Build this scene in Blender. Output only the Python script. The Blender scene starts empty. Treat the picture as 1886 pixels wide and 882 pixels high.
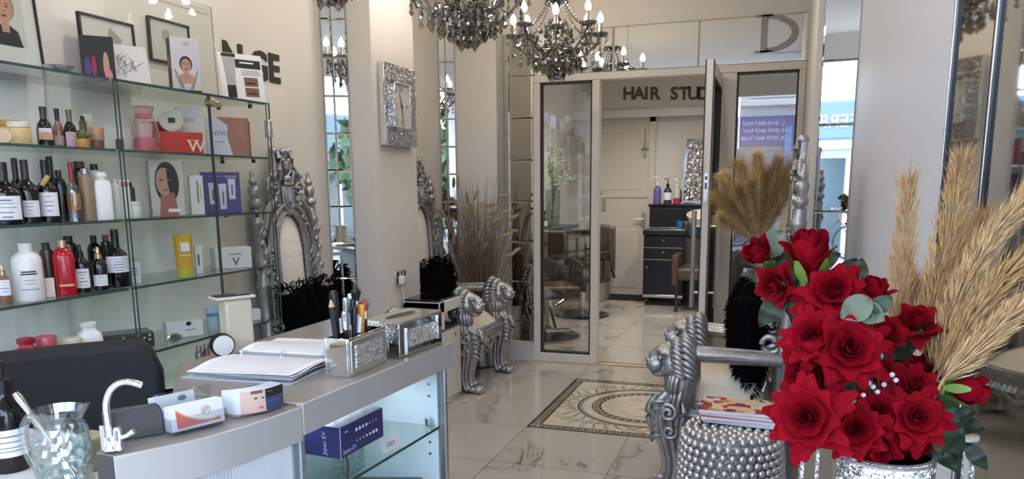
import bpy, math, random
from mathutils import Vector, Matrix, Euler
rnd = random.Random(7)
PI = math.pi
SC = bpy.context.scene
COL = SC.collection

# ------------------------------------------------------------------ camera, world, lights, exposure
F, CX, CY, CAMH = 1418.0, 943.0, 595.0, 1.4
def _rot(yaw, pitch, roll):
    cy, sy, cp, sp, cr, sr = math.cos(yaw), math.sin(yaw), math.cos(pitch), math.sin(pitch), math.cos(roll), math.sin(roll)
    f = Vector((-sy*cp, cy*cp, -sp)); r = Vector((cy, sy, 0)); d = f.cross(r)
    return r*cr + d*sr, d*cr - r*sr, f
RX, RD, RF = _rot(math.radians(18.75), math.radians(9.98), math.radians(0.476))
CAM = Vector((0, 0, CAMH))
cd = bpy.data.cameras.new('camera'); cam = bpy.data.objects.new('camera', cd); COL.objects.link(cam)
cd.sensor_fit = 'HORIZONTAL'; cd.sensor_width = 36; cd.lens = F/1886*36
cd.shift_y = (CY-441)/1886; cd.clip_start = .02; cd.clip_end = 200
m3 = Matrix((RX, -RD, -RF)).transposed()
cam.matrix_world = Matrix.Translation(CAM) @ m3.to_4x4()
SC.camera = cam
SC.view_settings.view_transform = 'Standard'; SC.view_settings.look = 'None'
SC.view_settings.exposure = 0.31; SC.view_settings.gamma = 1; SC.view_settings.use_curve_mapping = False
SC.cycles.max_bounces = 10; SC.cycles.transparent_max_bounces = 24; SC.cycles.glossy_bounces = 6
SC.cycles.caustics_reflective = False; SC.cycles.caustics_refractive = False
SC.cycles.sample_clamp_indirect = 4.0

SKY_STRENGTH = 6.9
w = bpy.data.worlds.new('sky'); SC.world = w; w.use_nodes = True
nt = w.node_tree; bg = nt.nodes['Background']
tc = nt.nodes.new('ShaderNodeTexCoord'); nz = nt.nodes.new('ShaderNodeTexNoise'); cr_ = nt.nodes.new('ShaderNodeValToRGB')
nz.inputs['Scale'].default_value = 3.5; nz.inputs['Detail'].default_value = 5
nt.links.new(tc.outputs['Generated'], nz.inputs['Vector']); nt.links.new(nz.outputs['Fac'], cr_.inputs['Fac'])
cr_.color_ramp.elements[0].position = .42; cr_.color_ramp.elements[0].color = (.46, .66, 1, 1)
cr_.color_ramp.elements[1].position = .60; cr_.color_ramp.elements[1].color = (.84, .91, 1, 1)
nt.links.new(cr_.outputs['Color'], bg.inputs['Color']); bg.inputs['Strength'].default_value = SKY_STRENGTH

def area_light(name, loc, sx, sy, power, col, rot=(0, 0, 0)):
    l = bpy.data.lights.new(name, 'AREA'); l.shape = 'RECTANGLE'; l.size = sx; l.size_y = sy; l.energy = power; l.color = col
    o = bpy.data.objects.new(name, l); COL.objects.link(o); o.location = loc; o.rotation_euler = rot; return o
WARM = (1, .94, .86)
def downlight(x, y, z, power, r=.045):
    l = bpy.data.lights.new('ceiling_downlight', 'SPOT'); l.spot_size = math.radians(160); l.spot_blend = .8; l.energy = power; l.color = WARM; l.shadow_soft_size = r
    o = bpy.data.objects.new('ceiling_downlight', l); COL.objects.link(o); o.location = (x, y, z)
for y in (.9, 2.5, 4.3):
    for x in (-1.9, -.5): downlight(x, y, 2.96, 20)
for x, y in ((-1.8, 7.4), (-.4, 7.4), (-1.2, 8.5)): downlight(x, y, 2.70, 62)

# ------------------------------------------------------------------ picture geometry -> room geometry
def ray(px, py): return RX*((px-CX)/F) + RD*((py-CY)/F) + RF
def onz(px, py, z): d = ray(px, py); return CAM + d*((z-CAMH)/d.z)
def ony(px, py, y): d = ray(px, py); return CAM + d*(y/d.y)
def onx(px, py, x): d = ray(px, py); return CAM + d*(x/d.x)
def atz(px, py, t): return CAM + ray(px, py)*t
def mpp(p): return (Vector(p)-CAM).dot(RF)/F          # metres per picture pixel at a point

# ------------------------------------------------------------------ materials
def lin(c):
    return tuple((x/255/12.92 if x/255 <= .04045 else ((x/255+.055)/1.055)**2.4) for x in c) + (1,)
MATS = {}
def _new(name):
    m = bpy.data.materials.new(name); m.use_nodes = True; nt = m.node_tree
    return m, nt, nt.nodes['Principled BSDF']
def N(nt, t, **kw):
    n = nt.nodes.new('ShaderNode'+t)
    for k, v in kw.items():
        if hasattr(n, k): setattr(n, k, v)
        else: n.inputs[k.replace('_', ' ')].default_value = v
    return n
def mat(name, rgb, rough=.5, metal=0, var=0, vscale=20, bump=0, bscale=60, **kw):
    """procedural material: a colour with a little noise and an optional bump"""
    if name in MATS: return MATS[name]
    m, nt, p = _new(name); L = nt.links.new
    c = lin(rgb) if max(rgb) > 1.01 else tuple(rgb)+(1,)
    p.inputs['Roughness'].default_value = rough; p.inputs['Metallic'].default_value = metal
    for k, v in kw.items(): p.inputs[k.replace('_', ' ')].default_value = v
    tc = N(nt, 'TexCoord'); nz = N(nt, 'TexNoise', Scale=vscale, Detail=4.0); L(tc.outputs['Object'], nz.inputs['Vector'])
    cr = N(nt, 'ValToRGB'); e = cr.color_ramp.elements; k = var if var else .03
    e[0].position = .3; e[1].position = .7
    e[0].color = tuple(max(0, x*(1-k)) for x in c[:3])+(1,); e[1].color = tuple(min(1, x*(1+k)) for x in c[:3])+(1,)
    L(nz.outputs['Fac'], cr.inputs['Fac']); L(cr.outputs['Color'], p.inputs['Base Color'])
    if bump:
        n2 = N(nt, 'TexNoise', Scale=bscale, Detail=3.0); L(tc.outputs['Object'], n2.inputs['Vector'])
        b = N(nt, 'Bump', Strength=bump, Distance=.01); L(n2.outputs['Fac'], b.inputs['Height']); L(b.outputs['Normal'], p.inputs['Normal'])
    MATS[name] = m; return m
def glass_mat(name, tint=(1, 1, 1), refl=.06, rough=0.0, fres=1.0):
    """thin pane: clear with a mirror-like reflection that grows at grazing angles"""
    if name in MATS: return MATS[name]
    m, nt, p = _new(name); L = nt.links.new; out = nt.nodes['Material Output']; nt.nodes.remove(p)
    t = N(nt, 'BsdfTransparent'); t.inputs['Color'].default_value = tuple(tint)+(1,)
    g = N(nt, 'BsdfGlossy', Roughness=rough); lw = N(nt, 'LayerWeight', Blend=.5)
    fr = N(nt, 'Math', operation='POWER'); fr.inputs[1].default_value = 5; L(lw.outputs['Facing'], fr.inputs[0])
    ma = N(nt, 'Math', operation='MULTIPLY_ADD', use_clamp=True); ma.inputs[1].default_value = fres; ma.inputs[2].default_value = refl
    L(fr.outputs[0], ma.inputs[0]); mx = N(nt, 'MixShader'); L(ma.outputs[0], mx.inputs[0]); L(t.outputs[0], mx.inputs[1]); L(g.outputs[0], mx.inputs[2])
    L(mx.outputs[0], out.inputs['Surface']); MATS[name] = m; return m
def emit_mat(name, rgb, strength):
    if name in MATS: return MATS[name]
    m, nt, p = _new(name); p.inputs['Emission Color'].default_value = tuple(rgb)+(1,); p.inputs['Emission Strength'].default_value = strength
    p.inputs['Base Color'].default_value = tuple(rgb)+(1,); MATS[name] = m; return m
def crushed_mat(name, scale=260, tint=.85, rough=.12, amount=1.1, dark=.0):
    """crushed glass: every little facet points its own way"""
    if name in MATS: return MATS[name]
    m, nt, p = _new(name); L = nt.links.new
    tc = N(nt, 'TexCoord'); v = N(nt, 'TexVoronoi', Scale=scale); L(tc.outputs['Object'], v.inputs['Vector'])
    sub = N(nt, 'VectorMath', operation='SUBTRACT'); sub.inputs[1].default_value = (.5, .5, .5); L(v.outputs['Color'], sub.inputs[0])
    sc = N(nt, 'VectorMath', operation='SCALE'); sc.inputs['Scale'].default_value = amount; L(sub.outputs[0], sc.inputs[0])
    ge = N(nt, 'NewGeometry'); ad = N(nt, 'VectorMath', operation='ADD'); L(ge.outputs['Normal'], ad.inputs[0]); L(sc.outputs[0], ad.inputs[1])
    no = N(nt, 'VectorMath', operation='NORMALIZE'); L(ad.outputs[0], no.inputs[0]); L(no.outputs[0], p.inputs['Normal'])
    p.inputs['Base Color'].default_value = (tint, tint, tint*1.01, 1); p.inputs['Metallic'].default_value = 1; p.inputs['Roughness'].default_value = rough
    MATS[name] = m; return m

M_WALL = mat('painted plaster wall', (218, 212, 206), .62, var=.02, vscale=3, bump=.05, bscale=120)
M_CEIL = mat('white ceiling paint', (225, 216, 204), .8)
M_WHITE = mat('white gloss paint', (222, 220, 216), .3)
M_FRAME = mat('white powder coated frame', (214, 207, 198), .35)
M_BLACKG = mat('black rubber seal', (14, 13, 13), .5)
M_MIRROR = mat('bevelled mirror', (.86, .88, .87), .015, 1, var=.004)
M_EDGE = mat('dark mirror edge', (52, 62, 60), .25, .4)
M_CHROME = mat('chrome', (.8, .8, .8), .08, 1, var=.01)
M_STEEL = mat('brushed steel', (.62, .60, .57), .28, 1)
M_SILVER = mat('silver leaf paint', (.38, .38, .385), .38, .85, var=.18, vscale=30, bump=.12, bscale=90)
M_SILVER_D = mat('tarnished silver', (.38, .38, .38), .35, .9, var=.15, vscale=25)
M_CREAM = mat('cream leatherette', (226, 216, 200), .42, var=.03, vscale=8, bump=.08, bscale=30)
M_WLEATHER = mat('white buttoned leather', (232, 226, 216), .4, var=.03, bump=.15, bscale=14)
M_BLACK = mat('black plastic', (16, 16, 18), .35)
M_FEATHER = mat('black feathers', (.0025, .0025, .003), 1.0, Specular_IOR_Level=.1)
M_PANE = glass_mat('clear pane', (.93, .95, .93), .05)
M_SHELF = glass_mat('green edged shelf glass', (.93, .96, .945), .06)
M_DOORG = glass_mat('cabinet door glass', (.965, .98, .972), .015, fres=.6)
M_GEDGE = mat('polished glass edge', (58, 80, 76), .15, var=.1)
M_CRUSH = crushed_mat('crushed mirror glass')
M_CRUSHF = crushed_mat('fine crushed glass', 420, .9, .1)
M_SMOKE = glass_mat('smoky crystal', (.66, .63, .60), .26, .03, 1.2)
M_SMOKED = mat('dark smoked crystal', (.27, .26, .25), .07, .9)
M_BULB = emit_mat('lit candle bulb', (1, .88, .70), 50)
M_PAPER = mat('white paper', (232, 232, 236), .7)
M_CARD = mat('white card box', (226, 224, 222), .5)
M_GREY = mat('grey print', (120, 120, 124), .7)
M_INK = mat('black print', (28, 27, 28), .6)

# ------------------------------------------------------------------ mesh builder
def MT(loc=(0, 0, 0), rot=(0, 0, 0), sc=(1, 1, 1)):
    return Matrix.Translation(loc) @ Euler(rot).to_matrix().to_4x4() @ Matrix.Diagonal((sc[0], sc[1], sc[2], 1))
def look(loc, zdir, up=(0, 0, 1)):
    z = Vector(zdir).normalized(); u = Vector(up)
    if abs(z.dot(u)) > .98: u = Vector((1, 0, 0))
    x = u.cross(z).normalized(); y = z.cross(x)
    return Matrix.Translation(loc) @ Matrix((x, y, z)).transposed().to_4x4()
class B:
    def __init__(s): s.v = []; s.f = []
    def add(s, vs, fs, M=None):
        o = len(s.v)
        s.v += [tuple(M @ Vector(p)) for p in vs] if M is not None else [tuple(p) for p in vs]
        s.f += [tuple(i+o for i in f) for f in fs]; return s
    def box(s, c, d, M=None, rz=0, taper=1):
        x, y, z = d[0]/2, d[1]/2, d[2]/2; t = taper
        vs = [(-x, -y, -z), (x, -y, -z), (x, y, -z), (-x, y, -z), (-x*t, -y*t, z), (x*t, -y*t, z), (x*t, y*t, z), (-x*t, y*t, z)]
        X = MT(c, (0, 0, rz)); X = M @ X if M is not None else X
        return s.add(vs, [(3, 2, 1, 0), (4, 5, 6, 7), (0, 1, 5, 4), (1, 2, 6, 5), (2, 3, 7, 6), (3, 0, 4, 7)], X)
    def bb(s, x0, x1, y0, y1, z0, z1): return s.box(((x0+x1)/2, (y0+y1)/2, (z0+z1)/2), (abs(x1-x0), abs(y1-y0), abs(z1-z0)))
    def lathe(s, prof, n=24, M=None, sx=1, sy=1, p=2, flute=0, nf=0):
        vs = []; fs = []; k = len(prof)
        for r, z in prof:
            for i in range(n):
                a = 2*PI*i/n; c, q = math.cos(a), math.sin(a); rr = r*(1+flute*math.cos(nf*a))
                if p != 2: c = math.copysign(abs(c)**(2/p), c); q = math.copysign(abs(q)**(2/p), q)
                vs.append((rr*c*sx, rr*q*sy, z))
        for j in range(k-1):
            for i in range(n):
                a, b = j*n+i, j*n+(i+1) % n; fs.append((a, b, b+n, a+n))
        fs.append(tuple(range(n-1, -1, -1))); fs.append(tuple((k-1)*n+i for i in range(n)))
        return s.add(vs, fs, M)
    def tube(s, pts, r, n=8, M=None, flat=1.0, up=(0, 0, 1), closed=False, flute=0, nf=0):
        P = [Vector(p) for p in pts]; k = len(P); R = r if isinstance(r, (list, tuple)) else [r]*k
        vs = []; fs = []; u = Vector(up)
        for j in range(k):
            if closed: t = (P[(j+1) % k]-P[j-1])
            else: t = P[min(j+1, k-1)]-P[max(j-1, 0)]
            t = t.normalized() if t.length > 1e-9 else Vector((0, 0, 1))
            a = u.cross(t)
            if a.length < 1e-3: a = Vector((1, 0, 0)).cross(t)
            if a.length < 1e-3: a = Vector((0, 1, 0)).cross(t)
            a.normalize(); b = t.cross(a)
            ra, rb = (R[j] if isinstance(R[j], (list, tuple)) else (R[j], R[j]*flat))
            for i in range(n):
                th = 2*PI*i/n; q = 1+flute*math.cos(nf*th)
                vs.append(P[j]+a*(ra*q*math.cos(th))+b*(rb*q*math.sin(th)))
        for j in range(k if closed else k-1):
            for i in range(n):
                a_, b_ = j*n+i, j*n+(i+1) % n; c_, d_ = ((j+1) % k)*n+(i+1) % n, ((j+1) % k)*n+i; fs.append((a_, b_, c_, d_))
        if not closed: fs.append(tuple(range(n-1, -1, -1))); fs.append(tuple((k-1)*n+i for i in range(n)))
        return s.add(vs, fs, M)
    def sph(s, c, r, nu=14, nv=9, M=None):
        if not isinstance(r, (list, tuple)): r = (r, r, r)
        vs = [(0, 0, 1)]; fs = []
        for j in range(1, nv):
            for i in range(nu):
                a, t = 2*PI*i/nu, PI*j/nv; vs.append((math.sin(t)*math.cos(a), math.sin(t)*math.sin(a), math.cos(t)))
        vs.append((0, 0, -1)); e = len(vs)-1
        for i in range(nu):
            fs.append((0, 1+i, 1+(i+1) % nu)); fs.append((e, 1+(nv-2)*nu+(i+1) % nu, 1+(nv-2)*nu+i))
            for j in range(nv-2):
                a, b = 1+j*nu+i, 1+j*nu+(i+1) % nu; fs.append((a, a+nu, b+nu, b))
        X = MT(c, (0, 0, 0), r); X = M @ X if M is not None else X
        return s.add(vs, fs, X)
    def prism(s, poly, h, M=None):
        n = len(poly); vs = [(x, y, 0) for x, y in poly]+[(x, y, h) for x, y in poly]
        fs = [tuple(range(n-1, -1, -1)), tuple(range(n, 2*n))]+[(i, (i+1) % n, n+(i+1) % n, n+i) for i in range(n)]
        return s.add(vs, fs, M)
    def grid(s, fn, nu, nv, M=None):
        vs = [fn(i/nu, j/nv) for j in range(nv+1) for i in range(nu+1)]
        fs = [(j*(nu+1)+i, j*(nu+1)+i+1, (j+1)*(nu+1)+i+1, (j+1)*(nu+1)+i) for j in range(nv) for i in range(nu)]
        return s.add(vs, fs, M)
    def mesh(s, name, m, smooth=True, ang=40):
        me = bpy.data.meshes.new(name); me.from_pydata(s.v, [], s.f); me.update()
        if smooth:
            me.polygons.foreach_set('use_smooth', [True]*len(me.polygons)); me.set_sharp_from_angle(angle=math.radians(ang))
        if m: me.materials.append(m)
        return me
    def obj(s, name, m, parent=None, bevel=0, smooth=True, sub=0, solid=0, ang=40, seg=2):
        o = bpy.data.objects.new(name, s.mesh(name, m, smooth, ang)); COL.objects.link(o)
        if parent: o.parent = parent
        if solid: d = o.modifiers.new('t', 'SOLIDIFY'); d.thickness = solid; d.offset = 0
        if bevel: d = o.modifiers.new('b', 'BEVEL'); d.width = bevel; d.segments = seg; d.limit_method = 'ANGLE'
        if sub: d = o.modifiers.new('s', 'SUBSURF'); d.levels = sub; d.render_levels = sub
        return o
def meshobj(name, me, parent=None, M=None):
    o = bpy.data.objects.new(name, me); COL.objects.link(o)
    if parent: o.parent = parent
    if M is not None: o.matrix_basis = M
    return o
def baked(builder, m, voxel=.004, smooth_it=3):
    """fuse overlapping shapes into one skin"""
    o = builder.obj('temporary', m); r = o.modifiers.new('r', 'REMESH'); r.mode = 'VOXEL'; r.voxel_size = voxel
    if smooth_it: q = o.modifiers.new('q', 'SMOOTH'); q.iterations = smooth_it; q.factor = .5
    dg = bpy.context.evaluated_depsgraph_get(); me = bpy.data.meshes.new_from_object(o.evaluated_get(dg))
    me.polygons.foreach_set('use_smooth', [True]*len(me.polygons))
    old = o.data; bpy.data.objects.remove(o); bpy.data.meshes.remove(old); return me
def tag(o, label, cat, group=None):
    o['label'] = label; o['category'] = cat
    if group: o['group'] = group
    return o
def thing(name, label, cat, loc=(0, 0, 0), rz=0, group=None, rot=None, M=None):
    o = bpy.data.objects.new(name, None); COL.objects.link(o); o.empty_display_size = .05
    if M is not None: o.matrix_world = M
    else: o.location = loc; o.rotation_euler = rot if rot else (0, 0, rz)
    return tag(o, label, cat, group)
def struct(o, kind='structure'): o['kind'] = kind; return o
def dup(root, label, loc=None, rz=None, M=None):
    r = root.copy(); COL.objects.link(r); r['label'] = label
    if M is not None: r.matrix_world = M
    else:
        if loc is not None: r.location = loc
        if rz is not None: r.rotation_euler = (0, 0, rz)
    for ch in list(root.children):
        c = ch.copy(); COL.objects.link(c); c.parent = r
        for g in ch.children: d = g.copy(); COL.objects.link(d); d.parent = c
    return r
def txt(name, s, size, M, m, parent=None, ext=.0005, align='CENTER', offset=0, space=1, sx=1):
    c = bpy.data.curves.new(name, 'FONT'); c.body = s; c.size = size; c.extrude = ext; c.align_x = align; c.align_y = 'CENTER'
    c.offset = offset; c.space_character = space; c.resolution_u = 3
    c.materials.append(m); q = bpy.data.objects.new('temporary', c); COL.objects.link(q)
    me = bpy.data.meshes.new_from_object(q.evaluated_get(bpy.context.evaluated_depsgraph_get())); bpy.data.objects.remove(q); bpy.data.curves.remove(c); me.name = name
    o = bpy.data.objects.new(name, me); COL.objects.link(o)
    if parent: o.parent = parent
    o.matrix_basis = M @ Matrix.Diagonal((sx, 1, 1, 1)); return o
FX = Matrix(((0, 0, 1, 0), (1, 0, 0, 0), (0, 1, 0, 0), (0, 0, 0, 1)))      # local xy plane -> faces +x (right = +y, up = +z)
FYN = Matrix(((1, 0, 0, 0), (0, 0, -1, 0), (0, 1, 0, 0), (0, 0, 0, 1)))    # faces -y
FZ = Matrix.Identity(4)
def arc(cx, cy, rx, ry, a0, a1, n): return [(cx+rx*math.cos(a0+(a1-a0)*i/n), cy+ry*math.sin(a0+(a1-a0)*i/n)) for i in range(n+1)]
def disc(rx, ry, cx=0, cy=0, n=20): return [(cx+rx*math.cos(2*PI*i/n), cy+ry*math.sin(2*PI*i/n)) for i in range(n)]
def smooth(P, n=6):
    """Catmull-Rom points through P"""
    P = [Vector(p) for p in P]; o = []
    for i in range(len(P)-1):
        a, b, c, d = P[max(i-1, 0)], P[i], P[i+1], P[min(i+2, len(P)-1)]
        for k in range(n):
            t = k/n; o.append(.5*((2*b)+(c-a)*t+(2*a-5*b+4*c-d)*t*t+(3*b-a-3*c+d)*t**3))
    return o+[P[-1]]
def spiral(cx, cy, r0, r1, a0, turns, n): return [(cx+(r0+(r1-r0)*i/n)*math.cos(a0+2*PI*turns*i/n), cy+(r0+(r1-r0)*i/n)*math.sin(a0+2*PI*turns*i/n)) for i in range(n+1)]

# ------------------------------------------------------------------ the room
XL, XR, YP, ZC = -2.52, .36, 5.94, 3.0        # left wall, right wall, glazed partition, ceiling
YB = 10.0                                      # back wall of the back room
def marble():
    m, nt, p = _new('marble floor tiles'); L = nt.links.new
    ge = N(nt, 'NewGeometry'); sep = N(nt, 'SeparateXYZ'); L(ge.outputs['Position'], sep.inputs[0])
    def fr(out, off):
        a = N(nt, 'Math', operation='SUBTRACT'); a.inputs[1].default_value = off; L(out, a.inputs[0])
        d = N(nt, 'Math', operation='DIVIDE'); d.inputs[1].default_value = .612; L(a.outputs[0], d.inputs[0])
        fl = N(nt, 'Math', operation='FLOOR'); L(d.outputs[0], fl.inputs[0])
        f = N(nt, 'Math', operation='FRACT'); L(d.outputs[0], f.inputs[0])
        h = N(nt, 'Math', operation='SUBTRACT'); h.inputs[1].default_value = .5; L(f.outputs[0], h.inputs[0])
        ab = N(nt, 'Math', operation='ABSOLUTE'); L(h.outputs[0], ab.inputs[0])
        g = N(nt, 'Math', operation='GREATER_THAN'); g.inputs[1].default_value = .4965; L(ab.outputs[0], g.inputs[0])
        return g.outputs[0], fl.outputs[0]
    gx, ix = fr(sep.outputs[0], -1.338); gy, iy = fr(sep.outputs[1], 4.19)
    gr = N(nt, 'Math', operation='MAXIMUM'); L(gx, gr.inputs[0]); L(gy, gr.inputs[1])
    cid = N(nt, 'CombineXYZ'); L(ix, cid.inputs[0]); L(iy, cid.inputs[1])
    wn = N(nt, 'TexWhiteNoise'); L(cid.outputs[0], wn.inputs[0])
    sc = N(nt, 'VectorMath', operation='SCALE'); sc.inputs['Scale'].default_value = 7; L(wn.outputs['Color'], sc.inputs[0])
    ad = N(nt, 'VectorMath', operation='ADD'); L(ge.outputs['Position'], ad.inputs[0]); L(sc.outputs[0], ad.inputs[1])
    rot = N(nt, 'Mapping'); rot.inputs['Rotation'].default_value = (0, 0, .6); rot.inputs['Scale'].default_value = (1, .45, 1); L(ad.outputs[0], rot.inputs[0])
    n1 = N(nt, 'TexNoise', Scale=1.9, Detail=7.0, Roughness=.62, Distortion=.9); L(rot.outputs[0], n1.inputs['Vector'])
    s1 = N(nt, 'Math', operation='SUBTRACT'); s1.inputs[1].default_value = .5; L(n1.outputs['Fac'], s1.inputs[0])
    a1 = N(nt, 'Math', operation='ABSOLUTE'); L(s1.outputs[0], a1.inputs[0])
    v1 = N(nt, 'ValToRGB'); e = v1.color_ramp.elements; e[0].position = 0; e[0].color = (1, 1, 1, 1); e[1].position = .019; e[1].color = (0, 0, 0, 1); L(a1.outputs[0], v1.inputs['Fac'])
    n2 = N(nt, 'TexNoise', Scale=1.3, Detail=2.0); L(ad.outputs[0], n2.inputs['Vector'])
    v2 = N(nt, 'ValToRGB'); e = v2.color_ramp.elements; e[0].position = .46; e[0].color = (0, 0, 0, 1); e[1].position = .62; e[1].color = (1, 1, 1, 1); L(n2.outputs['Fac'], v2.inputs['Fac'])
    mu = N(nt, 'Math', operation='MULTIPLY'); L(v1.outputs['Color'], mu.inputs[0]); L(v2.outputs['Color'], mu.inputs[1])
    v3 = N(nt, 'ValToRGB'); e = v3.color_ramp.elements; e[0].position = 0; e[0].color = (1, 1, 1, 1); e[1].position = .10; e[1].color = (0, 0, 0, 1); L(a1.outputs[0], v3.inputs['Fac'])
    m3_ = N(nt, 'Math', operation='MULTIPLY'); L(v3.outputs['Color'], m3_.inputs[0]); L(v2.outputs['Color'], m3_.inputs[1])
    m4 = N(nt, 'Math', operation='MULTIPLY'); m4.inputs[1].default_value = .42; L(m3_.outputs[0], m4.inputs[0])
    c0 = N(nt, 'MixRGB'); c0.inputs[1].default_value = lin((188, 180, 172)); c0.inputs[2].default_value = lin((150, 138, 128)); L(m4.outputs[0], c0.inputs[0])
    m5 = N(nt, 'Math', operation='MULTIPLY'); m5.inputs[1].default_value = .9; L(mu.outputs[0], m5.inputs[0])
    c1 = N(nt, 'MixRGB'); L(c0.outputs[0], c1.inputs[1]); c1.inputs[2].default_value = lin((92, 80, 72)); L(m5.outputs[0], c1.inputs[0])
    c2 = N(nt, 'MixRGB'); L(c1.outputs[0], c2.inputs[1]); c2.inputs[2].default_value = lin((120, 110, 100)); L(gr.outputs[0], c2.inputs[0])
    L(c2.outputs[0], p.inputs['Base Color']); p.inputs['Roughness'].default_value = .09
    return m
M_MARBLE = marble(); MATS['marble'] = M_MARBLE
M_INLAYD = mat('dark brown inlay', (70, 60, 50), .12, var=.2, vscale=60)
M_INLAYL = mat('pale stone inlay', (206, 196, 178), .1, var=.08, vscale=6)
M_INLAYM = mat('taupe inlay', (128, 115, 98), .12, var=.25, vscale=40)

def S(name, b, m, bevel=0, parent=None, solid=0): 
    o = b.obj(name, m, parent, bevel=bevel, smooth=False, solid=solid)
    if not parent: struct(o)
    return o
WRY = onx(1776, 0, XR).y
S('floor', B().bb(XL-.1, XR+.9, -.6, YB+.1, -.12, 0), M_MARBLE)
S('ceiling', B().bb(XL-.1, XR+.9, -.6, YP+.06, ZC, ZC+.1).bb(XL-.1, XR+.1, YP+.06, YB+.1, 2.75, 2.85), M_CEIL)
S('wall_left', B().bb(XL-.12, XL, -.6, YB+.1, 0, ZC), M_WALL)
S('wall_right', B().bb(XR, XR+.12, WRY, YB+.1, 0, ZC), mat('cool white wall paint', (206, 207, 212), .45, var=.01, vscale=2))
S('wall_back', B().bb(XL, XR, YB, YB+.1, 0, 2.75), M_WALL)
S('wall_partition', B().bb(XL, XR, YP+.0, YP+.10, 2.57, ZC), M_WALL)
# pillars off the left wall
P1Y = onx(613, 300, XL).y; P1X = ony(691, 300, P1Y).x; P1Y2 = onx(767, 300, P1X).y
P2Y = onx(816, 260, XL).y; P2X = ony(915, 260, P2Y).x
S('wall_pillar_near', B().bb(XL-.01, P1X, P1Y, P1Y2, 0, ZC), M_WALL)
S('wall_pillar_far', B().bb(XL-.01, P2X, P2Y, YP+.1, 0, ZC), M_WALL)
S('baseboard_left', B().bb(XL, XL+.012, .2, P1Y, 0, .1).bb(XL, XL+.012, P1Y2, P2Y, 0, .1).bb(P1X, P1X+.012, P1Y, P1Y2, 0, .1), M_WHITE)
# right pilaster beside the partition
PRY = onx(1572, 250, XR).y; PRX = ony(1514, 120, PRY).x
S('wall_pillar_right', B().bb(PRX-.03, XR+.01, PRY, YP+.1, 0, ZC), M_WALL)
# bulkheads of the shop front
S('wall_front', B().bb(XL-.1, XR+.9, -.66, -.56, 2.72, ZC+.1).bb(XL-.1, XL+.25, -.66, -.56, 0, 2.72), M_WALL)
S('window_1', B().bb(XL+.25, -.62, -.62, -.57, 0, .12).bb(XL+.25, -.62, -.62, -.57, 2.64, 2.72).bb(-1.62, -1.56, -.62, -.57, .12, 2.64).bb(-.68, -.62, -.62, -.57, 0, 2.72).bb(XL+.25, XL+.31, -.62, -.57, 0, 2.72), M_FRAME)
# glazed partition: left pane, right pane, mirrored header, door leaf standing open
px = lambda x, y: ony(x, y, YP).x
xa, xb, xc, xd = px(985, 400), px(997.5, 400), px(1090.4, 400), px(1104, 400)
xe, xf, xg, xh = px(1327, 250), px(1354, 250), px(1466, 250), px(1482, 180)
FT, GT = 2.245, 2.192
def glazing(name, x0, x1, g0, g1, zb):
    o = S(name, B().bb(x0, g0, YP-.04, YP+.04, 0, GT).bb(g1, x1, YP-.04, YP+.04, 0, GT).bb(g0, g1, YP-.04, YP+.04, 0, zb), M_FRAME, .004)
    S('seal', B().bb(g0, g0+.012, YP-.03, YP+.03, zb, GT).bb(g1-.012, g1, YP-.03, YP+.03, zb, GT).bb(g0, g1, YP-.03, YP+.03, zb, zb+.012).bb(g0, g1, YP-.03, YP+.03, GT-.014, GT), M_BLACKG, 0, o)
    S('pane', B().bb(g0+.01, g1-.01, YP-.004, YP+.004, zb+.01, GT-.01), glass_mat('partition pane', (.90, .91, .90), .13), 0, o)
    return o
glazing('window_2', xa, xd, xb, xc, .075)
glazing('window_3', xe, xh, xf, xg, .075)
S('trim_1', B().bb(xa, xh, YP-.045, YP+.045, GT, FT), M_FRAME, .004)
S('trim_2', B().bb(xd, xe, YP-.03, YP+.05, 0, .012), mat('worn brass threshold', (178, 160, 128), .3, .6), .003)
# door leaf, hinged on the right post and swung towards the street
d = S('door_1', B(), M_FRAME)
d.location = (xe+.005, YP-.05, 0)
dl = .80; t = .05
def DL(name, b, m, bevel=0): return S(name, b, m, bevel, d)
DL('stile', B().bb(-t, 0, -.075, 0, .015, 2.17), M_FRAME, .004); DL('stile', B().bb(-t, 0, -dl, -dl+.075, .015, 2.17), M_FRAME, .004)
DL('rail', B().bb(-t, 0, -dl+.075, -.075, .015, .11), M_FRAME, .004); DL('rail', B().bb(-t, 0, -dl+.075, -.075, 2.08, 2.17), M_FRAME, .004)
DL('seal', B().bb(-t-.002, .002, -dl+.073, -dl+.09, .11, 2.08).bb(-t-.002, .002, -.09, -.073, .11, 2.08).bb(-t-.002, .002, -dl+.075, -.075, 2.065, 2.08).bb(-t-.002, .002, -dl+.075, -.075, .11, .125).bb(-t-.003, -t+.004, -dl-.004, -dl+.004, .015, 2.17).bb(-.004, .003, -dl-.004, -dl+.004, .015, 2.17), M_BLACKG)
DL('pane', B().bb(-t/2-.004, -t/2+.004, -dl+.07, -.07, .10, 2.09), MATS['partition pane'])
DL('lock', B().bb(-t+.012, -.012, -dl-.003, -dl, 1.30, 1.48), M_STEEL, .001); DL('keyhole', B().bb(-t+.018, -.02, -dl-.005, -dl-.002, 1.44, 1.46).bb(-t+.018, -.02, -dl-.005, -dl-.002, 1.38, 1.42), M_BLACK)
for sx in (-1, 1):
    xh_ = -t-.055 if sx < 0 else .05; yy = -dl+.14
    b = B().tube([(xh_, yy, .60), (xh_, yy, 1.24)], .0165, 14)
    DL('handle', b, M_STEEL); x0 = -t if sx < 0 else 0
    DL('handle_bracket', B().tube([(x0, yy, .70), (xh_, yy, .70)], .009, 10).tube([(x0, yy, 1.14), (xh_, yy, 1.14)], .009, 10), M_STEEL)
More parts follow.
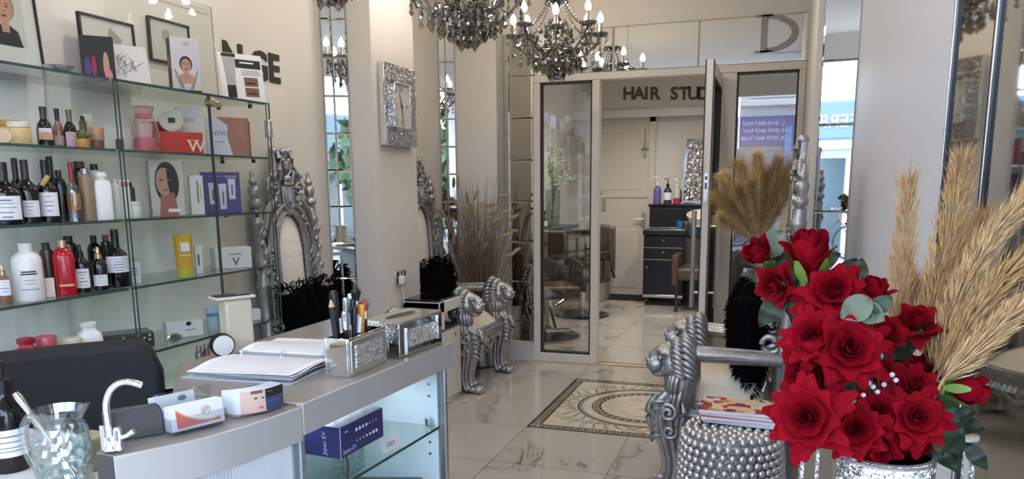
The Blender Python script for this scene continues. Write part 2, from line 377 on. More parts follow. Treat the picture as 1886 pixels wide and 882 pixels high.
# mirrors: tiles with bevelled joints
def mirror_panel(name, label, o0, du, dv, us, vs, nrm, group=None):
    """a wall of mirror tiles: us, vs are the joint positions along du and dv"""
    t = thing(name, label, 'mirror', o0, group=group)
    du, dv, nrm = Vector(du), Vector(dv), Vector(nrm); b = B(); g = .002; bv = .006
    for i in range(len(us)-1):
        for j in range(len(vs)-1):
            u0, u1, v0, v1 = us[i]+g/2, us[i+1]-g/2, vs[j]+g/2, vs[j+1]-g/2
            q = [(u0, v0, .002), (u1, v0, .002), (u1, v1, .002), (u0, v1, .002), (u0+bv, v0+bv, .005), (u1-bv, v0+bv, .005), (u1-bv, v1-bv, .005), (u0+bv, v1-bv, .005)]
            b.add([tuple(du*a+dv*c+nrm*e) for a, c, e in q], [(4, 5, 6, 7), (0, 1, 5, 4), (1, 2, 6, 5), (2, 3, 7, 6), (3, 0, 4, 7)])
    b.obj('mirror_tile', M_MIRROR, t, smooth=False)
    k = B(); c = [(us[0], vs[0]), (us[-1], vs[0]), (us[-1], vs[-1]), (us[0], vs[-1])]
    k.add([tuple(du*a+dv*e+nrm*f) for f in (0, .002) for a, e in c], [(0, 1, 2, 3), (4, 5, 6, 7), (0, 1, 5, 4), (1, 2, 6, 5), (2, 3, 7, 6), (3, 0, 4, 7)])
    k.obj('backing', M_EDGE, t, smooth=False); return t
def fr(a, b, s):
    o = [a]
    while o[-1]+s < b-.02: o.append(o[-1]+s)
    return o+[b]
SA = math.radians(27); SU, SN = (math.cos(SA), math.sin(SA), 0), (math.sin(SA), -math.cos(SA), 0); SUC, SLA = math.cos(SA), math.tan(SA)
s1 = ony(648, 300, P1Y).x-XL
mirror_panel('mirror_strip', 'narrow strip of mirror tiles in the recess beside the glitter wall clock', (XL+.002, P1Y-.004-s1*SLA, 0), SU, (0, 0, 1), [0, s1*.42/SUC, s1/SUC], fr(.02, ZC, .2125), SN)
s2 = ony(840, 260, P2Y).x-XL
mirror_panel('mirror_strip', 'narrow strip of mirror tiles behind the dried bunny-tail grasses', (XL+.002, P2Y-.004-s2*SLA, 0), SU, (0, 0, 1), [0, s2*.42/SUC, s2/SUC], fr(.02, ZC, .2125), SN)
zs = sorted(ony(950, y, YP).z for y in (142.4, 219.3, 296)); st = zs[1]-zs[0]
vz = [zs[0]+st*k for k in range(-4, 6)]; vz = [v for v in vz if .2 < v < 2.5]
mirror_panel('mirror_wall', 'tall mirror-tiled panel left of the glazed partition', (P2X+.045, YP-.002, 0), (1, 0, 0), (0, 0, 1), [0, xa-P2X-.05], [.15]+vz+[2.57], (0, -1, 0))
mirror_panel('mirror_strip', 'slim column of small mirror tiles at the edge of the mirrored panel', (P2X, YP-.001, 0), (1, 0, 0), (0, 0, 1), [0, .045], fr(.15, 2.57, .185), (0, -1, 0))
mirror_panel('mirror_header', 'wide mirror-tiled band above the glazed partition', (xa, YP-.004, 0), (1, 0, 0), (0, 0, 1), [0]+[.62*k for k in (1, 2)]+[xh-xa+.03], [FT+.002, 2.57], (0, -1, 0))
S('baseboard_partition', B().bb(P2X, xa, YP-.03, YP+.02, 0, .145), mat('grey marble skirting', (196, 193, 192), .2, var=.1, vscale=5))
RTS, RTC = math.sin(math.radians(5.4)), math.cos(math.radians(5.4))
zr = [ony(1540, 112, PRY).z, ony(1530, 230, PRY).z, ony(1522, 390, PRY).z]
mirror_panel('mirror_strip', 'bright mirror strip reflecting the street beside the cool white wall', (PRX, PRY-.001, 0), (RTC, -RTS, 0), (0, 0, 1), [0, (XR-PRX)/RTC], [.05, zr[2]-.33, zr[2], zr[1], zr[0], ZC-.02], (-RTS, -RTC, 0))
# chrome trims of the mirrored right wall, close to the camera
ET = math.radians(18); EY = onx(1776, 0, XR).y                # the entrance splays outwards from here
def e_len(px, py):
    d = ray(px, py); n = Vector((math.cos(ET), math.sin(ET), 0)); p = CAM+d*(n.dot(Vector((XR, EY, CAMH))-CAM)/n.dot(d)); return (Vector((XR, EY, 0))-Vector((p.x, p.y, 0))).length
def m_right(l0, l1, label):
    t = thing('wall_mirror', label, 'mirror', (XR, EY, 0), ET)
    B().bb(-.012, -.002, -l1+.006, -l0-.010, .10, 2.9).obj('mirror_glass', mat('grey mirror', (.60, .60, .575), .03, 1, var=.004), t, smooth=False)
    B().bb(-.020, -.002, -l0-.005, -l0, .08, 2.92).obj('chrome_edge', M_CHROME, t, bevel=.0015)
    B().bb(-.016, -.002, -l0-.011, -l0-.005, .08, 2.92).bb(-.016, -.002, -l1, -l1+.006, .08, 2.92).bb(-.016, -.002, -l1, -l0-.005, .08, .10).bb(-.016, -.002, -l1, -l0-.005, 2.9, 2.92).obj('dark_edge', M_BLACK, t, smooth=False)
le = e_len(1856, 0)
m_right(.0, le-.004, 'mirror panel with chrome edge behind the beige plumes, farther of the two')
m_right(le, 1.35, 'mirror panel with dark edge at the far right, nearest the camera')
o = S('wall_entrance', B().bb(0, .12, -2.2, 0, 0, ZC), M_WALL); o.location = (XR, EY, 0); o.rotation_euler = (0, 0, ET)

# large outlined letter on the mirrored band, standing on a thin ledge
p = ony(1432, 60, YP-.012); zt_, zb_ = ony(1432, 27, YP).z, ony(1432, 96, YP).z
t = thing('wall_letter', 'large grey serif letter D mounted on the mirrored band above the partition', 'letter', (p.x, YP-.012, (zt_+zb_)/2))
D_H = zt_-zb_; D_W = (ony(1478, 60, YP).x-ony(1388, 60, YP).x)
def dl_(o, i): return [(-D_W*.22, -D_H*.5+i)]+[(-D_W*.22+(D_W*.66-i)*math.sin(a)**1, -(D_H*.5-i)*math.cos(a)) for a in [PI*k/16 for k in range(17)]]+[(-D_W*.22, D_H*.5-i)]
O_, I_ = dl_(0, 0), [(x+.0, y) for x, y in dl_(0, .028)]; I_ = [(max(x, -D_W*.22)-(.020 if x > 0 else 0), y) for x, y in I_]; n_ = len(O_)
b = B(); vs = [(x, 0, y) for x, y in O_]+[(x, 0, y) for x, y in I_]+[(x, -.018, y) for x, y in O_]+[(x, -.018, y) for x, y in I_]; fs = []
for k in range(n_-1): fs += [(k, k+1, n_+k+1, n_+k), (2*n_+k, 3*n_+k, 3*n_+k+1, 2*n_+k+1), (k, 2*n_+k, 2*n_+k+1, k+1), (n_+k, n_+k+1, 3*n_+k+1, 3*n_+k)]
b.add(vs, fs); b.bb(-D_W*.34, -D_W*.20, -.018, 0, -D_H*.5, D_H*.5).bb(-D_W*.46, -D_W*.10, -.018, 0, -D_H*.5, -D_H*.5+.012).bb(-D_W*.46, -D_W*.10, -.018, 0, D_H*.5-.012, D_H*.5)
b.obj('letter_face', mat('grey letter', (150, 144, 136), .35, .3), t, smooth=False)
B().bb(-D_W*.55, D_W*.5, -.03, 0, -D_H*.5-.012, -D_H*.5-.004).obj('ledge', M_SILVER_D, t)
# floor medallion of inlaid stone
MX0, MX1, MY0, MY1 = -1.338, -.114, 4.19, 5.414; mcx, mcy = (MX0+MX1)/2, (MY0+MY1)/2
t = B().bb(MX0, MX1, MY0, MY1, -.01, .0012); o = S('trim_3', t, M_INLAYD)
S('field', B().bb(MX0+.075, MX1-.075, MY0+.075, MY1-.075, 0, .0018), M_INLAYL, 0, o)
b = B()
def key(b, x, y, ux, uy, s):   # one Greek-key hook of thin bars
    for (a0, a1, c0, c1) in ((0, .2, 0, 1), (0, .8, .8, 1), (.6, .8, .35, 1), (.35, .8, .35, .55), (.0, 1, 0, .14)):
        p = [(x+ux*a*s-uy*c*s, y+uy*a*s+ux*c*s) for a, c in ((a0, c0), (a1, c0), (a1, c1), (a0, c1))]
        b.add([(q[0], q[1], .0022) for q in p], [(0, 1, 2, 3)])
k = .042; n = int((MX1-MX0-.03)/k); q = (MX1-MX0-.03)/n
for i in range(n):
    a = MX0+.015+i*q
    key(b, a, MY0+.018, 1, 0, k*.92); key(b, a, MY1-.058, 1, 0, k*.92)
    key(b, MX0+.058, MY0+.015+i*q, 0, 1, k*.92); key(b, MX1-.018, MY0+.015+i*q, 0, 1, k*.92)
S('key_border', b, M_INLAYL, 0, o)
def ring(b, r0, r1, z, n=72):
    vs = [(mcx+r*math.cos(2*PI*i/n), mcy+r*math.sin(2*PI*i/n), z) for i in range(n) for r in (r0, r1)]
    return b.add(vs, [(2*i, 2*i+1, (2*i+3) % (2*n), (2*i+2) % (2*n)) for i in range(n)])
R0 = mcx-onz(1060.7, 747, 0).x; R1 = mcx-onz(1092, 748, 0).x
S('ring', ring(ring(ring(B(), R0-.020, R0, .0024), R1, R1+.014, .0024), R0-.034, R0-.026, .0024), M_INLAYD, 0, o)
b = B(); nn = 40
for i in range(nn):
    a = 2*PI*i/nn; rr = (R0+R1)/2-.012; c, s_ = math.cos(a), math.sin(a)
    key(b, mcx+c*(rr-.03), mcy+s_*(rr-.03), -s_, c, .058)
S('ring_key', b, M_INLAYD, 0, o)
b = B(); r2 = random.Random(3)
for sx in (-1, 1):
    for sy in (-1, 1):
        for kk in range(13):
            a = (kk+.5)/13*PI/2; L0 = .07+.10*abs(math.sin(2*a)); r = R0+.012; c, s_ = math.cos(a), math.sin(a)
            pts = [(mcx+sx*(c*(r+L0*t_)-s_*.03*math.sin(5*t_+kk)), mcy+sy*(s_*(r+L0*t_)+c*.03*math.sin(5*t_+kk)), .0015) for t_ in [j/8 for j in range(9)]]
            b.tube(pts, [.007*(1-j/9)+.002 for j in range(9)], 5, flat=.25)
            b.tube([(x+.02*math.sin(kk), y+.02*math.cos(kk), z) for x, y, z in pts[3:]], .003, 5, flat=.25)
S('scrollwork', b, M_INLAYM, 0, o)
b = B()
for kk in range(16):
    a = r2.random()*6.28; r = R1*.75*math.sqrt(r2.random()); x, y = mcx+r*math.cos(a), mcy+r*math.sin(a)
    b.tube([(x, y, .0015), (x+.05, y+.012, .0015), (x+.11, y-.01, .0015)], [.002, .006, .001], 5, flat=.2)
S('petal_inlay', b, M_INLAYM, 0, o)

# ------------------------------------------------------------------ back room seen through the glazing
BH = ony(1115, 217, YB-.12).z; BX0 = ony(1052, 215, YB-.12).x
S('wall_bulkhead', B().bb(BX0, XR, YB-.14, YB, BH, 2.75), M_WALL)
S('trim_4', B().bb(BX0, XR, YB-.16, YB-.135, BH-.01, BH+.09), M_WHITE, .003)
t = thing('wall_lettering', 'brown HAIR STUDIO lettering on the bulkhead in the back room', 'sign', (0, YB-.14, 0))
M_BROWN = mat('brown letters', (96, 78, 62), .4)
pw = [(1158, 'H'), (1177, 'A'), (1190.5, 'I'), (1206, 'R'), (1242, 'S'), (1260, 'T'), (1277.5, 'U'), (1296, 'D'), (1312, 'I'), (1330, 'O')]
for x, ch in pw:
    p = ony(x, 173, YB-.14); txt('letter', ch, .205, MT((p.x, -.001, p.z)) @ FYN, M_BROWN, t, .004, offset=.007)
# white door
dx0, dx1 = ony(1062, 300, YB).x, ony(1196, 300, YB).x; dz = ony(1205, 225, YB).z
o = S('door_2', B().bb(dx0, dx1, YB-.045, YB-.005, .01, dz), mat('off white door paint', (203, 195, 184), .4), .004)
S('door_panel', B().bb(dx0+.10, dx1-.10, YB-.05, YB-.04, .10, .86).bb(dx0+.10, dx1-.10, YB-.05, YB-.04, 1.36, dz-.12), MATS['off white door paint'], .006, o)
S('door_rail', B().bb(dx0, dx1, YB-.058, YB-.04, 1.26, 1.30), MATS['off white door paint'], .004, o)
zh = ony(1185, 403, YB).z
S('door_handle', B().bb(dx1-.075, dx1-.03, YB-.06, YB-.045, zh-.1, zh+.08).tube([(dx1-.05, YB-.06, zh), (dx1-.05, YB-.10, zh), (dx1-.16, YB-.10, zh)], .009, 8), M_STEEL, 0, o)
S('door_latch', B().bb(dx0+.28, dx0+.36, YB-.07, YB-.045, 1.31, 1.35).bb(dx0+.36, dx0+.40, YB-.065, YB-.045, 1.10, 1.26), M_STEEL, .003, o)
S('trim_5', B().bb(dx0-.08, dx0, YB-.06, YB, 0, dz+.08).bb(dx1, dx1+.08, YB-.06, YB, 0, dz+.08).bb(dx0-.08, dx1+.08, YB-.06, YB, dz, dz+.08), mat('off white architrave', (206, 198, 187), .4), .005)
pm = onz(1145, 549, 0)
tag(B().bb(dx0+.05, dx1+.05, pm.y-.18, pm.y+.22, 0, .012).obj('door_mat', mat('black ribbed mat', (20, 19, 18), .9, bump=.5, bscale=80), bevel=.004), 'black floor mat before the white back room door', 'mat')
p = ony(1188, 265, YB-.07)
t = thing('hanging_cross', 'small dark cross hanging on a cord at the white door', 'ornament', (p.x, YB-.07, 0))
B().tube([(0, 0, p.z+.20), (0, 0, p.z)], .003, 6).obj('cord', M_BLACK, t)
B().bb(-.012, .012, -.006, .006, p.z-.16, p.z+.01).bb(-.045, .045, -.006, .006, p.z-.07, p.z-.045).obj('cross', M_SILVER_D, t, bevel=.003)
# wall lamp high on the left
p = onx(1028, 222, XL)
t = thing('wall_lamp', 'small white swing arm wall lamp above the flower vase', 'lamp', (XL, p.y, p.z))
B().lathe([(.0, 0), (.05, .0), (.05, .02), (.03, .03)], 16, FX).obj('base', M_WHITE, t)
B().sph((.10, 0, .02), (.045, .045, .055)).obj('lamp_head', M_WHITE, t)
B().tube([(.02, 0, 0), (.06, 0, .03), (.1, 0, .02)], .008, 8).obj('arm', M_WHITE, t)
# black trolley with drawers
pl_, pr_ = onz(1183, 562, 0), onz(1240, 566, 0); tz = ony(1185, 424, pl_.y).z
tw = ony(1262, 420, pl_.y).x-ony(1187, 420, pl_.y).x
M_TROL = mat('black trolley laminate', (17, 17, 20), .35)
t = thing('salon_trolley', 'black salon trolley with drawers and steel rim beside the white door', 'trolley', (pl_.x+tw/2, pl_.y+.2, 0))
B().bb(-tw/2, tw/2, -.2, .2, .12, tz-.06).obj('body', M_TROL, t, bevel=.006)
B().bb(-tw/2-.01, tw/2+.01, -.22, .2, tz-.055, tz).obj('top_tray', mat('dark tray', (30, 30, 32), .3), t, bevel=.006)
B().tube([(-tw/2, -.22, tz+.01), (tw/2, -.22, tz+.01), (tw/2, .2, tz+.01), (-tw/2, .2, tz+.01)], .008, 8, closed=True).obj('rim', M_CHROME, t)
for z0, z1 in ((tz-.20, tz-.07), (tz-.34, tz-.21)):
    f = B().bb(-tw/2+.008, tw/2-.008, -.212, -.2, z0, z1).obj('drawer', M_TROL, t, bevel=.003); B().bb(-tw/2+.008, tw/2-.008, -.216, -.209, z0-.006, z0+.002).obj('drawer_strip', M_STEEL, f)
    B().sph((0, -.222, (z0+z1)/2+.02), .012).obj('knob', M_CHROME, f)
f = B().bb(-tw/2+.008, tw/2-.008, -.212, -.2, .15, tz-.36).obj('door', mat('deep navy panel', (14, 17, 32), .3), t, bevel=.003)
B().sph((-tw/2+.05, -.222, .46), .012).obj('knob', M_CHROME, f)
B().bb(-tw/2, tw/2, -.215, .2, .10, .135).obj('base_rail', M_STEEL, t, bevel=.004)
for sx in (-1, 1):
    for sy in (-1, 1):
        B().tube([(sx*(tw/2-.04)-.012, sy*.16, .04), (sx*(tw/2-.04)+.012, sy*.16, .04)], .04, 16).bb(sx*(tw/2-.04)-.016, sx*(tw/2-.04)+.016, sy*.16-.02, sy*.16+.02, .05, .1).obj('castor', M_BLACK, t)
p = ony(1250, 412, pl_.y+.1)
tag(B().lathe([(.033, 0), (.042, .11), (.039, .11), (.031, .004)], 20, MT((pl_.x+tw-.06, pl_.y+.05, tz+.002))).obj('tumbler', mat('blue plastic', (40, 106, 160), .3)), 'blue plastic tumbler standing on the black trolley', 'cup')
# dark cabinet behind the trolley, with bottles and a glittering mirror
cy0 = pl_.y+.42; cz = ony(1240, 376, cy0).z; cx0 = ony(1196, 400, cy0).x
tc_ = thing('low_cabinet', 'black high cabinet behind the trolley carrying pump bottles', 'cabinet', (cx0, cy0, 0))
B().bb(0, 1.25, 0, .36, 0, cz-.03).obj('body', M_TROL, tc_, bevel=.005)
B().bb(-.015, 1.26, -.015, .37, cz-.03, cz).obj('top', mat('black top', (22, 22, 25), .2), tc_, bevel=.004)
for k in range(3): B().bb(.02+k*.41, .41+k*.41, -.012, 0, .08, cz-.05).obj('door', M_TROL, tc_, bevel=.003)
def pump(x, h, r, m, m2, label, frac=.62):
    p = ony(x, 372, cy0+.1); t = thing('pump_bottle', label, 'bottle', (p.x, cy0+.12, cz))
    B().lathe([(r, 0), (r, h*frac*.8), (r*.75, h*frac*.95), (r*.35, h*frac*1.05), (r*.35, h*frac*1.12)], 20).obj('body', m, t)
    B().lathe([(r*.42, h*frac*1.1), (r*.42, h*frac*1.25), (r*.12, h*frac*1.28), (r*.12, h*.97)], 14).tube([(0, 0, h*.97), (-r*.9, 0, h*.99)], r*.16, 8).obj('pump', m2, t)
    return t
pump(1210, .33, .048, mat('violet plastic', (92, 88, 150), .35), M_WHITE, 'violet pump bottle on the black cabinet, left of its three')
t = pump(1229, .31, .048, mat('dark grey plastic', (52, 52, 56), .3), M_BLACK, 'dark pump bottle with pale label on the black cabinet')
B().lathe([(.0486, .05), (.0486, .14)], 20).obj('paper_label', M_PAPER, t)
t = pump(1246, .30, .042, mat('frosted cream plastic', (190, 182, 170), .35), M_WHITE, 'cream pump bottle with magenta base on the black cabinet')
B().lathe([(.0426, .0), (.0426, .07)], 20).obj('magenta_band', mat('magenta', (170, 40, 84), .4), t)
t = thing('glitter_mirror', 'tall tapering mirror filled with crushed glass on the black cabinet', 'mirror', (0, 0, 0))
cyy = cy0+.2
q = [ony(1250, 372, cyy), ony(1306, 375, cyy), ony(1306, 255, cyy), ony(1266, 257, cyy)]
q2 = [ony(1258, 371, cyy), ony(1302, 371, cyy), ony(1302, 263, cyy), ony(1269, 263, cyy)]
b = B(); 
for yy in (cyy, cyy+.04): b.add([(a.x, yy, max(a.z, cz+.001)) for a in q], [(0, 1, 2, 3)])
b.f += [(0, 1, 5, 4), (1, 2, 6, 5), (2, 3, 7, 6), (3, 0, 4, 7)]; b.obj('frame', M_CHROME, t, smooth=False, bevel=.004)
b = B()
for yy in (cyy-.012, cyy): b.add([(a.x, yy, a.z+.01) for a in q2], [(0, 1, 2, 3)])
b.f += [(0, 1, 5, 4), (1, 2, 6, 5), (2, 3, 7, 6), (3, 0, 4, 7)]; b.obj('crushed_glass', crushed_mat('coarse crushed glass', 70, .7, .15), t, smooth=False)
# shampoo basin chair at the right of the trolley
M_BROWNL = mat('brown leatherette', (80, 66, 58), .4, var=.06, bump=.08, bscale=40); M_DWOOD = mat('dark wood', (58, 44, 38), .45)
pb = onz(1262, 600, 0); ty = pl_.y-.15
bxx = ony(1285, 480, ty).x
t = thing('basin_chair', 'brown backwash chair with cream basin beyond the door handle', 'chair', (bxx, ty, 0))
B().bb(-.20, .25, -.30, .30, .36, .50).obj('seat', M_BROWNL, t, bevel=.03)
B().box((.0, .30, .72), (.44, .12, .56), rz=0).obj('backrest', M_BROWNL, t, bevel=.03)
B().bb(-.26, -.19, -.28, .28, .30, .64).obj('armrest', mat('brown arm panel', (88, 62, 52), .4), t, bevel=.012)
for sx in (-.2, .2):
    for sy in (-.26, .26): B().tube([(sx, sy, .36), (sx, sy, 0)], .016, 8).obj('leg', M_DWOOD, t)
B().lathe([(.05, -.16), (.16, -.10), (.19, 0), (.175, 0), (.14, -.08), (0, -.1)], 24, MT((.02, .28, 1.08), (.25, 0, 0), (1, 1.1, 1))).obj('basin', M_CREAM, t)
B().bb(-.16, .2, .22, .42, .80, .98).obj('basin_stand', mat('teal shell', (34, 58, 66), .3), t, bevel=.03)
# styling chairs behind the left pane
def styling_chair(px_, py_, rz, label):
    p = onz(px_, py_, 0); t = thing('styling_chair', label, 'chair', p, rz)
    B().lathe([(.30, 0), (.30, .012), (.27, .022), (.05, .03)], 40).obj('base_disc', mat('dark base plate', (34, 32, 31), .2, .7), t)
    B().lathe([(.035, .02), (.035, .36), (.05, .38)], 20).obj('column', M_CHROME, t)
    B().bb(-.26, .26, -.26, .26, .38, .50).obj('seat', M_BROWNL, t, bevel=.035)
    B().box((0, .27, .74), (.46, .09, .50), M=MT((0, 0, 0), (-.0, 0, 0))).obj('backrest', M_BROWNL, t, bevel=.03)
    for s in (-1, 1):
        B().tube([(s*.29, -.24, .44), (s*.29, -.22, .66), (s*.29, .22, .72), (s*.29, .28, .44)], .018, 8).obj('arm_frame', M_DWOOD, t)
        B().bb(s*.29-.012, s*.29+.012, -.2, .24, .44, .62).obj('arm_panel', M_BROWNL, t, bevel=.008)
    B().tube([(0, -.05, .28), (-.0, -.30, .12), (0, -.34, .12)], .016, 8).box((0, -.37, .12), (.22, .06, .02)).obj('footrest', M_CHROME, t); return t
styling_chair(1010, 618, .5, 'brown styling chair on a dark round base just inside the left pane')
c2_ = styling_chair(1072, 580, -1.1, 'brown styling chair on a chrome column before the white door')
B().tube([(.29, -.2, .95), (.29, .1, .95)], .012, 8).obj('back_rail', M_DWOOD, c2_)
b = B()
for k in range(5): b.tube([(.31, -.24+k*.1, .45), (.31, -.24+k*.1, .92-.05*k)], .012, 6)
b.obj('side_slats', M_DWOOD, c2_)
# wall shelf, vase of white flowers, little bottle
px_ = onx(1005, 425, XL+.2); sz = ony(1018, 418, 8.2).z
t = thing('wall_counter', 'dark narrow counter on the left wall of the back room', 'counter', (XL, 8.2, 0))
B().bb(0, .34, -.9, .7, sz-.04, sz).obj('top', M_TROL, t, bevel=.004); B().bb(0, .04, -.6, -.5, 0, sz-.04).bb(0, .04, .3, .4, 0, sz-.04).bb(0, .28, -.6, -.56, sz-.16, sz-.04).bb(0, .28, .3, .34, sz-.16, sz-.04).obj('bracket', M_BLACK, t)
vx = ony(1018, 400, 8.3); vh = ony(1018, 349, 8.3).z-sz
M_VASEG = glass_mat('vase glass', (.78, .82, .78), .12)
t = thing('flower_vase', 'tall clear glass vase on the dark counter of the back room', 'vase', (vx.x, 8.3, sz))
B().lathe([(.075, 0), (.085, vh), (.081, vh), (.071, .012), (0, .012)], 28).obj('glass', M_VASEG, t); B().lathe([(0, .013), (.070, .013), (.074, vh*.45), (0, vh*.45)], 24).obj('water', glass_mat('water', (.86, .9, .88), .04), t)
t = thing('flower_bunch', 'bunch of tiny white flowers with fine green stems in the clear vase', 'flowers', (vx.x, 8.3, sz+vh))
r3 = random.Random(11); st_, fl_ = B(), B(); lf_ = B()
for k in range(90):
    a, el = r3.random()*6.28, .15+r3.random()*1.0
    if math.cos(a) < -.2: el *= .18
    L_ = .18+.28*r3.random()
    d_ = Vector((math.cos(a)*math.sin(el), math.sin(a)*math.sin(el), math.cos(el)))
    p1, p2 = d_*.5*L_+Vector((0, 0, .02)), d_*L_+Vector((0, 0, .02-.12*el*el*L_/.4))
    st_.tube([(d_.x*.02-d_.x*.05, d_.y*.02-d_.y*.05, -vh*.8), (d_.x*.05, d_.y*.05, 0), p1, p2], .0016, 4)
    for q in range(7):
        c = p1.lerp(p2, r3.random()*1.1)+Vector((r3.gauss(0, .02), r3.gauss(0, .02), r3.gauss(0, .02))); c.x = max(c.x, XL-vx.x+.015); (fl_ if q < 5 else lf_).sph(c, .0055+.003*r3.random(), 6, 4)
st_.obj('stems', mat('green stem', (86, 108, 62), .6), t); fl_.obj('blossoms', mat('white blossom', (212, 214, 196), .7), t); lf_.obj('leaves', mat('soft green leaf', (120, 140, 96), .7), t)
t = thing('small_bottle', 'small dark bottle with white label beside the clear vase', 'bottle', (ony(1003, 408, 8.0).x, 8.0, sz))
B().lathe([(.03, 0), (.03, .09), (.012, .12), (.012, .15), (.016, .15), (.016, .18)], 16).obj('body', M_BLACK, t); B().lathe([(.0305, .02), (.0305, .075)], 16).obj('paper_label', M_PAPER, t)
# folding screen / pale wash unit low behind the styling chairs
p = ony(1048, 425, 9.3)
t = thing('wash_unit', 'grey brown wash unit with dark rim behind the styling chairs', 'cabinet', (max(p.x, XL+.32), 9.3, 0))
B().bb(-.28, .26, -.02, .30, 0, p.z-.03).obj('body', mat('greige panel', (150, 138, 126), .5), t, bevel=.008); B().bb(-.30, .28, -.04, .32, p.z-.03, p.z).obj('rim', M_BLACK, t, bevel=.005)

# ------------------------------------------------------------------ the street outside (seen only in mirrors and panes)
S('ground', B().bb(-40, 40, -60, -.6, -.16, -.04), mat('grey pavement', (140, 140, 142), .8, var=.1, vscale=2))
YS = -9.0
def facade(name, label, x0, x1, z1, m, cols=3, sill=True):
    t = thing(name, label, 'building', ((x0+x1)/2, YS, 0)); W = x1-x0
    B().bb(-W/2, W/2, -3, 0, -.1, z1).obj('walls', m, t, smooth=False); B().bb(-W/2, W/2, 0, .25, z1-.3, z1).obj('cornice', M_WHITE, t, bevel=.02)
    for k in range(cols):
        cx = -W/2+W*(k+.5)/cols
        f = B().bb(cx-.55, cx+.55, 0, .10, 3.55, 5.3).obj('window_frame', M_WHITE, t, bevel=.02); B().bb(cx-.40, cx+.40, .08, .12, 3.7, 5.15).obj('window_glass', mat('dark window', (70, 78, 84), .1), f)
        if sill: B().bb(max(-W/2, cx-.85), min(W/2, cx+.85), 0, .26, 3.34, 3.5).obj('sill', M_WHITE, t, bevel=.02)
    return t
M_BWHITE = mat('white rendered facade', (205, 205, 210), .8); M_PURPLE = mat('purple fascia', (70, 70, 140), .5); M_BLUEG = mat('blue grey fascia', (92, 116, 150), .5)
t = facade('building', 'white street building with purple shop fascia reflected in the right pane', -.95, .60, 9, M_BWHITE, 1)
B().bb(-.77, .77, 0, .16, 2.38, 3.10).obj('fascia', M_PURPLE, t, bevel=.01); B().bb(-.77, .77, 0, .10, -.04, 2.3).obj('shop_window', mat('grey shop window', (120, 124, 134), .15), t)
M_SIGNW = mat('pale sign letters', (214, 212, 235), .5)
def sgn(t, s, size, x, z, y=.17): 
    return txt('lettering', s, size, MT((x, y, z)) @ Matrix(((-1, 0, 0, 0), (0, 0, 1, 0), (0, 1, 0, 0), (0, 0, 0, 1))), M_SIGNW, t, .01)
for k, s in enumerate(('L: (010) 8657 9167', 'J: (010) 8657 9167', 'X: (010) 8657 9168')): sgn(t, s, .130, -.20, 2.92-.18*k)
pn = B().bb(.40-.08, .40+.08, .1, .2, 1.6, 2.84).obj('blue_banner', mat('blue banner', (46, 128, 200), .5), t)
for k, s in enumerate(('TEXT', 'TEXT', 'PAT')): sgn(t, s, .075, .40, 2.72-.22*k, .21)
def shop(label, x0, x1, letters):
    t = thing('shop_front', label, 'building', (x0, YS, 0)); W = x1-x0
    B().bb(0, W, -3, 0, -.1, 2.35).obj('walls', mat('pale shop walls', (214, 216, 224), .6), t, smooth=False); B().bb(0, W, 0, .2, 2.35, 3.1).obj('fascia', M_BLUEG, t, bevel=.01)
    B().bb(0, W, 0, .5, 2.12, 2.28).obj('awning_rail', M_WHITE, t, bevel=.02); B().bb(.2, W-.2, .0, .06, -.03, 1.95).obj('shop_window', mat('teal grey shop window', (70, 86, 92), .12), t)
    for k in range(int(W/1.1)): B().bb(.2+1.1*k-.03, .2+1.1*k+.03, .05, .1, -.03, 1.95).obj('mullion', M_WHITE, t)
    for x in letters: txt('lettering', 'FERRE', .36, MT((x, .21, 2.68)) @ Matrix(((-1, 0, 0, 0), (0, 0, 1, 0), (0, 1, 0, 0), (0, 0, 0, 1))), mat('pale gold letters', (206, 196, 150), .4), t, .01)
    return t
shop('low shop front with pale gold letters reflected in the right mirror strip', -6.6, -.98, [.9, 2.4, 3.9, 5.15])
shop('low blue grey shop front beyond the street trees', .65, 8.5, [])
def bike(label, x, y, rz):
    t = thing('bicycle', label, 'bicycle', (x, y, -.04), rz); M_T = mat('bicycle tyre', (24, 24, 26), .7)
    for k in (-.52, .52): B().tube([(k+.33*math.cos(a), 0, .34+.33*math.sin(a)) for a in [2*PI*i/28 for i in range(28)]], .018, 6, closed=True, up=(0, 1, 0)).obj('wheel', M_T, t)
    B().tube([(-.52, 0, .34), (-.15, 0, .30), (.30, 0, .78), (-.22, 0, .80), (-.15, 0, .30)], .016, 6).tube([(-.52, 0, .34), (-.22, 0, .80), (-.26, 0, .92)], .013, 6).tube([(.52, 0, .34), (.30, 0, .78), (.26, 0, .98)], .014, 6).obj('frame', mat('red bicycle paint', (140, 60, 66), .4), t)
    B().tube([(.20, -.28, 1.0), (.27, 0, .98), (.20, .28, 1.0)], .012, 6).obj('handlebar', M_CHROME, t); B().bb(-.38, -.14, -.07, .07, .92, .97).obj('saddle', M_T, t, bevel=.02)
bike('bicycle parked before the low shop, its front wheel towards the purple shop', -1.35, -7.6, .1); bike('second bicycle parked along the pavement of the low shop', -3.3, -7.9, -.15)
r4 = random.Random(5)
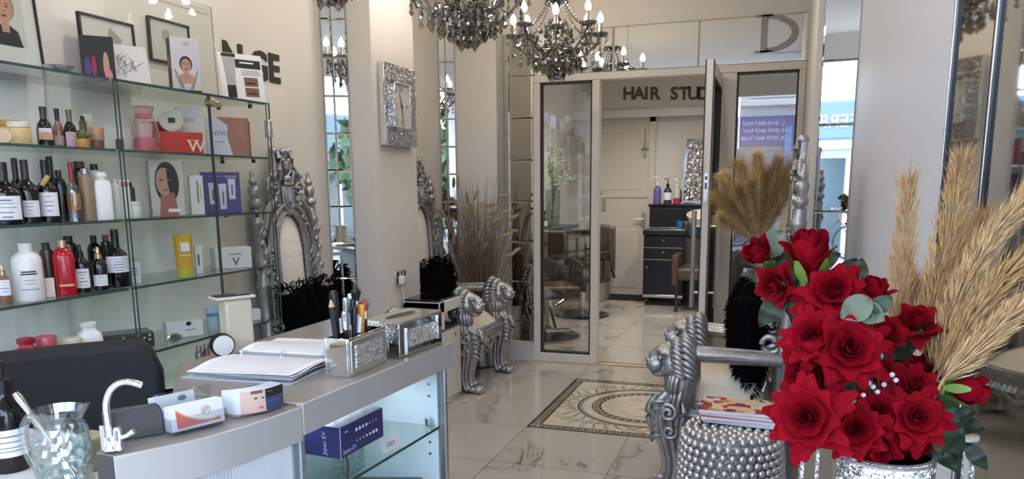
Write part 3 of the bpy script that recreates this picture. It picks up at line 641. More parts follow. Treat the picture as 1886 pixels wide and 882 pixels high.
for k, (x, y, h) in enumerate(((2.9, -6.6, 3.3), (5.2, -6.8, 3.6), (7.6, -7.2, 3.4))):
    t = thing('street_tree', ['green street tree nearest the white building', 'tall green street tree in the middle of its row', 'green street tree farthest along the street'][k], 'tree', (x, y, -.05), group='street trees')
    B().tube([(0, 0, 0), (.1, 0, h*.3), (0, .1, h*.6)], [.2, .15, .08], 8).obj('trunk', M_DWOOD, t); b = B()
    for q in range(420):
        a, z, rr = r4.random()*6.28, r4.random(), r4.random()**.5*.95
        c = Vector((math.cos(a)*rr*math.sin(PI*(.15+.8*z)), math.sin(a)*rr*math.sin(PI*(.15+.8*z)), h*(.32+.68*z))); X = MT(c, (r4.random()*6, r4.random()*6, 0))
        b.add([(-.22, 0, 0), (0, -.12, .02), (.22, 0, 0), (0, .12, .02)], [(0, 1, 2, 3)], X)
    b.obj('foliage', mat('street leaves', (74, 92, 62), .7, var=.3, vscale=2), t)

# ------------------------------------------------------------------ silver lion thrones
def lion_head_mesh():
    b = B()                                   # local: faces +x, top of head at z .13, neck runs down
    b.sph((-.004, 0, .080), (.047, .041, .044)); b.tube([(.012, 0, .106), (.045, 0, .096), (.074, 0, .080)], [.022, .019, .015], 12)
    for s in (-1, 1):
        b.sph((.062, s*.015, .060), (.026, .018, .020)); b.sph((.034, s*.021, .096), (.017, .013, .009)); b.sph((.045, s*.025, .080), (.007, .007, .008)); b.sph((.014, s*.035, .062), (.024, .013, .024))
    b.sph((.083, 0, .074), (.009, .016, .009)); b.sph((.046, 0, .032), (.030, .021, .010)); b.sph((.030, 0, .046), (.034, .026, .024))
    b.tube([(-.02, 0, .07), (-.018, 0, .02), (-.006, 0, -.03), (.008, 0, -.07)], [.046, .046, .042, .036], 14)
    me = baked(b, M_SILVER, .0032, 1); f = B(); f.v = [tuple(v.co) for v in me.vertices]; f.f = [tuple(p.vertices) for p in me.polygons]; bpy.data.meshes.remove(me)
    for lay in range(2):                      # mane: two rows of locks swept back from the face
        n = 19-2*lay
        for k in range(n):
            a = PI*(-.22+1.44*(k+.5*(lay % 2))/(n-1)); y, z = math.cos(a), math.sin(a); x0 = .012-.026*lay; R = .043+.008*lay
            P = [Vector((x0, y*R, .074+z*(R+.002))), Vector((x0-.014, y*(R+.013), .072+z*(R+.014))), Vector((x0-.032, y*(R+.012), .058+z*(R+.008))), Vector((x0-.042, y*(R+.002), .040+z*(R-.002)))]
            f.tube(smooth(P, 3), [.0045, .006, .007, .0078, .0078, .0072, .0062, .005, .0035, .002], 8)
    for lay in range(2):
        for k in range(9):                    # throat and chest locks
            y = (k-4)/4+.1*lay; c = .036*(1-y*y*.8); z0 = .036-.045*lay
            P = [(-.014+c, y*.040, z0), (-.006+c, y*.046, z0-.022), (-.002+c, y*.044, z0-.048), (-.006+c, y*.034, z0-.070)]
            f.tube(smooth(P, 3), [.004, .006, .008, .009, .009, .0085, .007, .0055, .004, .002], 8)
    for s in (-1, 1): f.sph((-.004, s*.040, .110), (.010, .008, .013), 10, 7)
    return f.mesh('lion_head', M_SILVER, True, 100)
def mouth_mesh(): return B().sph((.058, 0, .0415), (.024, .0215, .0050)).mesh('mouth', M_BLACK)
LION = lion_head_mesh()
MOUTH = mouth_mesh()
def leg_mesh():
    b = B()                                   # local: top under the lion neck (0,0,.46), paw forward at x .1, floor z 0
    c = [(-.005, .46), (.022, .40), (.030, .35), (.022, .28), (.004, .20), (-.006, .12), (.004, .06), (.022, .035)]
    r = [(.040, .046), (.060, .064), (.066, .066), (.056, .057), (.048, .049), (.044, .045), (.046, .047), (.050, .050)]
    C = smooth([(x, 0, z) for x, z in c], 5); R = smooth([(a, q, 0) for a, q in r], 5)
    b.tube(C, [(q.x, q.y) for q in R], 60, up=(0, 1, 0), flute=.13, nf=12)
    b.sph((.040, 0, .026), (.060, .052, .028))
    for k in range(4): y = (k-1.5)*.025; b.sph((.082-.004*abs(k-1.5), y, .022), (.030, .0135, .022)); b.sph((.110-.005*abs(k-1.5), y, .011), (.010, .007, .009), 8, 6)
    for s in (-1, 1):                         # acanthus and scrolls on the knee
        for k in range(6):
            z = .435-.033*k; w_ = 1-.06*k
            b.tube(smooth([(.03, s*.052*w_, z), (.072, s*.050*w_, z-.006), (.092, s*.026*w_, z-.026), (.088, s*.006, z-.046)], 3), [.005, .008, .010, .011, .011, .010, .009, .007, .005, .003], 8)
        b.tube([(.012+q[0], s*.066, .385+q[1]) for q in spiral(0, 0, .042, .007, 1.2, 1.5, 22)], .011, 8, up=(0, 1, 0))
        b.tube([(.004+q[0], s*.060, .295+q[1]) for q in spiral(0, 0, .036, .006, 2.6, 1.4, 20)], .010, 8, up=(0, 1, 0))
        b.tube(smooth([(-.040, s*.046, .45), (-.058, s*.054, .39), (-.048, s*.052, .33), (-.028, s*.040, .26)], 3), [.005, .010, .014, .016, .016, .014, .012, .010, .007, .004], 8)
    b.tube(smooth([(.075, 0, .45), (.104, 0, .40), (.108, 0, .345), (.092, 0, .28), (.066, 0, .225)], 3), [.006, .010, .014, .017, .018, .018, .017, .016, .014, .012, .009, .006, .004], 8)
    return b.mesh('leg', M_SILVER, True, 75)
LEG = leg_mesh()
def post_profile(H):
    return [(.032, 0), (.036, .02), (.030, .05), (.030, .30), (.038, .31), (.038, .33), (.030, .34), (.030, .62), (.037, .63), (.037, .65), (.031, .66), (.033, .90), (.037, .91), (.037, .925), (.031, .94), (.031, 1.22),
            (.036, 1.225), (.036, 1.245), (.029, 1.255), (.029, 1.30), (.018, 1.305), (.034, 1.325), (.034, 1.34), (.019, 1.355), (.026, 1.375), (.031, 1.395), (.026, 1.41), (.015, 1.42), (.022, 1.435), (.022, 1.445), (.012, 1.455), (.012, 1.475), (.010, H), (.002, H+.002)]
LEAN = .055
def bx(z): return -.02-LEAN*max(0, z-.40)/1.1      # the back leans away as it rises
def arch(hw, z0, zs, zt, n=16):                    # outline in (y, z): straight sides then a pointed-round head
    return [(-hw, z0), (hw, z0)]+[(hw*math.cos(a), zs+(zt-zs)*math.sin(a)**.9) for a in [PI*i/n for i in range(n+1)]]
def lean_mesh(b): b.v = [(x+bx(z), y, z) for x, y, z in b.v]; return b
def make_throne(label):
    t = thing('throne_chair', label, 'throne', group=None)
    SV = M_SILVER
    for s in (-1, 1):
        b = B().lathe(post_profile(1.49), 24); lean_mesh(b); b.v = [(x, y+s*.245, z) for x, y, z in b.v]; po = b.obj('back_post', SV, t, ang=62)
        c = B()                                                    # carved vine wound round the post
        for ph in (0, PI):
            pts = [(bx(z)+.034*math.cos(ph+9*z*2), s*.245+.034*math.sin(ph+9*z*2), z) for z in [.945+.27*i/22 for i in range(23)]]; c.tube(pts, .007, 6)
        for k in range(5): c.sph((bx(.98+.05*k)+.030, s*.245+.012*(-1)**k, .98+.05*k), (.010, .016, .020), 8, 6)
        c.obj('vine_carving', SV, po)
    # arched frame of the back
    out = arch(.212, .34, 1.02, 1.33); inn = arch(.118, .52, 1.05, 1.275)
    b = B()
    no, ni = len(out), len(inn); o3 = [(-.012, y, z) for y, z in out]+[(.022, y, z) for y, z in out]; i3 = [(-.012, y, z) for y, z in inn]+[(.022, y, z) for y, z in inn]
    fs = []
    for k in range(no): q = (k+1) % no; fs += [(no+k, no+q, 3*no+q, 3*no+k), (q, k, 2*no+k, 2*no+q), (k, q, no+q, no+k), (2*no+q, 2*no+k, 3*no+k, 3*no+q)]
    b.add(o3+i3, fs); lean_mesh(b)
    fr_ = b.obj('back_frame', M_SILVER_D, t, bevel=.004)
    b = B()                                                        # mouldings and openwork scrolls on the frame
    for hw, z0, zs2, zt, r in ((.128, .50, 1.05, 1.285, .010), (.150, .46, 1.04, 1.300, .006), (.206, .36, 1.02, 1.325, .011)):
        b.tube([(.024, y, z) for y, z in arch(hw, z0, zs2, zt)], r, 8, up=(1, 0, 0), closed=True)
    for s in (-1, 1):
        for k in range(7):
            z = .52+.088*k
            b.tube([(.026, s*.178+s*q[0], z+q[1]) for q in spiral(0, 0, .024, .004, .4+(k % 2)*PI, 1.35, 14)], .0065, 6)
            b.tube([(.026, s*.166, z+.02), (.034, s*.182, z+.044), (.026, s*.196, z+.06)], [.003, .010, .003], 6)
        b.tube([(.026, s*.14+s*q[0], 1.235+q[1]) for q in spiral(0, 0, .034, .006, 2.0, 1.4, 16)], .008, 6)
        b.tube([(.02, s*.215, 1.20), (.02, s*.185, 1.29), (.02, s*.115, 1.345), (.02, s*.09, 1.36)], [.014, .018, .018, .010], 8, up=(1, 0, 0))
    lean_mesh(b); b.obj('frame_scrolls', SV, fr_)
    # crest with a shield, scrolls and a crown
    pl = [(-.10, 1.28), (-.135, 1.33), (-.150, 1.40), (-.145, 1.45), (-.115, 1.475), (-.085, 1.50), (-.072, 1.54), (-.080, 1.59), (-.068, 1.615), (-.040, 1.62), (-.026, 1.598), (0, 1.604)]
    pl = pl+[(-y, z) for y, z in reversed(pl[:-1])]
    b = B().prism(pl, .03, MT((-.010, 0, 0)) @ FX)
    b.prism([(-.045, 1.42), (.045, 1.42), (.052, 1.37), (.045, 1.31), (.0, 1.262), (-.045, 1.31), (-.052, 1.37)], .018, MT((.02, 0, 0)) @ FX)
    lean_mesh(b); cr = b.obj('back_crest', SV, t, bevel=.005)
    b = B()
    for k in range(5): b.tube([(.040, (k-2)*.018, 1.405), (.042, (k-2)*.017, 1.34), (.040, (k-2)*.012, 1.295+.006*abs(k-2))], .0055, 6)
    for s in (-1, 1):
        b.tube([(.026, s*.105+s*q[0], 1.40+q[1]) for q in spiral(0, 0, .042, .006, -.6, 1.6, 20)], .010, 7)
        b.tube([(.026, s*.098+s*q[0], 1.335+q[1]) for q in spiral(0, 0, .030, .005, .8, 1.5, 18)], .008, 7)
        b.tube([(.026, s*.10, 1.44), (.036, s*.118, 1.465), (.03, s*.09, 1.49), (.03, s*.06, 1.47)], [.006, .013, .011, .004], 7)
        b.tube([(.026, s*.05, 1.45), (.040, s*.062, 1.50), (.036, s*.050, 1.56), (.026, s*.060, 1.60)], [.010, .015, .014, .010], 8)
        b.sph((.010, s*.060, 1.600), (.026, .024, .022))
        b.tube([(.03, s*.010, 1.47), (.045, s*.028, 1.50), (.040, s*.014, 1.535), (.03, s*.030, 1.56)], [.007, .010, .010, .006], 7)
        b.sph((.036, s*.024, 1.55), (.012, .016, .010))
        for k in range(4): b.sph((.012, s*(.125-.016*k), 1.455+.016*k), (.016, .014, .014), 8, 6)
    b.sph((.032, 0, 1.52), (.018, .020, .028)); b.sph((.032, 0, 1.455), (.022, .030, .022)); b.sph((.026, 0, 1.595), (.016, .022, .018))
    for k in range(3): b.sph((.04, (k-1)*.026, 1.43), (.010, .012, .012), 8, 6)
    lean_mesh(b); b.obj('crest_carving', SV, cr)
    # padded back with buttons and studs
    def pad(u, v):
        pts = arch(.118, .5, 1.05, 1.275, 24); k = u*len(pts); i = int(k) % len(pts); f = k-int(k); a, c = pts[i], pts[(i+1) % len(pts)]
        y, z = a[0]+(c[0]-a[0])*f, a[1]+(c[1]-a[1])*f; q = 1-v; return (.004+.030*(1-q**3), y*q, .86+(z-.86)*q)
    b = B().grid(pad, 52, 8); lean_mesh(b); pd = b.obj('back_pad', M_WLEATHER, t)
    b = B(); sp = arch(.111, .53, 1.05, 1.268, 30)
    for i in range(len(sp)):
        a, c = sp[i], sp[(i+1) % len(sp)]; n = max(1, int(math.hypot(c[0]-a[0], c[1]-a[1])/.030))
        for j in range(n): b.sph((.016, a[0]+(c[0]-a[0])*j/n, a[1]+(c[1]-a[1])*j/n), .0045, 6, 4)
    lean_mesh(b); b.obj('studs', mat('dark bronze stud', (52, 46, 40), .3, .7), pd)['kind'] = 'stuff'
    b = B()
    for y, z in ((0, .98), (0, 1.14), (-.05, 1.06), (.05, 1.06), (-.05, .9), (.05, .9)): b.sph((.034, y, z), (.004, .008, .008), 8, 5)
    lean_mesh(b); b.obj('buttons', M_WLEATHER, pd)
    # arms
    for s in (-1, 1):
        b = B().tube([(bx(.63)+.01, s*.262, .632), (.10, s*.285, .640), (.24, s*.305, .646), (.36, s*.318, .650), (.455, s*.322, .650)], [(.032, .031), (.036, .034), (.036, .034), (.038, .034), (.038, .036)], 14)
        b.tube([(.02, s*.268, .662), (.15, s*.293, .672), (.34, s*.316, .680)], .012, 6).tube([(.02, s*.293, .640), (.15, s*.322, .646), (.36, s*.354, .652)], .008, 6)
        b.tube([(.02, s*.236, .640), (.15, s*.258, .646), (.36, s*.282, .652)], .008, 6)
        for k in range(3): b.tube([(.37+.02*k, s*.322-.035, .640), (.385+.02*k, s*.322, .684), (.37+.02*k, s*.322+.035, .640)], .008, 6)
        ar = b.obj('armrest', SV, t)
        h = meshobj('lion_head', LION, t, MT((.415, s*.322, .508), (0, .08, 0), (1.60, 1.50, 1.62))); meshobj('mouth', MOUTH, h)
        meshobj('leg', LEG, t, MT((.440, s*.322, 0)))
        b = B().tube([(bx(.4), s*.232, .40), (-.02, s*.236, .25), (-.055, s*.24, .12), (-.085, s*.245, .0)], [.034, .034, .030, .030], 12, up=(0, 1, 0), flute=.07, nf=6); b.obj('leg', SV, t)
        b = B().tube([(.028+q[0], s*.246, .705+q[1]) for q in spiral(0, 0, .052, .010, 2.4, 1.5, 20)], .014, 8)
        b.obj('scroll_bracket', SV, t); b = B()
        for k in range(5): b.tube([(.036, s*.246+(k-2)*.010, .45), (.046, s*.246+(k-2)*.014, .49), (.036, s*.246+(k-2)*.010, .53)], [.004, .008, .004], 6)
        b.obj('acanthus_leaf', SV, t)
    # seat
    b = B()
    def seat(u, v):
        a = 2*PI*u; q = 1-v; ex = .5; c, d_ = math.cos(a), math.sin(a)
        x = .24+.235*math.copysign(abs(c)**ex, c)*q; y = .272*math.copysign(abs(d_)**ex, d_)*q; return (x, y, .425+.112*(1-q**3.2))
    b.grid(seat, 48, 10); b.obj('seat_cushion', M_CREAM, t)
    b = B().bb(.0, .475, -.285, .285, .335, .425); sr = b.obj('seat_rail', SV, t, bevel=.012)
    b = B(); 
    for k in range(22): b.sph((.479, -.26+.52*k/21, .392), .0105, 8, 6)
    for s in (-1, 1):
        for k in range(17): b.sph((.03+.42*k/16, s*.289, .392), .0105, 8, 6)
        b.tube([(.0, s*.288, .412), (.47, s*.288, .412)], .006, 6).tube([(.0, s*.288, .352), (.47, s*.288, .352)], .008, 6)
        for k in range(9): b.sph((.03+.42*k/8, s*.272, .434), .005, 6, 4)
    b.tube([(.479, -.28, .412), (.479, .28, .412)], .006, 6); b.obj('bead_moulding', SV, sr)
    b = B()                                                        # carved apron hung from the rail
    for s in (-1, 1):
        for k in range(7):
            y = s*(.02+.032*k); b.tube([(.466, y, .345), (.480, y+s*.008, .31), (.474, y+s*.002, .285-.035*math.cos(k*.6)), (.466, y+s*.008, .27-.045*math.cos(k*.6))], [.008, .015, .013, .004], 6)
        b.tube([(.472, s*.12+s*q[0], .30+q[1]) for q in spiral(0, 0, .034, .006, 1, 1.4, 16)], .009, 6)
        for side in (0, 1):
            b.tube([(.36-.10*side+q[0], s*.290, .285+q[1]) for q in spiral(0, 0, .042, .008, .2+side*PI, 1.3, 16)], .012, 7)
        b.tube([(.42, s*.29, .33), (.34, s*.292, .31), (.22, s*.292, .325), (.08, s*.29, .315)], [.012, .018, .014, .010], 8)
    b.tube([(.466, -.22, .34), (.474, -.08, .30), (.476, 0, .255), (.474, .08, .30), (.466, .22, .34)], [.010, .016, .020, .016, .010], 8); b.obj('apron', SV, t)
    return t
TH1Y = (onx(463, 315, -2.475).y+onx(567, 318, -2.475).y)/2
TX = -2.402
th = make_throne('silver carved throne beside the glass shelves, black feather cushion on its seat')
th['group'] = 'lion throne chairs'
th.location = (TX, TH1Y, 0)
dup(th, 'silver lion throne between the clock pillar and the dried grasses', (TX, 5.15, 0), 0)
dup(th, 'silver lion throne at the right, facing left behind the studded drum stool', (.035, 3.81, 0), PI)
# black feather cushions
def feather_cushion(label, M, w_, h_, d_, seed):
    r = random.Random(seed); t = thing('feather_cushion', label, 'cushion', M=M, group='black feather cushions')
    B().sph((d_*.5, 0, h_*.5), (d_*.5, w_*.46, h_*.46), 24, 16).box((d_*.5, 0, h_*.48), (d_*.6, w_*.8, h_*.8)).obj('pad', M_FEATHER, t, bevel=.03)
    b = B()
    for k in range(2600):
        y, z = r.uniform(-.5, .5), r.uniform(-.02, 1); s_ = r.choice((0, 0, 1))
        e = max(abs(y)*2, abs(z-.5)*2); x = d_*(.5+.5*(1-e**3)) if not s_ else d_*(.5-.4*(1-e**3))
        dirv = Vector((r.uniform(.2, 1) if not s_ else r.uniform(-1, .2), y*1.6+r.gauss(0, .45), (z-.5)*1.5+r.gauss(0, .45))).normalized(); L_ = r.uniform(.022, .05)
        p = Vector((x, y*w_*.96, h_*z)); side = dirv.cross(Vector((r.gauss(0, 1), r.gauss(0, 1), r.gauss(0, 1)))).normalized()*r.uniform(.003, .006); dn = Vector((0, 0, -.012))
        b.add([p-side*.3, p+side*.3, p+dirv*L_*.6+side, p+dirv*L_*.6-side, p+dirv*L_+dn], [(0, 1, 2, 3), (3, 2, 4)])
    b.obj('feathers', M_FEATHER, t, smooth=False); return t
feather_cushion('black feather cushion leaning on the throne beside the glass shelves', MT((TX+.02, TH1Y+.0, .475), (0, -.10, 0)), .56, .44, .16, 1)
feather_cushion('black feather cushion on the throne behind the white printer stand', MT((TX+.02, 5.13, .465), (0, -.10, 0)), .54, .42, .16, 2)
feather_cushion('black feather cushion on the throne behind the red roses', MT((.02, 3.81, .475), (0, .12, PI)), .50, .48, .16, 3)

# ------------------------------------------------------------------ crystal chandeliers
def chandelier(label):
    t = thing('chandelier', label, 'chandelier', group='smoked crystal chandeliers'); SM, SD = M_SMOKE, M_SMOKED
    # local origin: tip of the bottom ball
    b = B()
    b.lathe([(.012, .05), (.03, .06), (.055, .085), (.06, .10), (.02, .115), (.018, .15), (.03, .17), (.034, .20), (.018, .225), (.016, .27), (.028, .30), (.030, .325), (.014, .35), (.012, .40), (.020, .42), (.03, .43), (.008, .44), (.006, .47)], 18)
    b.obj('stem', mat('smoked chrome', (.34, .33, .32), .1, 1), t)
    B().sph((0, 0, .022), .022, 12, 8).obj('crystal_ball', SD, t, smooth=False)
    b = B().tube([(0, 0, .046), (0, 0, .06)], .003, 5); b.obj('hook', M_CHROME, t)
    b = B()
    zt = ZC-CH_Z-.02; k = 0; z = .46
    while z < zt: b.tube([(.007*math.cos(a)*(k % 2), .007*math.cos(a)*((k+1) % 2), z+.016+.019*math.sin(a)) for a in [2*PI*i/8 for i in range(8)]], .0018, 5, closed=True, up=(1, 1, 0)); z += .030; k += 1
    b.obj('chain', M_CHROME, t)
    B().lathe([(.055, zt-.03), (.05, zt), (.0, zt+.02)], 20).obj('ceiling_rose', M_CHROME, t)
    b = B()                                       # crown of leaves
    for k in range(10):
        a = 2*PI*k/10; c, s = math.cos(a), math.sin(a); b.tube([(c*.015, s*.015, .395), (c*.04, s*.04, .435), (c*.062, s*.062, .43), (c*.070, s*.070, .41)], [.006, .008, .007, .003], 6)
    b.obj('crown', SD, t)
    arm = B().tube([(.02, 0, .16), (.08, 0, .115), (.15, 0, .125), (.205, 0, .175), (.235, 0, .215), (.245, 0, .228)], [.0075, .007, .0065, .006, .006, .007], 8).tube([(.07+q[0], 0, .165+q[1]) for q in spiral(0, 0, .032, .006, 3.6, 1.3, 14)], .004, 6).mesh('arm', mat('smoked glass arm', (.22, .21, .20), .06, .8))
    cup = B().lathe([(.006, 0), (.030, .004), (.042, .018), (.043, .024), (.030, .016), (.010, .012), (.010, .02)], 18, flute=.10, nf=9).mesh('drip_cup', SD)
    can = B().lathe([(.0105, 0), (.0105, .052), (.013, .054), (.013, .06)], 14).mesh('candle', mat('chrome candle tube', (.62, .60, .57), .18, 1))
    bulb = B().lathe([(.009, 0), (.016, .012), (.0175, .022), (.014, .038), (.007, .052), (.001, .060)], 14).mesh('bulb', M_BULB)
    def dropm(h, r): return B().lathe([(.001, 0), (r*.75, -h*.30), (r*.45, -h*.55), (r, -h*.76), (.0012, -h)], 6).mesh('crystal_drop', SM, smooth=False)
    D = [dropm(.062, .013), dropm(.052, .011), dropm(.040, .009)]; D2 = [B().lathe([(.001, 0), (r*.75, -h*.30), (r*.45, -h*.55), (r, -h*.76), (.0012, -h)], 6).mesh('crystal_drop', SD, smooth=False) for h, r in ((.06, .012), (.045, .010))]
    r = random.Random(4); beads = B()
    def bead_line(p, q, n, sag): 
        for i in range(n+1):
            f = i/n; beads.sph((p[0]+(q[0]-p[0])*f, p[1]+(q[1]-p[1])*f, p[2]+(q[2]-p[2])*f-sag*4*f*(1-f)), .0055, 6, 4)
    for k in range(8):
        a = 2*PI*k/8+.25; R = Matrix.Rotation(a, 4, 'Z'); c, s = math.cos(a), math.sin(a); lift = .03*(k % 2)
        meshobj('arm', arm, t, MT((0, 0, lift)) @ R); X = R @ MT((.245, 0, .228+lift)); meshobj('drip_cup', cup, t, X)
        cn = meshobj('candle', can, t, X @ MT((0, 0, .018))); meshobj('bulb', bulb, cn, MT((0, 0, .06)))
        for j in range(3):
            aa = a+(j-1)*1.9; meshobj('crystal_drop', D[1 if j else 0], t, MT((c*.245+.036*math.cos(aa), s*.245+.036*math.sin(aa), .242+lift)) @ Matrix.Rotation(r.random()*3, 4, 'Z'))
        for q_, (rr_, zz_, mm_) in enumerate(((.205, .175, D[2]), (.205, .135, D[0]), (.245, .222, D[2]), (.245, .184, D2[0]))): meshobj('crystal_drop', mm_, t, MT((c*rr_, s*rr_, zz_+lift)) @ R)
        a2 = a+PI*2/8; bead_line((c*.24, s*.24, .225+lift), (math.cos(a2)*.24, math.sin(a2)*.24, .225+.03*((k+1) % 2)), 14, .06)
        bead_line((c*.06, s*.06, .41), (c*.235, s*.235, .235+lift), 16, .03)
    for ring_, (rr, z, n) in enumerate(((.042, .080, 8), (.080, .104, 14), (.120, .128, 18), (.165, .150, 16), (.060, .33, 8), (.075, .21, 10))):
        for k in range(n):
            a = 2*PI*k/n+ring_*.3; m_ = D[ring_ % 2] if k % 4 else D2[k % 2]
            meshobj('crystal_drop', m_, t, MT((math.cos(a)*rr, math.sin(a)*rr, z-.012*(k % 2)), (0, 0, a), (1.25, 1.25, 1.25)))
    beads.obj('bead_strings', SD, t, smooth=False)
    b = B()
    for rr, z in ((.052, .087), (.095, .122), (.130, .152)): b.tube([(rr*math.cos(2*PI*i/24), rr*math.sin(2*PI*i/24), z) for i in range(24)], .004, 6, closed=True)
    for k in range(44):
        a = r.random()*6.28; rr = r.uniform(.03, .17); b.sph((rr*math.cos(a), rr*math.sin(a), r.uniform(.13, .25)), (.013, .013, .016), 6, 5)
    b.obj('crystal_rosettes', SD, t, smooth=False); return t
CH_Z = 2.085
pB = onz(1025, 148, CH_Z); pA = onz(862, 90, CH_Z); pC = onz(611, 12, CH_Z)
ch = chandelier('crystal chandelier with lit candle bulbs hanging before the glazed partition'); ch.location = pB; ch.scale = (1.14, 1.14, 1.14)
dup(ch, 'crystal chandelier cut by the photo top, hanging beside the clock pillar', pA, .35)
dup(ch, 'crystal chandelier nearest the shelves, only its lowest drops in the photo', pC, .8)

# ------------------------------------------------------------------ wall clock, lettering, socket, printer
c0, c1 = onx(707, 112, P1X+.045), onx(767, 265, P1X+.045); zT, zB = c0.z, onx(707, 266, P1X+.045).z
cY0, cY1 = c0.y, c1.y; cyc, czc = (cY0+cY1)/2, (zT+zB)/2; cw, chh = cY1-cY0, zT-zB
t = thing('wall_clock', 'rectangular mirrored wall clock with a crushed glass border on the pillar', 'clock', (P1X, cyc, czc))
B().bb(0, .043, -cw/2, cw/2, -chh/2, chh/2).obj('mirror_case', mat('pale mirror case', (.82, .82, .82), .05, 1), t, bevel=.002)
b = B(); iw, ih = cw*.27, chh*.29
for y0, y1, z0, z1 in ((-cw/2+.006, -iw, -chh/2+.006, chh/2-.006), (iw, cw/2-.006, -chh/2+.006, chh/2-.006), (-iw, iw, ih, chh/2-.006), (-iw, iw, -chh/2+.006, -ih)): b.bb(.043, .052, y0, y1, z0, z1)
b.obj('crushed_border', crushed_mat('clock crushed glass', 190, .44, .14, .9), t, smooth=False)
b = B()
for y0, y1, z0, z1 in ((-iw, -iw+.012, -ih, ih), (iw-.012, iw, -ih, ih), (-iw, iw, ih-.012, ih), (-iw, iw, -ih, -ih+.012)): b.bb(.043, .062, y0, y1, z0, z1)
b.obj('inner_bezel', mat('silver mirror bezel', (.8, .8, .8), .1, 1), t, bevel=.003)
dial = B().bb(.043, .048, -iw+.01, iw-.01, -ih+.01, ih-.01).obj('dial', mat('pearl clock dial', (196, 190, 184), .35), t)
M_NUM = mat('grey numerals', (110, 104, 98), .4)
for s, y, z, sz, rot in (('XII', 0, ih*.70, .05, 0), ('III', iw*.66, 0, .036, 0), ('VI', 0, -ih*.70, .05, 0), ('IX', -iw*.66, 0, .036, 0), ('I', iw*.55, ih*.58, .035, -.5), ('V', iw*.55, -ih*.58, .035, .4), ('VII', -iw*.6, -ih*.62, .03, -.4), ('XI', -iw*.6, ih*.62, .03, .4)):
    txt('numeral', s, sz, MT((.0485, y, z)) @ FX @ Matrix.Rotation(rot, 4, 'Z'), M_NUM, dial, .0004, sx=.8)
def hand(L_, wd, a, nm): B().prism([(-wd, -L_*.2), (wd, -L_*.2), (wd*.6, L_*.8), (0, L_), (-wd*.6, L_*.8)], .0012, MT((.051, 0, 0)) @ FX @ Matrix.Rotation(a, 4, 'Z')).obj(nm, M_INK, t, smooth=False)
hand(.085, .004, .35, 'hour_hand'); hand(.125, .003, -2.98, 'minute_hand'); B().lathe([(.007, .049), (.007, .055)], 12, FX).obj('hand_pin', M_INK, t)
# letters on the wall over the shelves
t = thing('wall_lettering', 'black capital letters fixed on the wall above the glass shelves', 'sign', (XL, 0, 0))
for ch_, x_, y_, s_ in (('N', 429, 112, .205), ('G', 477, 124, .195), ('E', 504, 129, .195)):
    p = onx(x_, y_, XL); txt('letter', ch_, s_, MT((.002, p.y, p.z)) @ FX, M_INK, t, .004, offset=.007, sx=1.0)
# twin socket with a plugged-in white charger
p = onx(737, 511, P1X)
t = thing('wall_socket', 'chrome plated twin wall socket on the clock pillar', 'socket', (P1X, p.y, p.z))
B().bb(0, .008, -.074, .074, -.048, .048).obj('plate', M_CHROME, t, bevel=.002); B().bb(.004, .010, -.06, .06, -.036, .036).obj('insert', M_BLACK, t, bevel=.001)
for y in (-.02, .02): B().bb(.008, .014, y-.006, y+.006, .012, .032).obj('switch', M_WHITE, t, bevel=.001)
t = thing('power_plug', 'white plug and cable in the chrome socket on the pillar', 'plug', (P1X, p.y-.028, p.z-.012))
B().bb(.010, .045, -.024, .024, -.026, .026).obj('body', M_WHITE, t, bevel=.006)
B().tube([(.03, 0, -.024), (.032, .004, -.08), (.022, .03, -.16), (.03, .02, -.24), (.05, .04, -.30)], .0035, 6).obj('cable', M_WHITE, t)
# white cabinet and printer against the pillar
PX1 = -1.976; PYa, PYb = 4.44, 4.74; sz = ony(835, 598, PYb-.1).z
M_CABW = mat('white melamine', (218, 214, 210), .35)
t = thing('printer_cabinet', 'white low cabinet against the clock pillar under the printer', 'cabinet', (PX1, PYa, 0))
B().bb(P1X-PX1+.006, 0, 0, PYb-PYa, .03, sz-.012).obj('body', M_CABW, t, bevel=.006); B().bb(P1X-PX1+.006, .004, -.004, PYb-PYa+.004, sz-.012, sz).obj('top', mat('dark slate top', (54, 56, 64), .25), t, bevel=.003)
B().bb(P1X-PX1+.02, .004, .01, PYb-PYa-.005, .0, .03).obj('plinth', M_STEEL, t, bevel=.004)
B().bb(-.001, .002, .20, .212, sz-.075, sz-.05).obj('lock', M_BLACK, t, bevel=.001)
pz = ony(848, 540, PYb).z
t = thing('printer', 'white printer with a glossy black lid on the low cabinet', 'printer', (PX1, PYa, sz))
H_ = pz-sz
b = B().bb(P1X-PX1+.01, .01, -.06, .02, 0, H_-.012).bb(P1X-PX1+.01, -.16, -.06, PYb-PYa, 0, H_-.012).bb(P1X-PX1+.01, .01, -.06, PYb-PYa, H_*.55, H_-.012); b.obj('body', M_WHITE, t, bevel=.008)
B().bb(P1X-PX1+.014, .006, -.056, PYb-PYa-.004, H_-.012, H_).obj('lid', mat('glossy black lid', (14, 14, 16), .08), t, bevel=.004)
B().bb(-.158, -.150, .03, PYb-PYa-.01, .01, H_*.5).obj('paper_bay', mat('blue grey bay', (150, 166, 190), .4), t)

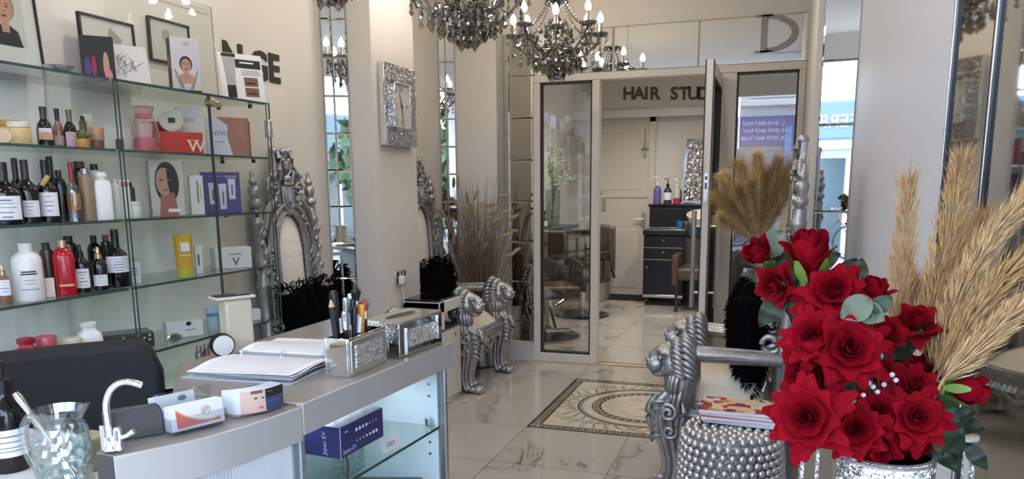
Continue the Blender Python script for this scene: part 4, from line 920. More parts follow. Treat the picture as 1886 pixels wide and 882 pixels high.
# ------------------------------------------------------------------ glass display shelves on the left wall
XF = -2.2; SZ = [1.785, 1.545, 1.300, 1.055, .803]; SH = .009
YL0 = 1.35; YM = onx(206, 147, XF).y; YD = onx(379, 190, XF).y; YR = onx(490, 190, XF).y
M_BACKP = mat('pale grey back panel', (236, 240, 236), .4)
def cabinet(label, y0, y1, doors, zmin):
    t = thing('display_cabinet', label, 'display cabinet', (XL, (y0+y1)/2, 0)); h = (y1-y0)/2; D_ = XF-XL
    B().bb(.0, .012, -h, h, zmin, 1.79).obj('back_panel', M_BACKP, t)
    for z in SZ:
        sh = B().bb(.014, D_, -h+.008, h-.010, z-SH, z).obj('shelf', M_SHELF, t, smooth=False)
        B().bb(D_-.0005, D_+.0015, -h+.008, h-.010, z-SH, z).obj('shelf_edge', M_GEDGE, sh, smooth=False)
        for yy in ((h-.05,) if doors else ()):
            for xx in (.10, D_-.05): B().lathe([(.009, z-SH-.016), (.009, z-SH-.001)], 10, MT((xx, yy, 0))).obj('shelf_stud', M_BLACK, sh)
    for yy in ((-h, h-.006) if doors else (-h,)):
        sp = B().bb(.014, D_, yy, yy+.006, zmin, 1.785).obj('side_pane', M_DOORG, t, smooth=False); B().bb(D_-.0005, D_+.001, yy, yy+.006, zmin, 1.785).obj('pane_edge', M_GEDGE, sp, smooth=False)
    B().bb(0, D_-.004, -h, h, .08, zmin).obj('base_unit', M_BACKP, t, bevel=.004); B().bb(.0, D_-.03, -h+.02, h-.02, 0, .08).obj('plinth', M_BLACK, t)
    return t, h, D_
cabinet('glass shelf unit crowded with dark bottles at the far left', YL0, YM-.004, False, .62)
t, h, D_ = cabinet('glass cabinet with doors and lock holding gift boxes', YM, YR, True, .62)
ym = (YM+YR)/2
for y0, y1 in ((YM+.004, YD-.003), (YD+.003, YR)):
    dr = B().bb(D_+.012, D_+.017, y0-ym, y1-ym, .63, 1.782).obj('door', M_DOORG, t, smooth=False)
    for e in (y0, y1-.0025): B().bb(D_+.0115, D_+.0175, e-ym, e+.0025-ym, .63, 1.782).obj('pane_edge', M_GEDGE, dr, smooth=False)
    B().bb(D_+.0115, D_+.0175, y0-ym, y1-ym, 1.779, 1.783).obj('pane_edge', M_GEDGE, dr, smooth=False)
zl = onx(375, 185, XF+.02).z
B().lathe([(.016, 0), (.016, .03), (.011, .032)], 16, MT((D_+.017, YD-ym-.012, zl-.006)) @ FX).obj('lock', mat('old brass', (.55, .50, .38), .25, 1), t)
B().bb(D_+.017, D_+.03, YD-ym+.004, YD-ym+.062, zl-.020, zl+.006).obj('lock_plate', mat('old brass', (.55, .50, .38), .25, 1), t, bevel=.005)
zh = onx(486, 237, XF).z; B().bb(D_-.002, D_+.026, YR-ym-.022, YR-ym+.004, zh-.04, zh+.04).obj('hinge', M_STEEL, t, bevel=.005)

# ---- things on the shelves
def spot(px, py, x, z): p = onx(px, py, x); p.z = z; return p
def lab_patch(R, z0, z1, half, m, name, parent, k=1.015, p=2):
    b = B(); n = 14
    def q(a, z):
        c, s = math.cos(a), math.sin(a)
        if p != 2: c = math.copysign(abs(c)**(2/p), c); s = math.copysign(abs(s)**(2/p), s)
        return (R*k*c, R*k*s, z)
    b.add([q(-half+2*half*i/n, z) for z in (z0, z1) for i in range(n+1)], [(i, i+1, n+2+i, n+1+i) for i in range(n)]); return b.obj(name, m, parent)
def lines(R, z0, z1, half, parent, seed=0, k=1.03, m=None, p=2):
    r = random.Random(seed); z = z1-(z1-z0)*.15
    while z > z0+(z1-z0)*.12:
        hh = half*r.uniform(.3, .75); lab_patch(R, z-(z1-z0)*r.uniform(.02, .06), z, hh, m or M_GREY, 'print_line', parent, k, p); z -= (z1-z0)*r.uniform(.14, .24)
PROF = {
 'shampoo': ([(.97, 0), (1, .02), (1, .70), (.92, .76), (.70, .82), (.42, .86), (.40, .88)], [(.44, .87), (.44, 1)]),
 'wine': ([(.97, 0), (1, .02), (1, .50), (.90, .57), (.60, .63), (.34, .68), (.30, .70)], [(.36, .69), (.33, .72), (.33, 1)]),
 'slope': ([(.97, 0), (1, .02), (1, .42), (.80, .58), (.45, .68), (.36, .70)], [(.42, .69), (.40, .72), (.46, 1)]),
 'dropper': ([(.97, 0), (1, .02), (1, .58), (.85, .66), (.45, .72), (.42, .74)], [(.46, .73), (.46, .84), (.28, .86), (.24, .97), (.12, 1)]),
 'jar': ([(.94, 0), (1, .04), (1, .66), (.92, .74), (.84, .76)], [(.98, .76), (.98, .98), (.92, 1)]),
 'pot': ([(.9, 0), (1, .1), (1, .98), (.9, 1)], None),
 'tall': ([(.97, 0), (1, .02), (1, .80), (.9, .86), (.6, .88), (.56, .90)], [(.6, .89), (.6, .99), (.5, 1)]),
 'spray': ([(.97, 0), (1, .02), (1, .74), (.8, .82), (.5, .84)], [(.55, .83), (.72, .92), (.5, 1)]),
 'apoth': ([(.94, 0), (1, .03), (1, .60), (.9, .72), (.55, .80), (.5, .86)], [(.62, .86), (.7, .90), (.7, .97), (.5, 1)]),
}
FACE = -.62                                    # shelf goods are turned towards the shop door
GRP = {0: 'goods on top of the shelves', 1: 'goods on the highest glass shelf', 2: 'goods on the second glass shelf', 3: 'goods on the third glass shelf', 4: 'goods on the lowest glass shelf'}
def bottle(label, px, py, w_, h_, row, kind, m, mc=None, lab=None, x=-2.30, rz=FACE, p=2, name='bottle', cat='bottle', z=None, lm=None, li=True):
    s = spot(px, py, x, SZ[row] if z is None else z); k = mpp(s); R, H = w_*k/2, h_*k
    t = thing(name, label, cat, s, rz, GRP[row]); pr, cp = PROF[kind]
    B().lathe([(r*R, zz*H) for r, zz in pr], 28, p=p).obj('body', m, t)
    if cp: B().lathe([(r*R, zz*H) for r, zz in cp], 20).obj('cap', mc or M_BLACK, t)
    if lab:
        l = lab_patch(R, lab[0]*H, lab[1]*H, lab[2] if len(lab) > 2 else .95, lm or M_PAPER, 'paper_label', t, p=p)
        if li: lines(R, lab[0]*H, lab[1]*H, .8*(lab[2] if len(lab) > 2 else .95), l, int(px), p=p)
    return t
def carton(label, px, py, w_, h_, d_, row, m, x=-2.30, rz=FACE, z=None, name='box', cat='box', bev=.002, tilt=0, cover=None):
    """upright carton: front faces local +x"""
    s = spot(px, py, x, SZ[row] if z is None else z); k = mpp(s); W, H = w_*k, h_*k
    t = thing(name, label, cat, s, rot=(0, tilt, rz), group=GRP[row]); t['_w'], t['_h'] = W, H
    B().bb(-d_, 0, -W/2, W/2, 0, H).obj('carton', m, t, bevel=bev); del t['_w'], t['_h']; return t, W, H
M_DARKB = mat('black bottle glass', (13, 12, 13), .12); M_DARKBR = mat('dark brown bottle glass', (34, 22, 18), .12)
M_AMBER = glass_mat('amber liquid', (.62, .36, .12), .12, .05); M_CLEAR = glass_mat('clear bottle glass', (.80, .80, .78), .16, .02)
M_GOLD = mat('gold cap', (.62, .46, .30), .25, .9); M_REDB = mat('red lacquer bottle', (176, 18, 34), .18); M_REDG = mat('clear red bottle', (190, 34, 48), .15)
M_CREAMP = mat('cream plastic', (222, 215, 196), .4); M_TAUPE = mat('taupe bottle', (146, 120, 94), .4); M_WPL = mat('white plastic bottle', (226, 225, 220), .35); M_OLIVE = mat('olive gold cap', (112, 98, 62), .35, .3); M_PINKL = mat('pink label', (206, 172, 172), .6)
M_REDCAP = mat('red cap', (150, 34, 50), .35)
# highest shelf
y1 = 255
bottle('amber jar at the left end of the highest shelf', 20, y1, 40, 46, 1, 'jar', mat('honey jar', (196, 158, 96), .3), mat('honey lid', (176, 130, 62), .3), x=-2.33, name='cosmetic_jar', cat='jar')
s = spot(8, y1, -2.24, SZ[1]); k = mpp(s)
t = thing('compact_tin', 'round beige tin standing on edge before the amber jar', 'tin', s, -.7, GRP[1]); B().lathe([(.0, 0), (13*k, 0), (13.5*k, .004), (13.5*k, .014), (12.5*k, .018), (0, .018)], 28, MT((0, 0, 13.5*k)) @ FX).obj('tin', mat('beige tin', (206, 172, 142), .4), t)
bottle('pale cream jar beside the round beige tin', 37, y1, 38, 42, 1, 'jar', mat('buttery jar', (210, 184, 128), .35), M_CREAMP, x=-2.28, name='cosmetic_jar', cat='jar')
t = bottle('dark tall-necked bottle with white and peach bands on the highest shelf', 84, y1, 27, 72, 1, 'slope', M_DARKBR, mat('dark bronze cap', (50, 42, 34), .3), (.18, .44), lm=mat('peach label', (216, 168, 140), .6))
lab_patch(13.5*mpp(t.location), .36*72*mpp(t.location), .46*72*mpp(t.location), .8, M_PAPER, 'white_band', t, 1.03)
bottle('clear pinkish bottle with a flared black cap on the highest shelf', 109, y1, 18, 71, 1, 'slope', mat('pink clear bottle', (150, 104, 100), .15), M_BLACK, (.08, .32), lm=M_PINKL, x=-2.33)
bottle('dark bottle with olive cap and white pink label on the highest shelf', 131, y1, 22, 69, 1, 'slope', M_DARKB, M_OLIVE, (.04, .42), lm=M_PINKL)
t = bottle('small orange jar holding a green sprig on the highest shelf', 152, y1, 22, 17, 1, 'pot', mat('orange jar', (206, 142, 78), .35), None, x=-2.26, name='cosmetic_jar', cat='jar')
B().sph((0, 0, .045), (.016, .018, .02)).sph((.012, .016, .045), (.011, .011, .011)).obj('sprig', mat('olive sprig', (92, 92, 40), .6, var=.4), t)
bottle('brown glass candle jar with copper lid on the highest shelf', 177, y1, 25, 15, 1, 'pot', mat('brown candle glass', (120, 92, 76), .2), None, x=-2.28, name='candle_jar', cat='jar')
bottle('copper topped jar stacked on the brown candle jar', 177, y1-18, 25, 24, 1, 'pot', mat('copper tin', (190, 150, 116), .35), None, x=-2.28, name='candle_jar', cat='jar', z=SZ[1]+15*mpp(onx(177, 255, -2.28))+.001)
carton('cream card carton behind the copper topped jar', 165, y1, 15, 66, .03, 1, mat('cream carton', (214, 206, 180), .6), x=-2.40)
bottle('brown slim bottle behind the orange jar', 155, y1, 12, 62, 1, 'tall', mat('umber bottle', (92, 76, 58), .4), M_DARKBR, x=-2.40)
# second shelf
y2 = 360
bottle('big black bottle at the left end of the second shelf, large white label', 8, y2, 56, 112, 2, 'wine', M_DARKB, M_BLACK, (.08, .46), x=-2.27)
bottle('black bottle with smaller square label, second from the left end', 50, y2, 40, 114, 2, 'wine', M_DARKB, mat('dark brown cap', (44, 36, 32), .4), (.10, .36), x=-2.28)
bottle('black bottle behind its neighbour on the second shelf', 33, y2, 30, 116, 2, 'wine', M_DARKB, mat('dark brown cap', (44, 36, 32), .4), x=-2.36)
bottle('black bottle with tall white label in the middle of the second shelf', 87, y2, 37, 112, 2, 'wine', M_DARKB, M_BLACK, (.10, .48), x=-2.28)
t = bottle('black bottle with a cork toggle on the second shelf', 97, y2, 30, 116, 2, 'wine', M_DARKB, M_BLACK, x=-2.36)
k_ = spot(80, 342, -2.268, 0)
tag(B().tube([(0, -.006, 0), (.004, .004, .016), (.006, .016, .03)], [.007, .009, .008], 10).obj('cork', mat('cork', (190, 150, 104), .8)), 'small cork leaning on the shoulder of a black bottle', 'cork').location = (k_.x, k_.y, onx(80, 342, -2.268).z)
bottle('midnight blue bottle on the second shelf', 111, y2, 24, 92, 2, 'shampoo', mat('midnight glass', (18, 18, 32), .15), M_DARKBR, x=-2.30)
t = bottle('clear bottle half full of amber oil on the second shelf', 135, y2, 24, 106, 2, 'wine', M_CLEAR, M_REDCAP, x=-2.26)
k = mpp(t.location); B().lathe([(11*k, 20*k), (11*k, 50*k)], 20).obj('amber_oil', mat('amber oil', (196, 140, 66), .3), t)
bottle('taupe bottle with dark collar on the second shelf', 160, y2, 23, 94, 2, 'tall', M_TAUPE, M_SILVER_D, x=-2.26)
bottle('tall black bottle behind the taupe one', 151, y2, 30, 104, 2, 'tall', M_DARKB, mat('olive cap', (70, 64, 44), .4), x=-2.38)
t = bottle('white spray bottle with angled nozzle on the second shelf', 189, y2, 31, 86, 2, 'spray', M_WPL, M_WPL, None, x=-2.25, p=4)
lines(14.5*mpp(t.location), .02, .12, .6, t, 3, 1.02)
bottle('black capped bottle behind the white spray bottle', 178, y2, 22, 98, 2, 'tall', M_WPL, M_BLACK, x=-2.37)
t = bottle('white slim bottle on the second shelf beside the spray bottle', 213, y2, 17, 71, 2, 'tall', M_WPL, M_WPL, x=-2.28)
t, W, H = carton('tall white carton with pink print on the second shelf', 230, y2, 18, 70, .04, 2, M_CARD, x=-2.26)
B().bb(0, .0008, -W*.3, W*.4, H*.82, H*.95).obj('pink_print', mat('pink print', (206, 110, 128), .6), t)
bottle('small white jar at the right end of the second shelf', 246, y2, 21, 30, 2, 'jar', M_WPL, M_WPL, x=-2.26, name='cosmetic_jar', cat='jar')
bottle('dark cylinder bottle behind the small white jar', 238, y2, 20, 62, 2, 'tall', mat('slate bottle', (62, 66, 68), .3), M_BLACK, x=-2.40)
# third shelf
y3 = 500
bottle('clear little bottle with a ringed label at the left end of the third shelf', 4, y3, 24, 72, 3, 'dropper', mat('tea glass', (128, 92, 72), .2), M_GOLD, (.22, .62), x=-2.27)
t = bottle('big white shampoo bottle with black print on the third shelf', 51, y3, 49, 104, 3, 'shampoo', M_WPL, M_WPL, None, x=-2.27)
R_ = 24.5*mpp(t.location); hh = 104*mpp(t.location)
for i_, (a_, b_, hf, mm) in enumerate(((.50, .525, .5, M_INK), (.46, .485, .55, M_INK), (.36, .37, .4, M_GREY), (.30, .31, .35, M_GREY), (.20, .21, .6, M_INK))): lab_patch(R_, a_*hh, b_*hh, hf, mm, 'print_line', t, 1.01)
bottle('bronze tall bottle with a small white label on the third shelf', 89, y3, 22, 96, 3, 'tall', mat('bronze bottle', (74, 50, 42), .25), mat('dark bronze cap', (50, 42, 34), .3), None, x=-2.31)
carton('small white carton standing before the bronze tall bottle', 92, y3+25, 15, 36, .012, 3, mat('blush carton', (218, 206, 196), .5), x=-2.25)
t = bottle('glossy red bottle with a gold cap on the third shelf', 119, y3, 35, 100, 3, 'shampoo', M_REDB, M_GOLD, None, x=-2.26, p=3); k = mpp(t.location)
lab_patch(17.5*k, .17*100*k, .21*100*k, .6, mat('gold print', (206, 176, 110), .4), 'print_line', t, 1.02, 3)
bottle('black bottle half hidden by the glossy red one', 131, y3, 26, 98, 3, 'tall', M_DARKB, M_BLACK, x=-2.36)
bottle('black dropper bottle with white label on the third shelf', 150, y3, 27, 88, 3, 'dropper', M_DARKB, M_BLACK, (.10, .50), x=-2.26)
bottle('dark bottle with a copper nozzle and low white label', 183, y3, 28, 78, 3, 'dropper', mat('plum black glass', (22, 18, 22), .12), M_GOLD, (.10, .36), x=-2.26)
bottle('black bottle behind the copper nozzle bottle', 178, y3, 24, 92, 3, 'shampoo', M_DARKB, M_BLACK, x=-2.36)
bottle('tall black bottle with a red cap on the third shelf', 200, y3, 18, 92, 3, 'tall', M_DARKB, M_REDCAP, x=-2.33)
bottle('large black bottle with a wrap-around white label on the third shelf', 217, y3, 40, 104, 3, 'wine', M_DARKB, M_BLACK, (.26, .54, 1.15), x=-2.27)
t, W, H = carton('small white carton at the right end of the third shelf', 246, y3-12, 22, 39, .02, 3, M_CARD, x=-2.27)
for kk in range(3): B().bb(0, .0008, -W*.3, W*.3, H*(.7-.14*kk), H*(.74-.14*kk)).obj('print_line', M_GREY, t)
# lowest shelf
y4 = 625
bottle('small clear red bottle at the left end of the lowest shelf', 17, y4+20, 27, 50, 4, 'jar', M_REDG, M_REDCAP, None, x=-2.24)
t = bottle('red bottle with a crimson stopper on the lowest shelf', 49, y4+15, 44, 80, 4, 'apoth', M_REDG, M_REDCAP, None, x=-2.24, p=3); lines(22*mpp(t.location), .03, .08, .6, t, 5, 1.02, mat('pale print', (226, 180, 180), .6), 3)
bottle('black jar with pink lid and white label on the lowest shelf', 85, y4+5, 36, 72, 4, 'jar', M_DARKB, mat('rose pink lid', (190, 86, 104), .3), (.06, .58, 1.1), x=-2.25, name='cosmetic_jar', cat='jar')
t = bottle('cream jar with two lines of print on the lowest shelf', 127, y4, 42, 55, 4, 'jar', M_CREAMP, M_CREAMP, None, x=-2.27, name='cosmetic_jar', cat='jar'); R_ = 21*mpp(t.location)
for a_ in (.020, .042): lab_patch(R_, a_, a_+.005, .6, M_GREY, 'print_line', t, 1.01)
t = bottle('white squarish bottle with a stopper on the lowest shelf', 165, y4-5, 42, 76, 4, 'apoth', M_WPL, M_WPL, None, x=-2.27, p=4); lines(21*mpp(t.location), .02, .07, .6, t, 9, 1.02, None, 4)
s = spot(232, y4-8, -2.36, SZ[4]); t = thing('crystal_tray', 'dark crystal tray at the right end of the lowest shelf', 'tray', s, FACE)
B().bb(-.06, .06, -.09, .09, 0, .06).obj('tray_body', mat('smoked crystal', (60, 64, 66), .12), t, bevel=.006)
b = B(); r5 = random.Random(2)
for q in range(16): b.sph((.062, r5.uniform(-.08, .08), r5.uniform(.008, .05)), .006, 6, 4)
b.obj('crystals', M_CHROME, t, smooth=False)

# ---- doored cabinet contents
def front(t, y0, y1, z0, z1, m, name, lift=.0008): return B().bb(0, lift, y0, y1, z0, z1).obj(name, m, t, smooth=False)
M_SKIN = mat('printed skin tone', (190, 140, 118), .6); M_SKIN2 = mat('printed warm skin', (160, 104, 86), .6); M_HAIRD = mat('printed dark hair', (40, 30, 28), .6)
def portrait(t, cy, cz, s, hair, skin, cloth=None, bald=False, x=.0012):
    if cloth: B().prism([(cy-1.1*s, cz-2.3*s), (cy+1.1*s, cz-2.3*s), (cy+.85*s, cz-1.35*s), (cy+.35*s, cz-1.05*s), (cy-.35*s, cz-1.05*s), (cy-.85*s, cz-1.35*s)], .0004, MT((x, 0, 0)) @ FX).obj('printed_shoulders', cloth, t, smooth=False)
    B().prism(disc(.80*s, 1.0*s, cy, cz+.16*s), .0004, MT((x+.0004, 0, 0)) @ FX).obj('printed_hair', hair, t, smooth=False)
    B().prism([(cy-.26*s, cz-1.5*s), (cy+.26*s, cz-1.5*s), (cy+.3*s, cz-.4*s), (cy-.3*s, cz-.4*s)], .0004, MT((x+.0007, 0, 0)) @ FX).obj('printed_neck', skin, t, smooth=False)
    f = B().prism(disc(.62*s, .86*s, cy, cz-.02*s), .0004, MT((x+.0010, 0, 0)) @ FX).obj('printed_face', skin, t, smooth=False)
    e = B()
    for q in (-1, 1): e.prism(disc(.15*s, .05*s, cy+q*.26*s, cz+.12*s, 10), .0003, MT((x+.0014, 0, 0)) @ FX)
    for q in (-1, 1): e.prism([(cy+q*.10*s, cz+.27*s), (cy+q*.44*s, cz+.25*s), (cy+q*.42*s, cz+.31*s), (cy+q*.12*s, cz+.33*s)][::q], .0003, MT((x+.0014, 0, 0)) @ FX)
    e.prism([(cy-.10*s, cz-.20*s), (cy+.12*s, cz-.20*s), (cy+.05*s, cz-.13*s)], .0003, MT((x+.0014, 0, 0)) @ FX)
    e.prism(disc(.20*s, .07*s, cy, cz-.48*s, 10), .0003, MT((x+.0014, 0, 0)) @ FX); e.obj('printed_features', mat('printed brown', (92, 50, 44), .6), f, smooth=False)
s = onx(228, 262, -2.32)
t, W, H = carton('narrow brown and cream box at the left in the doored cabinet', 231, 262, 26, 24, .05, 1, mat('brown box', (92, 62, 46), .5), x=-2.36); front(t, -W*.1, W*.5, 0, H, M_CREAMP, 'cream_side')
s = spot(268, 255, -2.26, SZ[1]); k = mpp(s); t = thing('gift_bag', 'pink organza gift bag in the doored cabinet', 'gift bag', s, FACE, GRP[1])
M_PINK = mat('pink organza', (216, 104, 128), .6, var=.1)
B().lathe([(20*k, 0), (23*k, 8*k), (22*k, 40*k), (18*k, 60*k), (14*k, 66*k), (19*k, 80*k)], 20, p=3).obj('bag', glass_mat('sheer pink organza', (.90, .74, .74), .10, .5), t)
B().lathe([(19*k, .002), (20*k, 24*k), (2*k, 24.5*k)], 16, p=3).obj('pink_contents', M_PINK, t); B().lathe([(12*k, 25*k), (14*k, 50*k), (2*k, 54*k)], 16).obj('white_contents', mat('dusty white', (214, 196, 190), .6), t)
B().lathe([(15*k, 60*k), (14.5*k, 63*k), (15.5*k, 67*k)], 18).obj('ribbon', M_PINK, t)
M_REDBOX = mat('bright red carton', (196, 46, 38), .4)
t, W, H = carton('bright red box with a large white W in the doored cabinet', 335, 258, 74, 39, .10, 1, M_REDBOX, x=-2.27)
txt('lettering', 'W', .062, MT((.0008, W*.34, H*.34)) @ FX, mat('cream print', (240, 224, 196), .5), t, .0004, offset=.001)
front(t, W*.12, W*.42, H*.62, H*.65, mat('cream print', (240, 224, 196), .5), 'print_line'); redz = SZ[1]+H+.001
t, W, H = carton('dark red box behind the pink gift bag', 300, 250, 34, 60, .05, 1, mat('wine red carton', (150, 34, 36), .45), x=-2.42)
t, W, H = carton('white box with a silver window lying on the red box', 346, 220, 38, 46, .06, 1, M_CARD, x=-2.30, z=redz); front(t, -W*.2, W*.32, H*.42, H*.62, mat('silver print', (190, 188, 186), .3), 'window')
s = spot(315, 215, -2.295, redz); k = mpp(s); t = thing('round_tin', 'round cream tin on edge beside the white box on the red box', 'tin', s, FACE-.1, GRP[1])
B().lathe([(0, 0), (18*k, 0), (21*k, .004), (21*k, .02), (16*k, .022), (16*k, .019), (0, .019)], 28, MT((-.02, 0, 21*k)) @ FX).obj('tin', mat('cream tin', (206, 198, 180), .35), t)
B().bb(0, .001, -.012, .014, 16*k, 25*k).obj('print_mark', M_INK, t)
M_LILAC = mat('lilac white card', (222, 220, 234), .5)
t, W, H = carton('tall white and skin toned leaflet box reading INTIM behind the right door', 420, 250, 76, 70, .012, 1, M_LILAC, x=-2.29, name='leaflet_box')
B().prism([(W*.5, 0), (W*.5, H), (-W*.26, H), (-.0, H*.80), (-.02*W, H*.5), (W*.06, H*.16), (W*.10, 0)], .0006, MT((.0002, 0, 0)) @ FX).obj('printed_leg', mat('printed leg tone', (176, 124, 108), .6, var=.1, vscale=30), t, smooth=False)
for q in range(4): B().tube([(.001, W*.24+.010*q, H*.30), (.001, W*.28+.008*q, H*.44)], .003, 6, flat=.4).obj('printed_finger', M_SKIN, t)
txt('lettering', 'INTIM', .027, MT((.0008, -W*.24, H*.58)) @ FX, mat('violet print', (130, 84, 140), .6), t, .0002); front(t, -W*.4, -W*.1, H*.36, H*.375, M_GREY, 'print_line')
carton('magenta card standing behind the tall leaflet box', 446, 250, 30, 66, .006, 1, mat('magenta card', (186, 44, 130), .45), x=-2.33)
# second row right
t, W, H = carton('box with a hooded woman and black mask print in the doored cabinet', 308, 345, 58, 100, .05, 2, mat('pale print card', (196, 192, 184), .45), x=-2.29)
B().prism(disc(W*.36, H*.38, 0, H*.6), .0004, MT((.0004, 0, 0)) @ FX).obj('printed_hair', M_HAIRD, t, smooth=False)
B().prism([(-W*.28, 0), (W*.30, 0), (W*.20, H*.42), (-W*.2, H*.42)], .0004, MT((.0006, 0, 0)) @ FX).obj('printed_neck', M_SKIN2, t, smooth=False)
B().prism(disc(W*.25, H*.25, -.01, H*.62), .0004, MT((.001, 0, 0)) @ FX).obj('printed_face', M_SKIN, t, smooth=False)
B().prism([(0, H*.84), (W*.22, H*.76), (W*.24, H*.50), (W*.06, H*.42), (.02*W, H*.6)], .0004, MT((.0014, 0, 0)) @ FX).obj('printed_mask', M_INK, t, smooth=False)
for q in (-.13, .10): B().prism(disc(W*.055, H*.014, q*W-.004, H*.65, 10), .0003, MT((.0019, 0, 0)) @ FX).obj('printed_eye', M_INK if q < 0 else M_SKIN2, t, smooth=False)
B().prism(disc(W*.07, H*.016, -.008, H*.47, 10), .0003, MT((.0019, 0, 0)) @ FX).obj('printed_lips', mat('printed lips', (150, 66, 62), .6), t, smooth=False)
front(t, -W*.02, W*.34, H*.07, H*.13, M_PAPER, 'print_plate', .0022)
t, W, H = carton('slim white carton beside the violet box in the doored cabinet', 362, 345, 24, 71, .03, 2, M_CARD, x=-2.27); front(t, 0, W*.12, H*.3, H*.85, M_GREY, 'print_line'); front(t, W*.22, W*.30, H*.4, H*.78, mat('yellow print', (206, 196, 90), .5), 'print_line')
t, W, H = carton('violet box with three white tubes and the word rescue', 408, 345, 68, 74, .03, 2, mat('violet carton', (84, 76, 134), .45), x=-2.30)
for q, (yy, zz, hh) in enumerate(((-.24, .22, .52), (.02, .10, .62), (.27, .34, .50))):
    B().prism([(W*(yy-.08), H*zz), (W*(yy+.08), H*zz), (W*(yy+.10), H*(zz+hh)), (W*(yy-.10), H*(zz+hh))], .0006, MT((.0004, 0, 0)) @ FX).obj('printed_tube', M_LILAC, t, smooth=False); front(t, W*(yy-.02), W*(yy+.03), H*(zz+.1), H*(zz+hh*.7), M_GREY, 'print_line', .0014)
txt('lettering', 'rescue', .020, MT((.0006, W*.24, H*.90)) @ FX, M_LILAC, t, .0002); front(t, -W*.34, W*.0, H*.885, H*.905, mat('pale violet print', (140, 130, 190), .5), 'print_line')
# third row right
s = spot(339, 470, -2.27, SZ[3]); k = mpp(s); t = thing('cream_tube', 'yellow cosmetic tube standing on its cap in the doored cabinet', 'tube', s, FACE, GRP[3])
M_YEL = mat('yellow tube', (214, 166, 46), .35)
B().lathe([(14*k, 10*k), (14.5*k, 18*k), (17*k, 72*k), (17.5*k, 76*k)], 24, sx=.62).obj('tube', M_YEL, t); B().lathe([(14*k, 0), (14.5*k, 11*k), (13*k, 12*k)], 24, sx=.75).obj('cap', mat('lime cap', (196, 190, 60), .3), t)
front(t, -7*k, 8*k, 46*k, 62*k, M_PAPER, 'paper_label', 11.5*k); front(t, -9*k, 9*k, 38*k, 40*k, M_CREAMP, 'print_line', 10.8*k)
t, W, H = carton('small white carton next to the yellow tube', 366, 470, 13, 51, .02, 3, M_CARD, x=-2.27); front(t, -W*.2, W*.1, H*.3, H*.7, M_GREY, 'print_line')
t, W, H = carton('wide white box marked with a V behind the right door', 430, 470, 66, 38, .08, 3, M_CARD, x=-2.28); txt('lettering', 'V', .050, MT((.0006, W*.06, H*.30)) @ FX, mat('grey green print', (96, 98, 92), .5), t, .0003, offset=.001); front(t, -W*.12, W*.24, H*.66, H*.70, M_GREY, 'print_line')
# lowest row right
t, W, H = carton('low white box with a small black emblem on the lowest doored shelf', 340, 590, 64, 30, .07, 4, M_CARD, x=-2.28); B().prism(disc(.011, .009, W*.1, H*.82, 14), .0004, MT((.0004, 0, 0)) @ FX).obj('printed_emblem', M_INK, t); front(t, W*.0, W*.3, H*.42, H*.47, M_GREY, 'print_line')
s = spot(322, 610, -2.225, SZ[4]); t = thing('crystal_rose', 'small cut crystal ornament before the low white box', 'ornament', s); b = B(); r6 = random.Random(3)
for q in range(14): b.sph((r6.uniform(-.02, .012), r6.uniform(-.028, .028), .014+r6.random()*.016), .012, 6, 4)
b.obj('crystals', M_CLEAR, t, smooth=False)
s = spot(389, 560, -2.28, SZ[4]); k = mpp(s); t = thing('cream_tube', 'pale blue cosmetic tube behind the cream device', 'tube', s, FACE, GRP[4]); B().lathe([(9*k, 0), (10*k, 10*k), (12*k, 44*k)], 20, sx=.5).obj('tube', mat('pale blue tube', (176, 196, 206), .4), t); front(t, -10*k, 10*k, 26*k, 32*k, mat('sky blue print', (74, 132, 176), .5), 'blue_band', 6*k)
t, W, H = carton('little white box with a black lens print near the cream device', 420, 575, 26, 26, .05, 4, M_CARD, x=-2.27); B().prism(disc(.011, .011, 0, H*.5, 16), .0004, MT((.0004, 0, 0)) @ FX).obj('printed_lens', M_INK, t)
carton('little white box at the right end of the lowest doored shelf', 470, 560, 18, 20, .04, 4, M_CARD, x=-2.26)
# base shelf inside the doored cabinet carries a few more
for px_, m_, l_ in ((367, mat('grey can', (130, 136, 136), .3, .4), 'slim grey can low in the doored cabinet, left of two'), (381, mat('red grey can', (150, 96, 96), .3, .3), 'slim red grey can low in the doored cabinet, right of two')):
    t = thing('spray_can', l_, 'can', spot(px_, 655, -2.27, .621)); B().lathe([(.015, 0), (.016, .004), (.016, .10), (.012, .108)], 16).obj('body', m_, t); B().lathe([(.012, .107), (.012, .128), (.010, .132)], 14).obj('cap', M_SILVER_D, t)

# ---- on top of the shelves and on the wall above
T0 = SZ[0]+.001
def picture(label, p00, p11, x0, lean, fm, fw, mm):
    """framed picture: corners top-left and bottom-right in the wall plane"""
    y0, y1, z0, z1 = p00[0], p11[0], p11[1], p00[1]; W, H = y1-y0, z1-z0
    t = thing('picture_frame', label, 'picture', (x0, (y0+y1)/2, z0), rot=(0, lean, 0)); f = fw
    b = B().bb(0, .016, -W/2, -W/2+f, 0, H).bb(0, .016, W/2-f, W/2, 0, H).bb(0, .016, -W/2+f, W/2-f, 0, f).bb(0, .016, -W/2+f, W/2-f, H-f, H); b.obj('frame', fm, t, bevel=.001)
    B().bb(.0, .008, -W/2+f, W/2-f, f, H-f).obj('mount', mm, t); B().bb(.012, .0135, -W/2+f, W/2-f, f, H-f).obj('glazing', M_DOORG, t); return t, W, H
M_MOUNT = mat('white mount board', (216, 212, 208), .7)
xt = XL+.06
t, W, H = picture('black framed portrait of a hooded woman at the far left, wide white mount', (onx(-60, 60, xt).y, T0+.36), (onx(79, 130, xt).y, T0), xt, -.06, M_BLACK, .006, M_MOUNT)
